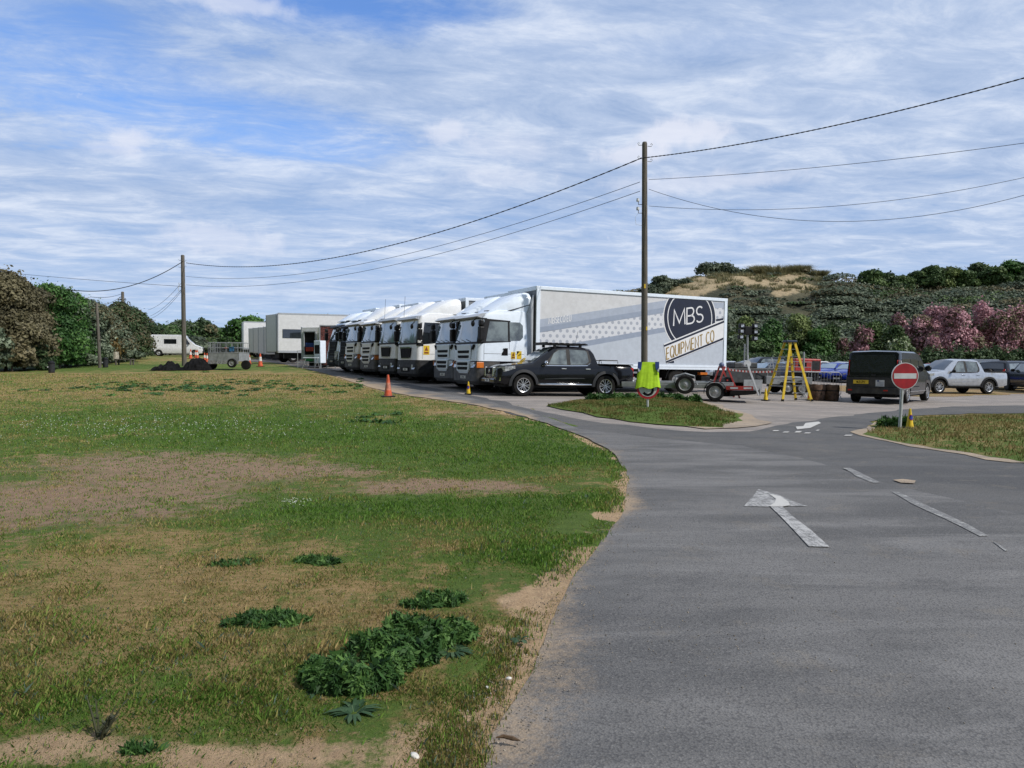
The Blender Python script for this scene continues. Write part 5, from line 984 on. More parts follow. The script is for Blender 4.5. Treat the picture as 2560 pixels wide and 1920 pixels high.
# catering / equipment truck with open side door beside the lorries
Y = 52.5; t = boxtruck('equipment_van', 'open white equipment truck with shelves and red side flap between trailer and lorries', 'far white trailers and lorries', at(814, 54.0), 54.0, math.pi + R(74), 3.8, 1.55, .6, 2.85, (-.8,), None)
m = MB(); m.box(1.88, 1.93, -.50, .35, .9, 2.5); m.build('door_opening', ink, t)
m = MB(); m.box(1.92, 1.98, .35, .42, .9, 2.56); m.box(1.92, 1.98, -.57, -.50, .9, 2.56); m.box(1.92, 2.0, -.57, .42, 2.50, 2.58); m.build('door_frame', ltgrey, t)
for k, (mm, z) in enumerate(((signblue, 1.45), (red, 1.15), (mat('green_crate', (.02, .22, .06), .5), .45))): m = MB(); m.box(1.94, 2.15 + .2 * (k == 2), -.3, .3, z, z + .28); m.build('shelf_box', mm, t, bev=.02)
m = MB()
for yy in (-.6, .7): m.tube([(2.0, yy, 0), (2.0, yy, 1.2), (2.7, yy, 1.2), (2.7, yy, 0)], .025, 6)
m.box(2.0, 2.7, -.6, .7, .36, .40); m.build('ramp_rail', galv, t)
o = thing('tool_cabinet', 'white tall cabinet on legs in front of the open equipment truck', 'cabinet'); m = MB(); m.box(-.35, .35, -.3, .3, .35, 1.9); m.build('cabinet_body', white, o, bev=.03); m = MB(); m.box(.35, .37, -.22, .22, 1.0, 1.6); m.build('panel', black, o)
m = MB(); [m.box(a - .03, a + .03, b - .03, b + .03, 0, .35) for a in (-.3, .3) for b in (-.25, .25)]; m.build('leg', galv, o); put(o, at(803, 51.2), 51.2, math.pi + R(60), L=1)
o = thing('red_panel_rack', 'dark red and brown curtained rack beside the leftmost lorry', 'rack'); m = MB(); m.box(-.5, .5, -.3, .3, .2, 2.9); m.build('curtain', mat('maroon_fabric', (.13, .04, .035), .9, nz=.4, scale=12), o, bev=.05); m = MB(); m.box(-.55, .55, -.34, .34, 2.9, 2.98); [m.box(a - .03, a + .03, b - .03, b + .03, 0, 2.9) for a in (-.52, .52) for b in (-.32, .32)]; m.build('rack_frame', galv, o); put(o, at(819, 51.5), 51.5, R(15), L=1)
o = thing('folding_table', 'small metal sawhorse table in front of the equipment truck', 'table'); m = MB(); m.box(-.5, .5, -.25, .25, .72, .76); m.build('table_top', white, o); m = MB()
for a in (-.4, .4): m.bar((a - .15, -.22, 0), (a + .1, -.2, .72), .03, .03); m.bar((a + .15, .22, 0), (a - .1, .2, .72), .03, .03)
m.build('leg_frame', galv, o); put(o, at(778, 50.2), 50.2, R(5), L=1)
# ------------------------------------------------------------------ cars, pickups and vans; s runs from the nose backwards
class Car:
    def __init__(c, name, label, cat, group, L, W_, top, belt, low, wc, wr, tum, pm, archpad=.06, nose=.13):
        c.t = thing(name, label, cat, group); c.L, c.W, c.wc, c.wr, c.tum = L, W_, wc, wr, tum; c.top, c.belt, c.low = top, belt, low; c.nose = nose; c.ra = wr + archpad
        S = set(np.round(np.linspace(0, L, 34), 3)) | {p[0] for p in top}
        for w in wc:
            for a in range(0, 181, 12): S.add(round(w + math.cos(R(a)) * c.ra, 3))
            S |= {w - c.ra - .01, w + c.ra + .01}
        S = sorted(x for x in S if 0 <= x <= L); rings = []
        for s in S:
            w, zl, zb, zt, wt = c.at(s); zm1 = max(zl + .03, min(zb - .25, zl + .16)); zm1 = max(zm1, zl + .01); zm2 = max(zm1 + .01, zb - .16)
            h = [(w * .95 if zl < low + .05 else w - .01, zl), (w, zm1), (w + .0, zm2), (w - .035, zb), (wt + .015, max(zb + .005, zt - .07)), (wt - .07, max(zb + .008, zt - .012)), (0, zt + .015)]
            rings.append([(L / 2 - s, y, z) for y, z in h] + [(L / 2 - s, -y, z) for y, z in h[-2::-1]])
        m = MB(); m.loft(rings); c.body = m.build('body', pm, c.t, smooth=32)
        m = MB(); m.box(L / 2 - .35, -L / 2 + .3, -W_ / 2 + .28, W_ / 2 - .28, low * .75, min(.75, low + .45)); m.build('underbody', black, c.t)
    def at(c, s):
        L = c.L; w = c.W / 2 * (1 - c.nose * max(0, 1 - s / .55) ** 2 - .06 * max(0, 1 - (L - s) / .3) ** 2)
        zt = float(np.interp(s, *zip(*c.top))); zb = min(float(np.interp(s, *zip(*c.belt))), zt - .02); zl = c.low + (.10 * max(0, 1 - s / .3) + .10 * max(0, 1 - (L - s) / .3))
        for q in c.wc:
            if abs(s - q) < c.ra: zl = max(zl, c.wr + math.sqrt(c.ra ** 2 - (s - q) ** 2))
        return w, min(zl, zb - .06), zb, zt, w - .035 - c.tum * (zt - zb)
    def ys(c, s, z):
        w, zl, zb, zt, wt = c.at(s)
        if z <= zb: return w - .035 * max(0, min(1, (z - zb + .16) / .16))
        return (w - .035) + (wt + .015 - (w - .035)) * min(1, (z - zb) / max(.05, zt - .07 - zb))
    def side(c, name, poly, m_, off=.008, th=.02, par=None, both=True):
        o = None
        for sd in ((1, -1) if both else (1,)):
            m = MB(); c_ = (sum(p[0] for p in poly) / len(poly), sum(p[1] for p in poly) / len(poly))
            m.loft([[(c.L / 2 - s, sd * (c.ys(s, z) + o_), z) for s, z in poly] for o_ in (-th, off)]); o = m.build(name, m_, par or c.t)
        return o
    def over(c, name, sa, sb, m_, inset=.10, off=.012, inset2=None, ny=9):
        m = MB(); rows = []; inset2 = inset if inset2 is None else inset2
        for k in range(6):
            s = sa + (sb - sa) * k / 5; w, zl, zb, zt, wt = c.at(s); i_ = inset + (inset2 - inset) * k / 5; ww = wt - i_
            sl = (c.at(min(c.L, s + .05))[3] - c.at(max(0, s - .05))[3]) / .1; nn = math.hypot(1, sl)
            rows.append([(c.L / 2 - s + off * sl / nn, ww * (2 * j / (ny - 1) - 1), zt + .015 * (1 - abs(2 * j / (ny - 1) - 1)) - .012 * abs(2 * j / (ny - 1) - 1) ** 3 + off / nn) for j in range(ny)])
        m.loft(rows, cap=False, closed=False); return m.build(name, m_, c.t, smooth=60)
    def wrap(c, name, pts, m_, front=True, both=True, off=.012, par=None):
        """strip following the corner: pts = (s or None for end face, y, z0, z1)"""
        o = None
        for sd in ((1, -1) if both else (1,)):
            m = MB(); r0 = []
            for s, y, z0, z1 in pts:
                yy = y if y is not None else c.at(s)[0] - .004 + off; xx = (c.L / 2 - s) if front else (-c.L / 2 + s)
                ex = off if y is not None else 0
                r0.append([((xx + (ex if front else -ex)), sd * yy, z0), ((xx + (ex if front else -ex)), sd * yy, z1), ((xx + (-.05 if front else .05)), sd * (yy - .04), z1), ((xx + (-.05 if front else .05)), sd * (yy - .04), z0)])
            m.loft(r0); o = m.build(name, m_, par or c.t)
        return o
    def endbox(c, name, y0, y1, z0, z1, m_, front=True, d=.015, par=None, bev=0):
        m = MB(); x = c.L / 2 if front else -c.L / 2; s_ = 1 if front else -1; m.box(x - .06 * s_, x + d * s_, y0, y1, z0, z1); return m.build(name, m_, par or c.t, bev=bev)
    def wheels(c, rim='alloy', w=.24, hub=.62):
        for q in c.wc:
            for sd in (1, -1): wheel(c.t, c.L / 2 - q, sd * (c.W / 2 - w / 2 - .005), c.wr, w, sd, rim, hub)
    def flares(c, m_, w=.07, out=.03):
        for q in c.wc:
            for sd in (1, -1):
                m = MB(); rr = []
                for a in range(-4, 185, 9):
                    p = [(c.ra - .01, -.06), (c.ra - .01, out), (c.ra + w, out * .6), (c.ra + w, -.06)]; s = q - math.cos(R(a)) * c.ra
                    w0 = c.at(max(0, min(c.L, s)))[0]
                    rr.append([(c.L / 2 - q + math.cos(R(a)) * r_, sd * (w0 + o_), max(.2, c.wr + math.sin(R(a)) * r_)) for r_, o_ in p])
                m.loft(rr); m.build('wheel_arch', m_, c.t, smooth=50)
    def mirrors(c, s, z, m_, sz=.11):
        for sd in (1, -1):
            m = MB(); y = c.ys(s, z); m.sphere((c.L / 2 - s + .02, sd * (y + .15), z + .04), (.07, .13, sz * .8), 12); m.bar((c.L / 2 - s, sd * (y - .02), z), (c.L / 2 - s + .01, sd * (y + .1), z + .02), .05, .04); m.build('mirror', m_, c.t, smooth=60)
    def by_wheels(c, Pf, Pr, near=1):
        Pf, Pr = Vector(Pf), Vector(Pr); d = (Pf - Pr).normalized(); mid = (c.wc[0] + c.wc[1]) / 2; ctr = (Pf + Pr) / 2 + d * (mid - c.L / 2); nv = Vector((-d.y, d.x)) * near
        ctr -= nv * (c.W / 2 - .1); put(c.t, ctr.x, ctr.y, math.atan2(d.y, d.x), L=c.wc[1] - c.wc[0]); return c
def pickup(label, pm, flare_m, dims, style):
    L, W_, H = dims; k = H / 1.8
    top = [(0, .70 * k), (.04, .98 * k), (.22, 1.06 * k), (.9, 1.14 * k), (1.32, 1.19 * k), (1.75, 1.50 * k), (2.12, 1.73 * k), (2.5, 1.795 * k), (3.2, 1.79 * k), (3.58, 1.73 * k), (3.70, 1.60 * k), (3.86, 1.16 * k), (4.2, 1.14 * k), (L - .05, 1.16 * k), (L, 1.10 * k)]
    belt = [(0, .9 * k), (.5, .98 * k), (1.5, 1.05 * k), (3.2, 1.10 * k), (3.8, 1.12 * k), (L, 1.06 * k)]
    c = Car('pickup_truck', label, 'pickup', None, L, W_, top, belt, .40, (.98, .98 + 3.17), .385, .30, pm, .075)
    c.over('windscreen', 1.40, 2.10, paleglass if style == 'black' else glass, .07, .012, .10); c.over('rear_window', 3.66, 3.80, glass, .18)
    g = paleglass
    c.side('door_window', [(1.92, 1.13 * k), (2.62, 1.13 * k), (2.62, 1.67 * k), (2.36, 1.66 * k), (2.15, 1.53 * k)], g, .006); c.side('rear_door_window', [(2.76, 1.13 * k), (3.34, 1.15 * k), (3.48, 1.26 * k), (3.44, 1.60 * k), (3.36, 1.655 * k), (2.76, 1.68 * k)], g, .006)
    c.side('window_surround', [(1.70, 1.10 * k), (2.69, 1.095 * k), (3.52, 1.15 * k), (3.58, 1.30 * k), (3.50, 1.655 * k), (2.6, 1.70 * k), (2.3, 1.68 * k)], black, .002)
    for s in (1.62, 2.70, 3.62): c.side('door_seam', [(s - .006, .52), (s + .006, .52), (s + .006, 1.08 * k), (s - .006, 1.08 * k)], ink, .002)
    c.side('sill_trim', [(1.66, 1.075 * k), (2.8, 1.085 * k), (3.40, 1.10 * k), (3.54, 1.20 * k), (3.56, 1.22 * k), (3.42, 1.125 * k), (2.8, 1.107 * k), (1.66, 1.097 * k)], chrome if style == 'black' else black, .012)
    for s in (2.48, 3.42):
        for sd in (1, -1): m = MB(); m.box(L / 2 - s - .1, L / 2 - s + .1, sd * (W_ / 2 - .02), sd * (W_ / 2 + .03), .965 * k, 1.0 * k); m.build('door_handle', chrome if style == 'black' else pm, c.t, bev=.012)
    c.side('crease_glint', [(1.75, .60 * k), (3.3, .635 * k), (3.3, .66 * k), (2.6, .665 * k), (1.75, .62 * k)], mat('crease_highlight_' + style, (.05, .052, .06) if style == 'black' else (.4, .42, .46), .25, .5, coat=1), .010)  # strip whose colour paints the highlight along the door crease
    c.wheels('alloy', .26, .66); c.flares(flare_m, .09, .045)
    c.wrap('headlight', [(.02, .48, .84 * k, .96 * k), (.05, .70, .82 * k, 1.0 * k), (.28, None, .84 * k, 1.02 * k), (.62, None, .95 * k, 1.05 * k)], lampglass)
    gr = c.endbox('grille', -.46, .46, .74 * k, .97 * k, ink, bev=.02); c.endbox('grille_chrome', -.52, -.44, .66 * k, .98 * k, chrome, d=.03, par=gr, bev=.01); c.endbox('grille_chrome', .44, .52, .66 * k, .98 * k, chrome, d=.03, par=gr, bev=.01)
    m = MB(); m.disc((L / 2 + .012, 0, .85 * k), (1, 0, 0), [(0, .075), (.02, .07), (.022, .05), (.01, .048)], 20); m.box(L / 2 + .01, L / 2 + .03, -.09, .09, .84 * k, .865 * k); m.build('badge', chrome, gr)
    c.endbox('bumper', -.80, .80, .42, .60, pm if style == 'black' else black, d=.08, bev=.05)
    c.wrap('fog_lamp_surround', [(.0, .55, .50, .60), (.0, .74, .50, .63), (.14, None, .52, .63)], chrome if style == 'black' else dgrey)
    c.wrap('tail_light', [(.0, .70, .72 * k, 1.06 * k), (.0, .86, .70 * k, 1.06 * k), (.16, None, .78 * k, 1.05 * k)], redlens, front=False)
    for sd in (1, -1): m = MB(); m.tube([(L / 2 - 1.50, sd * (W_ / 2 - .12), .44), (L / 2 - 1.58, sd * (W_ / 2 + .02), .42), (L / 2 - 3.55, sd * (W_ / 2 + .02), .42), (L / 2 - 3.6, sd * (W_ / 2 - .12), .44)], .038, 10); m.build('side_step', chrome if style == 'black' else dgrey, c.t, smooth=50)
    m = MB(); m.box(-L / 2 - .12, -L / 2 + .1, -.75, .75, .48, .62); m.build('rear_bumper', galv if style == 'black' else black, c.t, bev=.03)
    m = MB(); m.box(-L / 2 - .02, L / 2 - 3.92, -W_ / 2 + .08, W_ / 2 - .08, 1.155 * k, 1.195 * k); m.build('bed_cover', black, c.t, bev=.01)
    c.mirrors(1.78, 1.13 * k, chrome if style == 'black' else black); plate(c.t, (L / 2 + .085, 0, .53), (0, 1, 0), (0, 0, 1), (1, 0, 0), 'SC17 PNY' if style == 'black' else 'HN23 LRK', plate_w)
    return c
GL['V'] = (.6, [[(0, 1), (.3, 0), (.6, 1)]]); GL['X'] = (.56, [[(0, 0), (.56, 1)], [(0, 1), (.56, 0)]])
P1 = pickup('black crew cab pickup with roof rack parked in front of the long lorry', pblack, mat('arch_plastic', (.02, .021, .024), .5, nz=.2), (5.27, 1.85, 1.80), 'black')
P1.by_wheels((at(1307, 26.0), 26.0), (at(1511, 27.0), 27.0))
rk = None; L = 5.27; m = MB(); m.box(L / 2 - 1.98, L / 2 - 3.52, -.62, .62, 1.845, 1.895)
for k in range(7): m.box(L / 2 - 2.05 - k * .22, L / 2 - 2.13 - k * .22, -.64, .64, 1.90, 1.915)
m.box(L / 2 - 1.92, L / 2 - 1.98, -.60, .60, 1.83, 1.93)
for s in (2.25, 3.25):
    for y in (-.56, .56): m.box(L / 2 - s - .05, L / 2 - s + .05, y - .03, y + .03, 1.76, 1.89)
m.build('roof_rack', black, P1.t); m = MB(); m.tube([(L / 2 - 3.1, .45, 1.9), (L / 2 - 3.2, .45, 2.35)], .006, 5); m.build('aerial', black, P1.t)
m = MB()
for y in (-.7, .7): m = MB(); m.tube([(L / 2 - 3.95, y, 1.2), (L / 2 - 3.97, y, 1.32), (L / 2 - 4.7, y, 1.32), (L / 2 - 4.72, y, 1.22)], .02, 6); m.build('bed_rail', black, P1.t)
P2 = pickup('silver crew cab pickup parked right of the dark van', psilver, black, (5.37, 1.92, 1.88), 'silver'); P2.by_wheels((at(2346, 39.6), 39.6), (at(2470, 40.3), 40.3))

def van(label, pm, L, W_, H, style):
    if style == 'dark': top = [(0, .75), (.05, .95), (.3, 1.08), (.95, 1.24), (1.25, 1.42), (1.75, 1.78), (2.1, H - .05), (2.5, H), (L - .35, H), (L - .10, H - .04), (L - .02, H - .35), (L, 1.15)]; wc = (.98, L - .98); tum = .10
    else: top = [(0, .8), (.06, 1.0), (.45, 1.18), (.85, 1.32), (1.15, 1.62), (1.6, 2.05), (1.75, 2.3), (2.1, H - .03), (2.6, H), (L - .15, H - .01), (L - .02, H - .1), (L, 1.2)]; wc = (.9, L - 1.0); tum = .06
    c = Car('van', label, 'van', None, L, W_, top, [(0, .9), (.9, 1.05), (L, 1.12)], .30, wc, .34, tum, pm, .06, nose=.16)
    hz_ = 1.24 if style == 'dark' else 1.35
    a, b = (1.22, 1.86) if style == 'dark' else (1.12, 1.66)
    c.over('windscreen', a, b, glass, .06, .012, .10)
    c.side('door_window', [(1.32, 1.20), (2.22, 1.20), (2.22, 1.62), (1.86, 1.62), (1.50, 1.38)] if style == 'dark' else [(1.32, 1.35), (1.95, 1.30), (1.95, 1.95), (1.68, 1.95)], glass, .008)
    if style == 'dark':
        c.side('side_window', [(2.36, 1.20), (3.4, 1.22), (3.4, 1.66), (2.36, 1.66)], glass, .008); c.side('rear_side_window', [(3.5, 1.24), (L - .38, 1.28), (L - .30, 1.66), (3.5, 1.68)], glass, .008)
        for s in (1.32, 2.29, 3.45): c.side('door_seam', [(s - .006, .4), (s + .006, .4), (s + .006, 1.1), (s - .006, 1.1)], ink, .002)
        c.side('rail', [(2.4, .60), (L - .9, .60), (L - .9, .63), (2.4, .63)], ink, .004); c.side('sill_trim', [(1.4, .42), (3.7, .42), (3.7, .45), (1.4, .45)], chrome, .014)
        m = MB(); xb = -L / 2; m.loft([[(xb - .012 + (.02 * max(0, z - 1.15) / .6) + o_, y, z) for y, z in ((-.74, 1.16), (.74, 1.16), (.80, 1.26), (.76, 1.76), (.70, 1.82), (-.70, 1.82), (-.76, 1.76), (-.80, 1.26))] for o_ in (.04, 0)])
        m.build('rear_window', mat('dark_rear_glass', (.022, .028, .04), .15, nz=.2, coat=.8), c.t)
        c.wrap('tail_light', [(.0, .84, 1.02, 1.62), (.06, None, 1.02, 1.62), (.15, None, 1.04, 1.60)], redlens, front=False); c.endbox('reversing_lamp', -.965, -.90, 1.36, 1.60, mat('clear_lens', (.6, .6, .6), .2), False, .016)
        m = MB(); m.box(-L / 2 - .07, -L / 2 + .06, -.93, .93, .36, .60); m.box(-L / 2 - .03, -L / 2 + .0, -.93, .93, .60, .98); m.build('rear_bumper', mat('van_bumper', (.024, .025, .028), .6, nz=.2, dirt=.2), c.t, bev=.03)
        m = MB(); m.box(-L / 2 - .025, -L / 2, -.93, .93, 1.015, 1.035); m.box(-L / 2 - .035, -L / 2, -.12, .04, 1.03, 1.09); m.build('tailgate_trim', dgrey, c.t)
        m = MB(); m.box(-L / 2 - .10, -L / 2, -.3, .3, .58, .62); m.build('step', dgrey, c.t)
        m = MB(); m.box(-L / 2 - .075, -L / 2 - .06, -.55, -.4, .47, .52); m.box(-L / 2 - .075, -L / 2 - .06, .7, .85, .47, .52); m.build('reflector', redlens, c.t)
        plate(c.t, (-L / 2 - .035, .40, .80), (0, -1, 0), (0, 0, 1), (-1, 0, 0), 'HK21 ZPW', plate_y, .54, .14)
        m = MB(); m.box(-L / 2 - .04, -L / 2 - .03, -.42, -.12, .64, .88); st = m.build('notice', mat('notice_paper', (.55, .57, .60), .6, nz=.1), c.t); m = MB(); 
        for q in range(5): m.box(-L / 2 - .043, -L / 2 - .04, -.40, -.16 - .02 * (q % 2), .67 + q * .03, .675 + q * .03)
        m.box(-L / 2 - .043, -L / 2 - .04, -.24, -.17, .82, .87); m.build('print', signblue, st)
        c.wheels('alloy', .23, .68); c.mirrors(1.45, 1.28, pm, .15)
    else:
        c.side('side_window', [(2.75, 1.38), (4.05, 1.38), (4.05, 1.92), (2.75, 1.92)], glass, .010); c.side('lower_trim', [(.4, .42), (1.2, .42), (1.2, .50), (.4, .5)], dgrey, .01)
        m = MB(); m.box(L / 2 - 1.8, -L / 2 + .25, -.75, .75, H - .0, H + .07); m.build('roof_cap', pm, c.t, bev=.05)
        for s in (1.28, 2.05, 2.65, 4.2): c.side('door_seam', [(s - .008, .45), (s + .008, .45), (s + .008, 1.9 if s > 2 else 1.3), (s - .008, 1.9 if s > 2 else 1.3)], ltgrey, .002)
        m = MB(); m.box(-L / 2 - .06, -L / 2 + .8, -.98, .98, .36, .55); m.build('rear_bumper', dgrey, c.t, bev=.03); c.endbox('front_bumper', -.85, .85, .36, .62, dgrey, d=.05, bev=.04)
        c.wrap('tail_light', [(.0, .86, .9, 1.4), (.05, None, .9, 1.4)], redlens, front=False); c.wheels('steel', .22, .60); c.mirrors(1.45, 1.42, black, .15)
    c.wrap('headlight', [(.03, .52, .78, .95), (.06, .76, .78, .98), (.30, None, .82, 1.02)], lampglass); c.endbox('grille', -.5, .5, .6, .92, ink, bev=.02)
    return c
V1 = van('charcoal passenger van seen from behind, next to the no entry sign', pvan, 4.95, 1.98, 1.97, 'dark'); V1.by_wheels((at(2313, 30.0), 30.0), (at(2265, 27.8), 27.8), -1)
V2 = van('white high roof van with side window parked at the far tree line', pwhite, 5.6, 1.95, 2.35, 'white'); V2.by_wheels((at(482, 84.5), 84.5), (at(402, 83.5), 83.5), -1)

def car(label, pm, x, Y, yaw, style='hatch', group='cars parked at the back of the car park', name='parked_car', cat='car'):
    if style == 'hatch': L, W_, top = 4.2, 1.78, [(0, .55), (.05, .72), (.3, .84), (.95, .95), (1.15, 1.0), (1.9, 1.38), (2.3, 1.46), (3.2, 1.45), (3.8, 1.30), (4.12, 1.0), (4.2, .9)]; rf = 3.3; belt = [(0, .7), (1, .86), (4.2, .98)]; wr = .32; win = [(1.42, .93), (3.55, 1.0), (3.40, 1.27), (2.9, 1.37), (2.3, 1.38), (1.9, 1.28)]; low = .24
    else: L, W_, top = 4.75, 1.92, [(0, .6), (.05, .92), (.3, 1.08), (1.0, 1.17), (1.35, 1.22), (1.95, 1.68), (2.3, 1.80), (4.4, 1.80), (4.62, 1.70), (4.72, 1.2), (4.75, 1.0)]; rf = 4.6; belt = [(0, .9), (1, 1.05), (4.75, 1.12)]; wr = .38; win = [(1.70, 1.18), (4.35, 1.20), (4.30, 1.62), (2.3, 1.66), (2.1, 1.60)]; low = .34
    c = Car(name, label, cat, group, L, W_, top, belt, low, (.88, L - .92), wr, .34 if style == 'hatch' else .22, pm, .05, nose=.18)
    c.over('windscreen', 1.2 if style == 'hatch' else 1.42, 1.88 if style == 'hatch' else 1.98, screen if style == 'hatch' else glass, .05, .012, .09); c.over('rear_window', 3.84 if style == 'hatch' else 4.63, 4.06 if style == 'hatch' else 4.70, glass, .12)
    c.side('side_window', win, paleglass if style != 'hatch' else glass, .006); m_s = (win[1][0] + win[0][0]) / 2 + .05; c.side('pillar_trim', [(m_s - .03, win[0][1]), (m_s + .03, win[0][1]), (m_s + .02, win[3][1]), (m_s - .04, win[3][1])], black, .012)
    c.wrap('headlight', [(.02, .46, .62 if style == 'hatch' else .84, .70 if style == 'hatch' else .96), (.05, .66, .62 if style == 'hatch' else .84, .74 if style == 'hatch' else 1.0), (.35, None, .66 if style == 'hatch' else .88, .76 if style == 'hatch' else 1.02)], lampglass)
    zt_ = .78 if style == 'hatch' else .95; c.wrap('tail_light', [(.0, .58, zt_, zt_ + .14), (.0, .76, zt_ - .02, zt_ + (.16 if style == 'hatch' else .35)), (.2, None, zt_, zt_ + (.15 if style == 'hatch' else .33))], redlens, front=False)
    c.endbox('grille', -.42, .42, .38, .56 if style == 'hatch' else .85, ink, bev=.02); c.wheels('alloy' if style == 'hatch' else 'dark', .21, .66); c.mirrors(1.55 if style == 'hatch' else 1.85, 1.0 if style == 'hatch' else 1.22, pm if style == 'hatch' else black)
    plate(c.t, (L / 2 + .03, 0, .34), (0, 1, 0), (0, 0, 1), (1, 0, 0), 'HN16 XVD', plate_w)
    if style != 'hatch': c.flares(black, .07, .03)
    put(c.t, x, Y, yaw, L=2.6); return c
FC = math.pi
for px, Y, yw, pm, st, lab in [(2078, 59, FC + R(38), pblue, 'hatch', 'bright blue car, left of the two blue cars beside the dark van'), (2128, 56.5, FC + R(38), pblue, 'hatch', 'bright blue car half hidden behind the dark van'),
        (2092, 66, FC + R(35), psilver, 'hatch', 'silver car showing only its roof behind the two blue cars'), (2330, 62, FC + R(25), pred, 'hatch', 'red car behind the dark van and the silver pickup bonnet'),
        (2430, 60, FC + R(20), pgrey, 'suv', 'grey car behind the roof of the silver pickup'), (1848, 55, FC + R(35), pdk, 'hatch', 'dark car just right of the lorry rear behind the low trailer'),
        (1800, 60, FC + R(35), psilver, 'hatch', 'silver car mostly hidden by the lorry rear corner'), (1912, 53, FC + R(30), pdk, 'hatch', 'dark car behind the left leg of the stepladder'),
        (1898, 65, FC + R(20), pblack, 'suv', 'black off roader rising above the other cars near the light tower'), (1955, 62, FC + R(30), pgrey, 'hatch', 'grey car behind the stepladder rungs'), (1870, 68, FC + R(30), pwhite, 'hatch', 'white car in the back row behind the light tower'),
        (2035, 68, FC + R(32), pwhite, 'hatch', 'pale car in the back row behind the red generator'), (2155, 68, FC + R(30), pwhite, 'hatch', 'white car roof seen over the blue cars')]:
    car(lab, pm, at(px, Y), Y, yw, st)
c4 = car('black off roader parked tail first behind the silver pickup', pblack, at(2528, 47.5), 47.5, R(30), 'suv', name='off_road_car')
m = MB(); m.disc((-4.75 / 2 - .1, .15, 1.0), (1, 0, 0), [(-.08, .01), (-.08, .3), (.05, .34), (.06, .01)], 20)
m.build('wheel_cover', black, c4.t, smooth=40); m = MB(); m.disc((-4.75 / 2 - .03, .75, 1.35), (1, 0, 0), [(-.01, .001), (-.01, .09), (.0, .09)], 14); m.build('round_sticker', signwhite, c4.t)
car('dark blue off roader cut by the right edge of the photo', pdk, at(2592, 43.5), 43.5, R(80), 'suv', name='off_road_car')
# ------------------------------------------------------------------ poles and wires
def pole(name, px, Y, ytop, r, lab, lean=0., parts=True, g='wooden poles carrying the overhead wires'):
    x = at(px, Y); z = h1(x, Y); h = 1.6 + (898 - ytop) / F * Y - z; t = thing(name, lab, 'utility pole', g, (x, Y, z)); m = MB(); m.tube([(0, 0, -.3), (lean * .4, 0, h * .5), (lean, 0, h - .06), (lean, 0, h)], [r * 1.12, r, r * .84, r * .66], 16); m.build('shaft', wood, t, smooth=50)
    t['top'] = z + h; return t, x, Y, z, h
t1, x1, y1, z1, hh1 = pole('utility_pole', 1611, 26.3, 361, .108, 'tall weathered wooden pole behind the five sign and yellow vest', -.04)
def hook(t, x, y, z, s=1, nm='hook'):
    m = MB(); m.tube([(x, y, z), (x + .13 * s, y - .01, z - .01), (x + .17 * s, y - .02, z + .05), (x + .13 * s, y - .02, z + .09), (x + .10 * s, y - .02, z + .05)], .012, 6); return m.build(nm, galv, t)
for s, z in ((-1, 9.02), (1, 8.98), (-1, 8.55), (1, 8.45)): hook(t1, -.03 + s * .09, -.03, z - z1 + .10, s)
m = MB()
for k, z in enumerate((7.05, 6.75)): m.tube([(-.1, 0, z - z1), (-.25, -.02, z - z1), (-.25, -.02, z - z1 + .12)], .013, 6)
br = m.build('insulator_bracket', dgrey, t1)
for z in (7.2, 6.9): m = MB(); m.disc((-.27, -.02, z - z1), (0, 0, 1), [(-.05, .02), (-.05, .05), (.0, .06), (.02, .045), (.06, .05), (.07, .01)], 12); m.build('insulator', signwhite, br, smooth=50)
m = MB(); m.tube([(-.25, -.02, 6.75 - z1), (-.36, -.02, 6.6 - z1), (-.33, -.02, 6.35 - z1), (-.1, -.05, 6.3 - z1)], .006, 5); m.build('wire_loop', signwhite, t1)
m = MB(); m.box(-.05, .01, -.115, -.098, 4.1 - z1, 4.25 - z1); m.build('yellow_tag', plate_y, t1); m = MB(); m.box(.03, .08, -.112, -.095, 2.62 - z1, 2.75 - z1); m.build('yellow_tag', plate_y, t1)
t2, x2, y2, z2, hh2 = pole('utility_pole', 461, 54, 639, .15, 'wooden pole by the black tarpaulins, in front of the white van', 0)
for s, z in ((-1, .4), (1, .45), (-1, .9), (1, .85)): hook(t2, s * .12, -.05, hh2 - z, s)
m = MB(); m.tube([(-.1, 0, hh2 - 2.6), (-.35, 0, hh2 - 2.6), (-.35, 0, hh2 - 2.3)], .02, 6); m.tube([(-.1, 0, hh2 - 2.3), (-.3, 0, hh2 - 2.3), (-.3, 0, hh2 - 2.0)], .02, 6); m.build('insulator_bracket', signwhite, t2)
t3, x3, y3, z3, hh3 = pole('utility_pole', 250, 51, 758, .10, 'thin leaning wooden pole standing before the left tree line', -.14)
m = MB(); m.tube([(-.05, 0, hh3 * .38), (.10, -.05, hh3 * .43), (.16, -.05, hh3 * .47)], [.05, .04, .03], 6); m.build('brace', wood, t3)
t4, x4, y4, z4, hh4 = pole('utility_pole', 310, 78, 730, .17, 'far dark pole rising out of the trees between thin pole and white van', 0)
m = MB(); m.box(-.3, .35, -.05, .05, hh4 - .9, hh4 - .8); m.build('crossarm', dgrey, t4)
wm = mat('cable_black', (.02, .02, .022), .7, nz=.2)
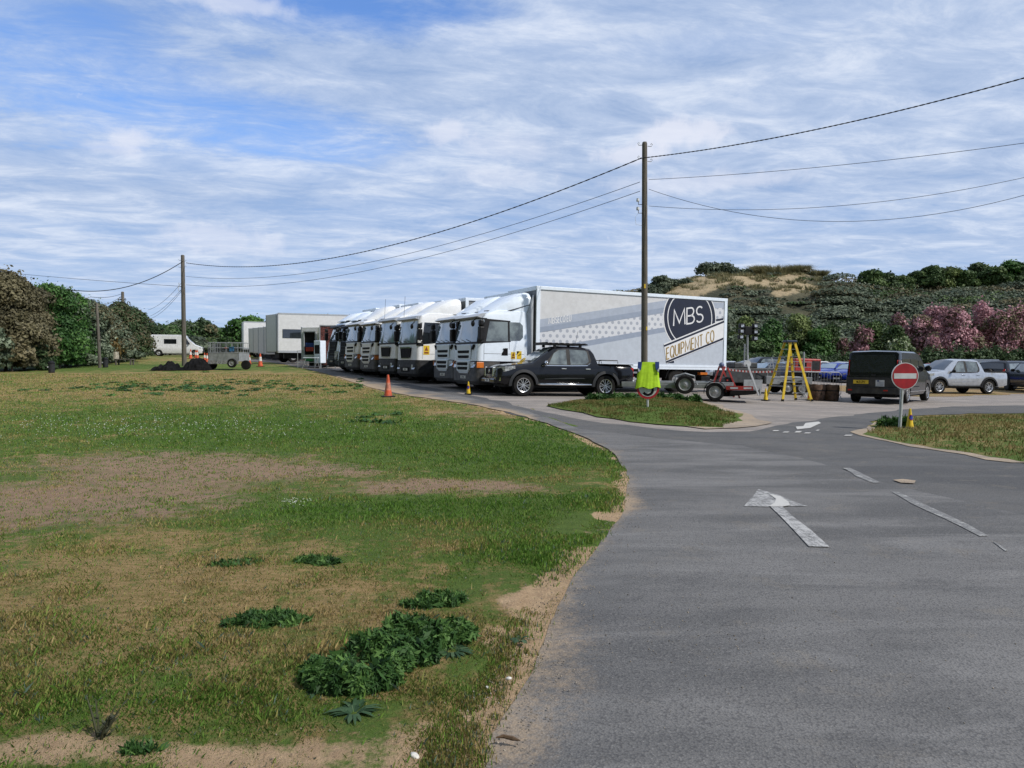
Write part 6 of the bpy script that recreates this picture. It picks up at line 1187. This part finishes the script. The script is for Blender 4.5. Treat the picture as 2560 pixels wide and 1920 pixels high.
def wire(a, b, sag, r, lab, tw=False, n=40):
    a, b = Vector(a), Vector(b)
    if 'right' in lab and 'left' not in lab:      # the span carries on well past the edge of the photograph
        k_ = 1.5; d_ = b - a; S_ = sag; b = a + d_ * k_; b.z = a.z + k_ * (d_.z - 4 * S_) + 4 * S_ * k_ * k_; sag = S_ * k_ * k_
    pts = [a.lerp(b, k / n) - Vector((0, 0, sag * 4 * (k / n) * (1 - k / n))) for k in range(n + 1)]; m = MB(); o_ = a.copy()
    if tw:
        for ph in (0, math.pi):
            n2 = 400; P = []
            for k in range(n2 + 1):
                q = a.lerp(b, k / n2) - Vector((0, 0, sag * 4 * (k / n2) * (1 - k / n2))); w = k * .9 + ph; P.append(q + Vector((0, math.cos(w), math.sin(w))) * r * .55 - o_)
            m.tube(P, r * .7, 5)
    else: m.tube([p - o_ for p in pts], r, 5)
    o = m.build('overhead_wire', wm, smooth=60); o.location = o_; return tag(o, lab, 'cable', 'overhead wires')
def P3(px, py, Y): r = ray(px, py) / ray(px, py).y; return EYE + r * Y
wire(P3(1606, 395, 26.2), P3(2700, 155, 17.5), .28, .016, 'thick twisted cable from the tall pole up to the right edge', True)
wire(P3(465, 657, 53.9), P3(1604, 395, 26.2), 1.55, .020, 'thick twisted cable sagging between the two main poles', True)
wire(P3(458, 653, 53.9), P3(125, 714, 52), 1.1, .028, 'thick cable sagging from the second pole into the left trees')
wire(P3(465, 691, 53.9), P3(1600, 455, 26.3), 1.25, .0105, 'upper thin wire between the two main poles'); wire(P3(465, 712, 53.9), P3(1600, 478, 26.3), 1.20, .0105, 'lower thin wire between the two main poles')
wire(P3(1622, 449, 26.2), P3(2700, 338, 20), .16, .008, 'single thin wire running right from the tall pole below the thick cable'); wire(P3(1622, 473, 26.2), P3(2700, 445, 22), 1.20, .008, 'thin wire starting high on the tall pole and dipping to the right')
wire(P3(1622, 515, 26.2), P3(2700, 410, 24), .62, .008, 'lowest thin wire running right from the tall pole')
wire(P3(458, 702, 53.9), P3(370, 775, 76), .35, .013, 'thin wire from the second pole down left to the tree tops'); wire(P3(458, 718, 53.9), P3(375, 790, 76), .3, .013, 'thin wire just under the other one left of the second pole'); wire(P3(458, 722, 53.9), P3(380, 795, 76), .3, .013, 'lowest thin wire left of the second pole')
wire(P3(456, 716, 53.9), P3(40, 684, 60), .05, .014, 'faint long wire crossing the sky above the left trees'); wire(P3(305, 734, 77.9), P3(225, 742, 60), .2, .02, 'short wire left from the far pole over the trees')
wire(P3(305, 738, 77.9), P3(245, 765, 51), .2, .016, 'short wire from the far pole to the thin leaning pole')

# ------------------------------------------------------------------ signs
Y = 20.; x = at(1620, Y); z = h1(x, Y) + .05; t = thing('speed_limit_sign', 'round speed limit sign reading five, half covered by a yellow vest', 'road sign', None, (x, Y, z)); rd = .308; zc = 1.6 + (898 - 969) / F * Y - z
m = MB(); m.tube([(0, .03, -.1), (0, .03, zc + .62)], .030, 12); m.build('post', postgrey, t, smooth=50)
m = MB(); m.disc((0, 0, zc), (0, -1, 0), [(-.01, rd), (.012, rd), (.012, .01)], 40); f = m.build('sign_face', signred, t, smooth=40)
m = MB(); m.disc((0, 0, zc), (0, -1, 0), [(.0125, rd * .80), (.016, rd * .80), (.016, .01)], 40); m.build('white_disc', mat('dirty_sign_white', (.55, .58, .57), .5, nz=.15, dirt=.35), f, smooth=40)
m = MB(); strokes(m, '5', (-.125, -.019, zc - .195), (1, 0, 0), (0, 0, 1), .38, .068, 1.22); m.build('number', ink, f)
m = MB(); m.box(-.27, .27, .0, .012, zc + .30, zc + .66); m.build('upper_board', postgrey, t)
# hi-vis vest draped over the boards: two layers, gathered, hem flaring
def vest():
    nx_, nz_ = 34, 26; hT, hB = zc + .695, zc - .005; V = []; F_ = []
    def wid(q): return .268 + .045 * q + (.03 if q > .55 else 0) * (q - .55) / .45
    for side in (0, 1):
        for j in range(nz_ + 1):
            q = j / nz_; z_ = hT - (hT - hB) * q
            for i in range(nx_ + 1):
                u = -1 + 2 * i / nx_; xx = u * wid(q); fold = .005 * math.sin(u * 8 + q * 2.2) * (.2 + q) + .003 * math.sin(u * 21 + q * 4) * q; dpt = -.035 - .045 * q * (1 - abs(u) ** 3) - fold if side == 0 else .045 + .02 * q + fold * .6
                dpt *= (1 - max(0, abs(u) - .85) * 2.0); zz = z_ - (.025 * math.sin(u * 5.5 + 1) * q if q > .8 else 0) - (.02 * u * u if q < .1 else 0)
                V.append((xx, dpt, zz))
    k = (nx_ + 1)
    for side in (0, 1):
        b = side * k * (nz_ + 1)
        for j in range(nz_):
            for i in range(nx_): F_.append((b + j * k + i, b + j * k + i + 1, b + (j + 1) * k + i + 1, b + (j + 1) * k + i))
    for i in range(nx_): F_.append((i, i + 1, k * (nz_ + 1) + i + 1, k * (nz_ + 1) + i))
    m = MB(); m.add(V, F_); return m, wid, hT, hB
m, wid, hT, hB = vest(); ve = m.build('safety_vest', hivis, smooth=60); ve.location = (x, Y, z); tag(ve, 'bright yellow safety vest with blue armholes hung over the speed limit sign', 'vest')
for s in (-1, 1):
    m = MB(); p = [(.285, 0), (.175, 0), (.185, .10), (.20, .2), (.25, .27), (.292, .30)]; m.loft([[(s * a, -.062 - .02 * b + o_, hT + .002 - b) for a, b in p] for o_ in (0, -.012)]); m.build('armhole_lining', signblue, ve)
    m = MB(); m.loft([[(s * a, -.085 + o_, hT - b) for a, b in ((.286, .20), (.27, .27), (.23, .245), (.27, .16))] for o_ in (0, -.012)]); m.build('white_patch', signwhite, ve)
Y = 16.8; x = at(2253, Y); z = h1(x, Y) + .05; t = thing('no_entry_sign', 'round red no entry sign with white bar on a grey post', 'road sign', None, (x, Y, z)); zc = 1.6 + (898 - 940) / F * Y - z
m = MB(); m.tube([(0, .03, -.1), (.06, .03, zc + .2)], .036, 14); m.build('post', postgrey, t, smooth=50)
m = MB(); m.disc((.085, 0, zc), (0, -1, 0), [(-.01, .305), (.012, .305), (.012, .01)], 48); f = m.build('sign_face', signwhite, t, smooth=40)
m = MB(); m.disc((.085, 0, zc), (0, -1, 0), [(.0122, .288), (.015, .288), (.015, .01)], 48); f2 = m.build('red_disc', signred, f, smooth=40)
m = MB(); m.box(.085 - .255, .085 + .255, -.018, -.015, zc - .06, zc + .06); b = m.build('white_bar', signwhite, f, bev=.001); f2.parent = f

# ------------------------------------------------------------------ cones
def cone(px, py, Y, h, lab, kind='orange', zoff=0., g='traffic cones', lean=0.):
    x = at(px, Y); z = h1(x, Y) + .015 + zoff; t = thing('traffic_cone', lab, 'cone', g, (x, Y, z)); w = h * .27
    m = MB(); m.box(-w, w, -w, w, 0, .035); m.build('base', black if kind != 'orange' else mat('dark_orange_base', (.10, .03, .02), .7), t, bev=.01)
    def r(q): return h * (.185 * (1 - q) + .045 * q)
    m = MB(); m.disc((0, 0, 0), (0, 0, 1), [(.03, r(0) * 1.15), (h * .05, r(.03))] + [(h * q, r(q)) for q in (.3, .6, .9, 1.0)] + [(h, .005)], 20)
    m.build('body', orange if kind in ('orange', 'plain') else yellow, t, smooth=50)
    if kind == 'orange':
        m = MB(); m.disc((0, 0, 0), (0, 0, 1), [(h * .42, r(.42)), (h * .42, r(.42) + .004), (h * .74, r(.74) + .004), (h * .74, r(.74))], 20); m.build('white_band', conewhite, t, smooth=50)
    if kind == 'plain': m = MB(); m.disc((0, 0, 0), (0, 0, 1), [(h * .30, r(.30)), (h * .30, r(.30) + .003), (h * .64, r(.64) + .003), (h * .64, r(.64))], 20); m.build('faded_band', mat('faded_orange', (.55, .20, .13), .6, nz=.3, dirt=.3), t, smooth=50)
    if kind == 'yellow':
        a0 = -90; 
        for nm, rr_, mm, of in (('no_waiting_disc', .105, signred, .004), ('blue_disc', .078, mat('sign_blue', (.02, .035, .28), .5), .007)):
            m = MB(); P = []; cz = h * .56
            vs = [(0, cz)] + [(h * rr_ * 1.35 * math.cos(k * .3142), cz + h * rr_ * 1.35 * math.sin(k * .3142)) for k in range(20)]
            def onc(u, zz): R0 = r(zz / h) + of; a = max(-1, min(1, u / R0)); return (R0 * math.sin(a), -R0 * math.cos(a), zz)
            m.add([onc(u, zz) for u, zz in vs], [(0, 1 + k, 1 + (k + 1) % 20) for k in range(20)]); d_ = m.build(nm, mm, t)
            if nm == 'blue_disc': m = MB(); of = .010; m.add([onc(u, cz + v) for u, v in ((-h * .09, h * .075), (-h * .075, h * .09), (h * .09, -h * .075), (h * .075, -h * .09))], [(0, 1, 2, 3)]); m.build('red_bar', signred, t)
    if kind == 'stripe':
        for q in (.24, .55): m = MB(); m.disc((0, 0, 0), (0, 0, 1), [(h * q, r(q)), (h * q, r(q) + .004), (h * (q + .18), r(q + .18) + .004), (h * (q + .18), r(q + .18))], 20); m.build('orange_band', mat('bright_orange', (.70, .13, .02), .5), t, smooth=50)
    t.rotation_euler = (0, lean, px * .7); 
    if kind == 'yellow': t.rotation_euler = (0, 0, .15 if px > 2000 else -.1)
    return t
cone(970, 988, 24.8, .74, 'faded orange cone alone on the grass edge opposite the lorries', 'plain')
cone(1171, 979, 26.5, .46, 'yellow no waiting cone in front of the nearest lorry bumper', 'yellow'); cone(2277, 1081, 16.9, .46, 'yellow no waiting cone beside the no entry sign post', 'yellow', .05)
cone(1915, 1006, 27.8, .46, 'yellow cone standing against the left foot of the stepladder', 'stripe2'); cone(2024, 1000, 28.6, .42, 'orange and yellow banded cone at the right foot of the stepladder', 'stripe')
for px, Y, h, lab in ((651, 53, .95, 'orange and white cone right of the mesh sided trailer'), (624, 58, .75, 'orange and white cone hidden close behind the mesh sided trailer'), (512, 66, .75, 'orange and white cone left of two beside the mesh sided trailer'), (518, 63, .78, 'orange and white cone nearest the mesh sided trailer on its left'),
                      (477, 74, .95, 'reddish cone right of the second pole before the white van'), (490, 77, .8, 'orange cone before the front wheel of the white van'), (494, 73, .9, 'orange and white cone before the bonnet of the white van'), (531, 64, .7, 'small cone peeping out left of the mesh sided trailer')):
    cone(px, 0, Y, h, lab, 'orange', 0, 'far orange and white cones')

# ------------------------------------------------------------------ stepladder
Y = 28.2; x = at(1976, Y); t = thing('stepladder', 'tall yellow fibreglass stepladder with steps on both sides', 'ladder'); H_ = 2.24; bw = .66; m = MB()
FX = [(-.66, -.25), (.66, -.25)]
def rail(xb, yb, xt, yt): m = MB(); m.bar((xb, yb, 0), (xt, yt, H_), .085, .04, (0, 1, 0)); return m.build('rail', yellow, t)
# two frames: left frame leans right, right frame leans left, seen half side on
lf_ = [((-.44, -.42, 0), (-.05, -.12, H_)), ((-.80, .40, 0), (-.17, .14, H_))]; rf_ = [((.66, -.42, 0), (.10, -.12, H_)), ((.40, .48, 0), (.0, .14, H_))]
for p, q in lf_ + rf_: m = MB(); m.bar(p, q, .085, .045, (0, 1, 0)); m.build('rail', yellow, t)
for a, b in ((lf_[0], lf_[1]), (rf_[0], rf_[1])):
    for k in range(1, 8):
        q = k / 8; p0 = Vector(a[0]).lerp(Vector(a[1]), q); p1 = Vector(b[0]).lerp(Vector(b[1]), q); m = MB(); m.bar(p0, p1, .07, .03); m.build('step', galv, t)
m = MB(); m.box(-.24, .18, -.2, .2, H_ - .02, H_ + .06); m.build('top_cap', mat('cap_blue', (.03, .05, .09), .6), t, bev=.02)
m = MB()
for k in (.32,): 
    for i in (0, 1): m.bar(Vector(lf_[i][0]).lerp(Vector(lf_[i][1]), k), Vector(rf_[i][0]).lerp(Vector(rf_[i][1]), k), .03, .02)
m.build('spreader', galv, t)
for p, _ in lf_ + rf_: m = MB(); m.box(p[0] - .04, p[0] + .04, p[1] - .05, p[1] + .05, 0, .08); m.build('rubber_foot', black, t)
put(t, x, Y, 0, L=1); t.rotation_euler = (0, 0, 0)

# ------------------------------------------------------------------ the low car trailer behind the black pickup
def trailer_base(name, lab, g=None): return thing(name, lab, 'trailer', g)
t = trailer_base('tilt_trailer', 'low galvanised car trailer with red and white board hitched to the black pickup'); Lb = 3.9
m = MB(); m.box(-Lb / 2, Lb / 2 - .7, -.82, .82, .42, .56); [m.box(-Lb / 2, Lb / 2, s * .78 - .03, s * .78 + .03, .46, .64) for s in (1, -1)]; fr = m.build('deck', galv, t, bev=.01)
m = MB(); m.bar((Lb / 2 - .2, .6, .5), (Lb / 2 + 1.1, .05, .5), .07, .09); m.bar((Lb / 2 - .2, -.6, .5), (Lb / 2 + 1.1, -.05, .5), .07, .09); m.bar((Lb / 2 + 1.0, 0, .5), (Lb / 2 + 1.45, 0, .5), .07, .09); m.build('drawbar', galv, t)
m = MB(); m.tube([(Lb / 2 + .9, .12, .2), (Lb / 2 + .9, .12, .75)], .03, 8); m.build('jockey_stand', galv, t)
for s_ in (1, -1): 
    wheel(t, -Lb / 2 + .62, s_ * .98, .315, .19, s_, 'steel', .66)
    m = MB(); rr = []
    for a in range(-8, 189, 12): rr.append([(-Lb / 2 + .62 + math.cos(R(a)) * q, s_ * y, .315 + math.sin(R(a)) * q) for q, y in ((.39, .86), (.39, 1.10), (.365, 1.10), (.365, .86))])
    m.loft(rr); m.build('mudguard', black, t, smooth=50)
wheel(t, -.30, 1.0, .33, .18, 1, 'steel', .66, z=.56, name='spare_wheel')
m = MB(); m.tube([(-.72, .9, .55), (-.62, .9, .86), (-.30, .9, .95), (.0, .9, .86), (.1, .9, .55)], .03, 8); m.build('guard_hoop', galv, t)
m = MB(); m.box(-Lb / 2 - .66, -Lb / 2 + .25, .86, .90, .38, .52); bd = m.build('marker_board', red, t); m = MB()
for k in range(2): m.box(-Lb / 2 - .60 + k * .45, -Lb / 2 - .34 + k * .45, .898, .904, .42, .48)
m.build('white_stripe', signwhite, bd); m = MB(); m.loft([[(-Lb / 2 - .75, y, .24), (-Lb / 2 + .1, y, .16), (-Lb / 2 + .1, y, .36), (-Lb / 2 - .75, y, .37)] for y in (-.8, .8)]); m.build('ramp', black, t)
pr_, pf_ = Vector((at(1788, 25.9), 25.9)), Vector((at(1600, 25.9), 26.6)); d = (pf_ - pr_).normalized(); ya = math.atan2(d.y, d.x); nv = Vector((-d.y, d.x)); ct = pr_ + d * (Lb / 2 - .62) - nv * .98; put(t, ct.x, ct.y, ya, L=2); t.rotation_euler.y = 0; 
# machine with red frame on the rear of it
o = thing('pump_machine', 'red framed pump machine with white control arm behind the lorry rear', 'machine'); m = MB()
for s in (-.35, .35): m.bar((-.5, s, 0), (-.1, s, 1.15), .07, .05); m.bar((.45, s, 0), (.0, s, 1.1), .07, .05); m.bar((-.45, s, .25), (.4, s, .25), .06, .05)
m.bar((-.1, -.35, 1.12), (-.1, .35, 1.12), .06, .06); m.bar((.0, -.35, .65), (.0, .35, .65), .05, .05); m.build('red_frame', red, o)
m = MB(); m.disc((.0, -.3, .55), (0, 1, 0), [(0, .01), (0, .22), (.6, .22), (.6, .01)], 18); m.box(-.3, .3, -.25, .25, .05, .32); m.build('engine', dgrey, o, smooth=40); m = MB(); m.sphere((-.12, 0, 1.2), .1); m.build('valve', mat('valve_blue', (.10, .13, .25), .5), o, smooth=60)
m = MB(); m.bar((.72, -.3, 1.25), (1.15, -.3, .1), .05, .05); m.bar((.80, -.1, 1.25), (1.22, -.1, .1), .05, .05); m.disc((.74, -.3, 1.25), (0, 1, 0), [(0, .01), (0, .13), (.2, .13), (.2, .01)], 14); m.build('control_arm', signwhite, o); put(o, at(1812, 27.2), 27.2, 0, .45 - .35, L=1); o.rotation_euler = (0, 0, 0)
# lighting tower
o = thing('lighting_tower', 'telescopic light mast with a cluster of black floodlights beside the lorry', 'light tower'); Y = 33.5; zg = h1(at(1868, Y), Y); Ht = 1.6 + (898 - 826) / F * Y - zg
m = MB(); m.tube([(0, 0, .4), (0, 0, Ht)], .045, 8); m.tube([(-.14, .05, .4), (-.10, .05, Ht * .78)], .04, 8); m.tube([(.10, .05, .4), (.05, .05, Ht * .6)], .035, 8); m.build('mast', galv, o, smooth=50)
m = MB(); m.box(-.17, .17, -.1, .1, Ht - .22, Ht + .16); m.box(-.33, .33, -.04, .04, Ht + .02, Ht + .08); hd = m.build('lamp_bracket', black, o, bev=.02)
for a, b in ((-.32, .18), (-.34, -.06), (-.36, -.32), (.32, .18), (.32, -.09), (.32, -.38)):
    m = MB(); m.box(a - .11, a + .11, -.16, .06, Ht + b - .10, Ht + b + .10); q = m.build('floodlight', black, hd, bev=.03); m = MB(); m.box(a - .07, a + .07, -.172, -.158, Ht + b - .055, Ht + b + .055); m.build('lens', lampglass, q)
m = MB(); m.box(-1.3, 1.3, -.6, .6, .45, 1.1); m.box(-.9, .2, -.61, .61, 1.1, 1.35); m.build('cabinet', mat('tower_cabinet', (.05, .055, .06), .6, nz=.2), o, bev=.04)
for s in (1, -1): wheel(o, 0, s * .75, .3, .18, s, 'steel')
put(o, at(1868, Y), Y, R(15), L=1); o.rotation_euler = (0, 0, R(8))
# plant trailer with twin axle, mesh front and barrier tape
o = thing('plant_trailer', 'grey twin axle plant trailer with wire cage front behind the stepladder', 'trailer'); m = MB(); m.box(-1.0, 1.0, -.75, .75, .42, .50); m.box(-1.0, 1.0, .72, .77, .42, .78); m.box(-1.0, 1.0, -.77, -.72, .42, .78); m.box(.97, 1.02, -.75, .75, .42, .78); m.build('body', galv, o, bev=.01)
for s in (1, -1):
    for q in (-.52, .10): 
        wheel(o, q, s * .88, .29, .18, s, 'steel', .62); m = MB(); rr = []
        for a in range(0, 181, 15): rr.append([(q + math.cos(R(a)) * k, s * y, .29 + math.sin(R(a)) * k) for k, y in ((.35, .78), (.35, 1.0), (.325, 1.0), (.325, .78))])
        m.loft(rr); m.build('mudguard', black, o, smooth=50)
m = MB()
for q in np.arange(-.95, .96, .38): m.tube([(q, .75, .78), (q, .75, 1.45)], .012, 5)
for zz in (1.0, 1.22, 1.45): m.tube([(-.95, .75, zz), (.95, .75, zz)], .014, 5)
m.tube([(.8, .3, .8), (.6, .1, 1.6)], .02, 6); m.tube([(.5, .3, .8), (.6, .1, 1.6)], .02, 6); m.build('cage', galv, o)
m = MB(); m.bar((1.0, .4, .46), (1.9, 0, .46), .06, .08); m.bar((1.0, -.4, .46), (1.9, 0, .46), .06, .08); m.build('drawbar', galv, o); m = MB(); m.tube([(1.75, .1, .15), (1.75, .1, .75)], .03, 6); m.disc((1.75, .05, .12), (0, 1, 0), [(0, .01), (0, .12), (.08, .12), (.08, .01)], 14); m.build('jockey_wheel', dgrey, o)
m = MB(); m.box(1.1, 1.6, -.3, .2, .52, .80); m.build('winch_box', ltgrey, o, bev=.03)
put(o, at(1958, 33.4), 33.4, math.pi - R(2), L=2)
o = thing('steel_ramp', 'plain galvanised steel ramp sheet standing at the trailer drawbar', 'ramp'); m = MB(); m.loft([[(-.40, y, .22), (.38, y, .22), (.42, y, .66), (-.40, y, .66)] for y in (0, .04)]); m.build('sheet_panel', galv, o); [MB().box(a, a + .05, -.02, .06, 0, .3).build('leg', galv, o) for a in (-.34, .3)]; put(o, at(1883, 31.2), 31.2, 0, L=1); o.rotation_euler = (0, 0, .1)
o = thing('barrier_tape', 'red and white barrier tape strung between lorry rear and stepladder', 'tape'); a, b = P3(1822, 924, 29.6), P3(1932, 929, 29.2); o.location = a; m = MB(); n = 26
for k in range(n):
    p, q = [(b - a) * (j / n) - Vector((0, 0, .07 * 4 * (j / n) * (1 - j / n) * .6)) for j in (k, k + 1)]; w = Vector((0, .004, .035))
    m.cur = k % 2; m.loft([[p + w, p - w, p - w + Vector((0, .008, 0)), p + w + Vector((0, .008, 0))], [q + w, q - w, q - w + Vector((0, .008, 0)), q + w + Vector((0, .008, 0))]])
m.build('tape_strip', [signwhite, red], o)
# generator on wheels
o = thing('generator_trailer', 'red generator trailer with small wheels parked before the blue cars', 'generator'); m = MB(); m.box(-.8, .8, -.5, .5, .98, 1.72); bdy = m.build('canopy', red, o, bev=.05); m = MB(); m.box(-.72, -.25, .5, .52, 1.08, 1.6); m.build('vent', dgrey, bdy)
m = MB(); m.box(.1, .6, .502, .512, 1.25, 1.48); m.build('nameplate', ink, bdy); m = MB(); m.box(-.82, .82, -.52, .52, .92, .98); m.build('stripe', signwhite, bdy); m = MB(); m.box(-.78, .78, -.35, .35, .5, .92); m.bar((-.8, 0, .5), (-1.6, 0, .5), .08, .08); m.build('chassis', black, o)
for s in (1, -1): wheel(o, .3, s * .6, .33, .2, s, 'steel')
Y = 44.; put(o, at(2008, Y), Y, math.pi + .1, L=1); 
m = MB(); m.tube([(0, 0, 0), (0, 0, 1.9)], .04, 8); m.box(-.1, .1, -.1, .1, 0, .03); o = m.build('steel_post', galv, smooth=50); o.location = (at(2009, 31), 31, h1(at(2009, 31), 31)); tag(o, 'upright galvanised post between stepladder and red generator', 'post')
# crowd barrier
def barrier(px, Y, yaw, w, lab):
    o = thing('crowd_barrier', lab, 'barrier', 'steel crowd barriers'); m = MB(); m.tube([(-w, 0, .2), (-w, 0, .98), (-w + .12, 0, 1.08), (w - .12, 0, 1.08), (w, 0, .98), (w, 0, .2), (-w, 0, .2)], .018, 8); m.build('frame', galv, o, smooth=50)
    m = MB(); [m.tube([(a, 0, .2), (a, 0, 1.08)], .007, 5) for a in np.arange(-w + .13, w, .13)]; m.build('bars', galv, o); m = MB()
    for a in (-w + .1, w - .1): m.bar((a, -.28, .02), (a, 0, .22), .03, .02); m.bar((a, .28, .02), (a, 0, .22), .03, .02)
    m.build('foot', galv, o); put(o, at(px, Y), Y, yaw, L=1); return o
barrier(2054, 30.2, R(4), .82, 'galvanised crowd barrier behind the two brown sacks')
# brown sack planters
def sack(px, Y, r, h, lab, extra=False):
    o = thing('brown_sack', lab, 'sack', 'brown fabric sacks by the barrier'); m = MB(); rr_ = []
    rg = random.Random(px)
    for zz, q in ((0, .86), (h * .06, .98), (h * .4, 1.03), (h * .5, 1.0), (h * .8, 1.06), (h, .98), (h * 1.0, .88), (h * .86, .86)): rr_.append([(math.cos(k * math.pi / 12) * r * q * (1 + rg.uniform(-.02, .02)), math.sin(k * math.pi / 12) * r * q, zz + .012 * math.sin(k * 1.3)) for k in range(24)])
    m.loft(rr_); m.build('sack_body', brownfab, o, smooth=60); m = MB(); m.disc((0, 0, h * .60), (0, 0, 1), [(0, r * 1.0), (0, r * 1.055), (.04, r * 1.06), (.04, r * 1.0)], 24); m.build('strap', black, o, smooth=40)
    m = MB(); m.disc((0, 0, h * .84), (0, 0, 1), [(0, .01), (0, r * .86), (.02, r * .8), (.05, .01)], 20); m.build('filling', purple if extra else dgrey, o)
    put(o, at(px, Y), Y, 0, L=1); o.rotation_euler = (0, .03, 0); return o
sack(2042, 28.9, .30, .62, 'brown sack just right of the banded cone'); sack(2078, 28.9, .29, .62, 'brown sack with purple filling next to the barrier end', True)

# ------------------------------------------------------------------ things on the left
o = thing('cage_trailer', 'grey box trailer with mesh sides and spare wheel on the far grass', 'trailer'); w, l = 1.62, 1.0; m = MB(); m.box(-l, l, -w / 2, w / 2, .55, .62); m.box(-l, -l + .04, -w / 2, w / 2, .62, 1.05)
m.box(l - .04, l, -w / 2, w / 2, .62, 1.05); m.box(-l, l, -w / 2, -w / 2 + .03, .62, 1.05); m.box(-l, l, w / 2 - .03, w / 2, .62, 1.05); m.build('body', galv, o)
m = MB()
for y in (-w / 2, w / 2):
    for zz in (1.08, 1.4, 1.72): m.tube([(-l, y, zz), (l, y, zz)], .018, 5)
    for a in np.linspace(-l, l, 6): m.tube([(a, y, 1.05), (a, y, 1.72)], .014, 5)
for x_ in (-l, l):
    for zz in (1.08, 1.4, 1.72): m.tube([(x_, -w / 2, zz), (x_, w / 2, zz)], .018, 5)
    for a in np.linspace(-w / 2, w / 2, 6): m.tube([(x_, a, 1.05), (x_, a, 1.72)], .014, 5)
for a in np.arange(-l, l, .09): m.tube([(a, -w / 2, 1.05), (a, -w / 2, 1.70)], .004, 4)
for zz in np.arange(1.05, 1.72, .09): m.tube([(-l, -w / 2, zz), (l, -w / 2, zz)], .004, 4)
m.build('mesh_side', galv, o)
m = MB(); m.box(-l, l, -w / 2 - .02, -w / 2, .36, .58); m.build('tail_board', mat('grey_tail_board', (.33, .34, .34), .6, nz=.3, scale=12, dirt=.3), o)
for s in (1, -1): wheel(o, s * 1.12, 0, .30, .18, 1, 'dark', .6); 
for ch in [c for c in o.children if c.name.startswith('wheel')]: ch.rotation_euler = (0, 0, 0)
wheel(o, .62, -w / 2 - .12, .29, .16, -1, 'steel', .6, z=.42, name='spare_wheel'); m = MB(); m.box(.40, .72, -w / 2 - .03, -w / 2 - .02, 1.16, 1.46); m.build('blue_notice', mat('notice_blue', (.04, .16, .33), .5, nz=.4, scale=8), o)
m = MB(); m.box(.1, .26, -w / 2 - .03, -w / 2 - .02, 1.36, 1.40); m.build('red_ribbon', orange, o); put(o, at(573, 47.8), 47.8, R(-4), L=1)
def tarpm(w, d, h, seed, peaks):
    nx_, ny_ = 44, 26; V = []; 
    for j in range(ny_ + 1):
        for i in range(nx_ + 1):
            u, v = i / nx_ * 2 - 1, j / ny_ * 2 - 1; r_ = max(0, 1 - (abs(u) ** 2.5 + abs(v) ** 2.5)); z_ = sum(a * math.exp(-(((u - b) / s) ** 2 + (v / .8) ** 2)) for a, b, s in peaks) * min(1, r_ * 2.5)
            q = Vector((u * 3.2, v * 2.2, seed)); z_ = max(0, z_ + abs(noise.noise(q)) * .30 * min(1, r_ * 3) - .05 * (1 - r_)) * h; V.append((u * w * (1 + .08 * noise.noise(q * 2)), v * d * (1 + .1 * noise.noise(q * 2.2)), z_ + .02))
    k = nx_ + 1; Fz = [(j * k + i, j * k + i + 1, (j + 1) * k + i + 1, (j + 1) * k + i) for j in range(ny_) for i in range(nx_)]; m = MB(); m.add(V, Fz); return m
for px, Y, w, h, pk, lab in ((415, 46.5, .88, .92, [(.45, .30, .30), (.26, -.3, .5), (.22, .8, .4)], 'crumpled black tarpaulin heap with a pointed top left of the second pole'), (488, 46.8, 1.05, .98, [(.50, .40, .55), (.42, -.1, .5), (.12, -.9, .4)], 'larger rounded black tarpaulin heap against the mesh sided trailer')):
    o = tarpm(w, .8, h, px, pk).build('tarpaulin_heap', tarp, smooth=55); x = at(px, Y); o.location = (x, Y, h1(x, Y)); tag(o, lab, 'tarpaulin', 'black tarpaulin heaps')
def bin_(px, Y, lab):
    o = thing('litter_bin', lab, 'bin', 'dark litter bins'); m = MB(); m.disc((0, 0, 0), (0, 0, 1), [(0, .25), (.02, .27), (.85, .30), (.87, .30)], 16); m.build('drum', dgrey, o, smooth=40); m = MB(); m.disc((0, 0, .87), (0, 0, 1), [(0, .33), (.05, .33), (.12, .25), (.2, .24), (.26, .1), (.27, .01)], 16); m.build('lid', black, o, smooth=40)
    m = MB(); m.box(-.22, -.12, -.31, -.29, .5, .62); m.build('label_plate', signwhite, o); put(o, at(px, Y), Y, 0, L=1); o.scale = (.62, .62, .62); return o
bin_(129, 43.5, 'dark litter bin with a small white label in front of the left trees'); bin_(264, 51.5, 'dark litter bin in the shade right of the thin leaning pole')
o = thing('wooden_bench', 'pale weathered wooden seat at the foot of the trees left of the white van', 'bench'); m = MB(); m.box(-.65, .65, -.25, .25, .40, .46); m.build('seat', wood, o); m = MB(); m.box(-.7, -.55, -.25, .25, .4, 1.0); m.build('backrest', mat('pale_wood', (.42, .38, .30), .8, nz=.2), o)
for a in (-.55, .55):
    for b in (-.2, .2): m = MB(); m.box(a - .05, a + .05, b - .04, b + .04, 0, .4); m.build('leg', wood, o)
put(o, at(312, 56), 56, 0, L=1)
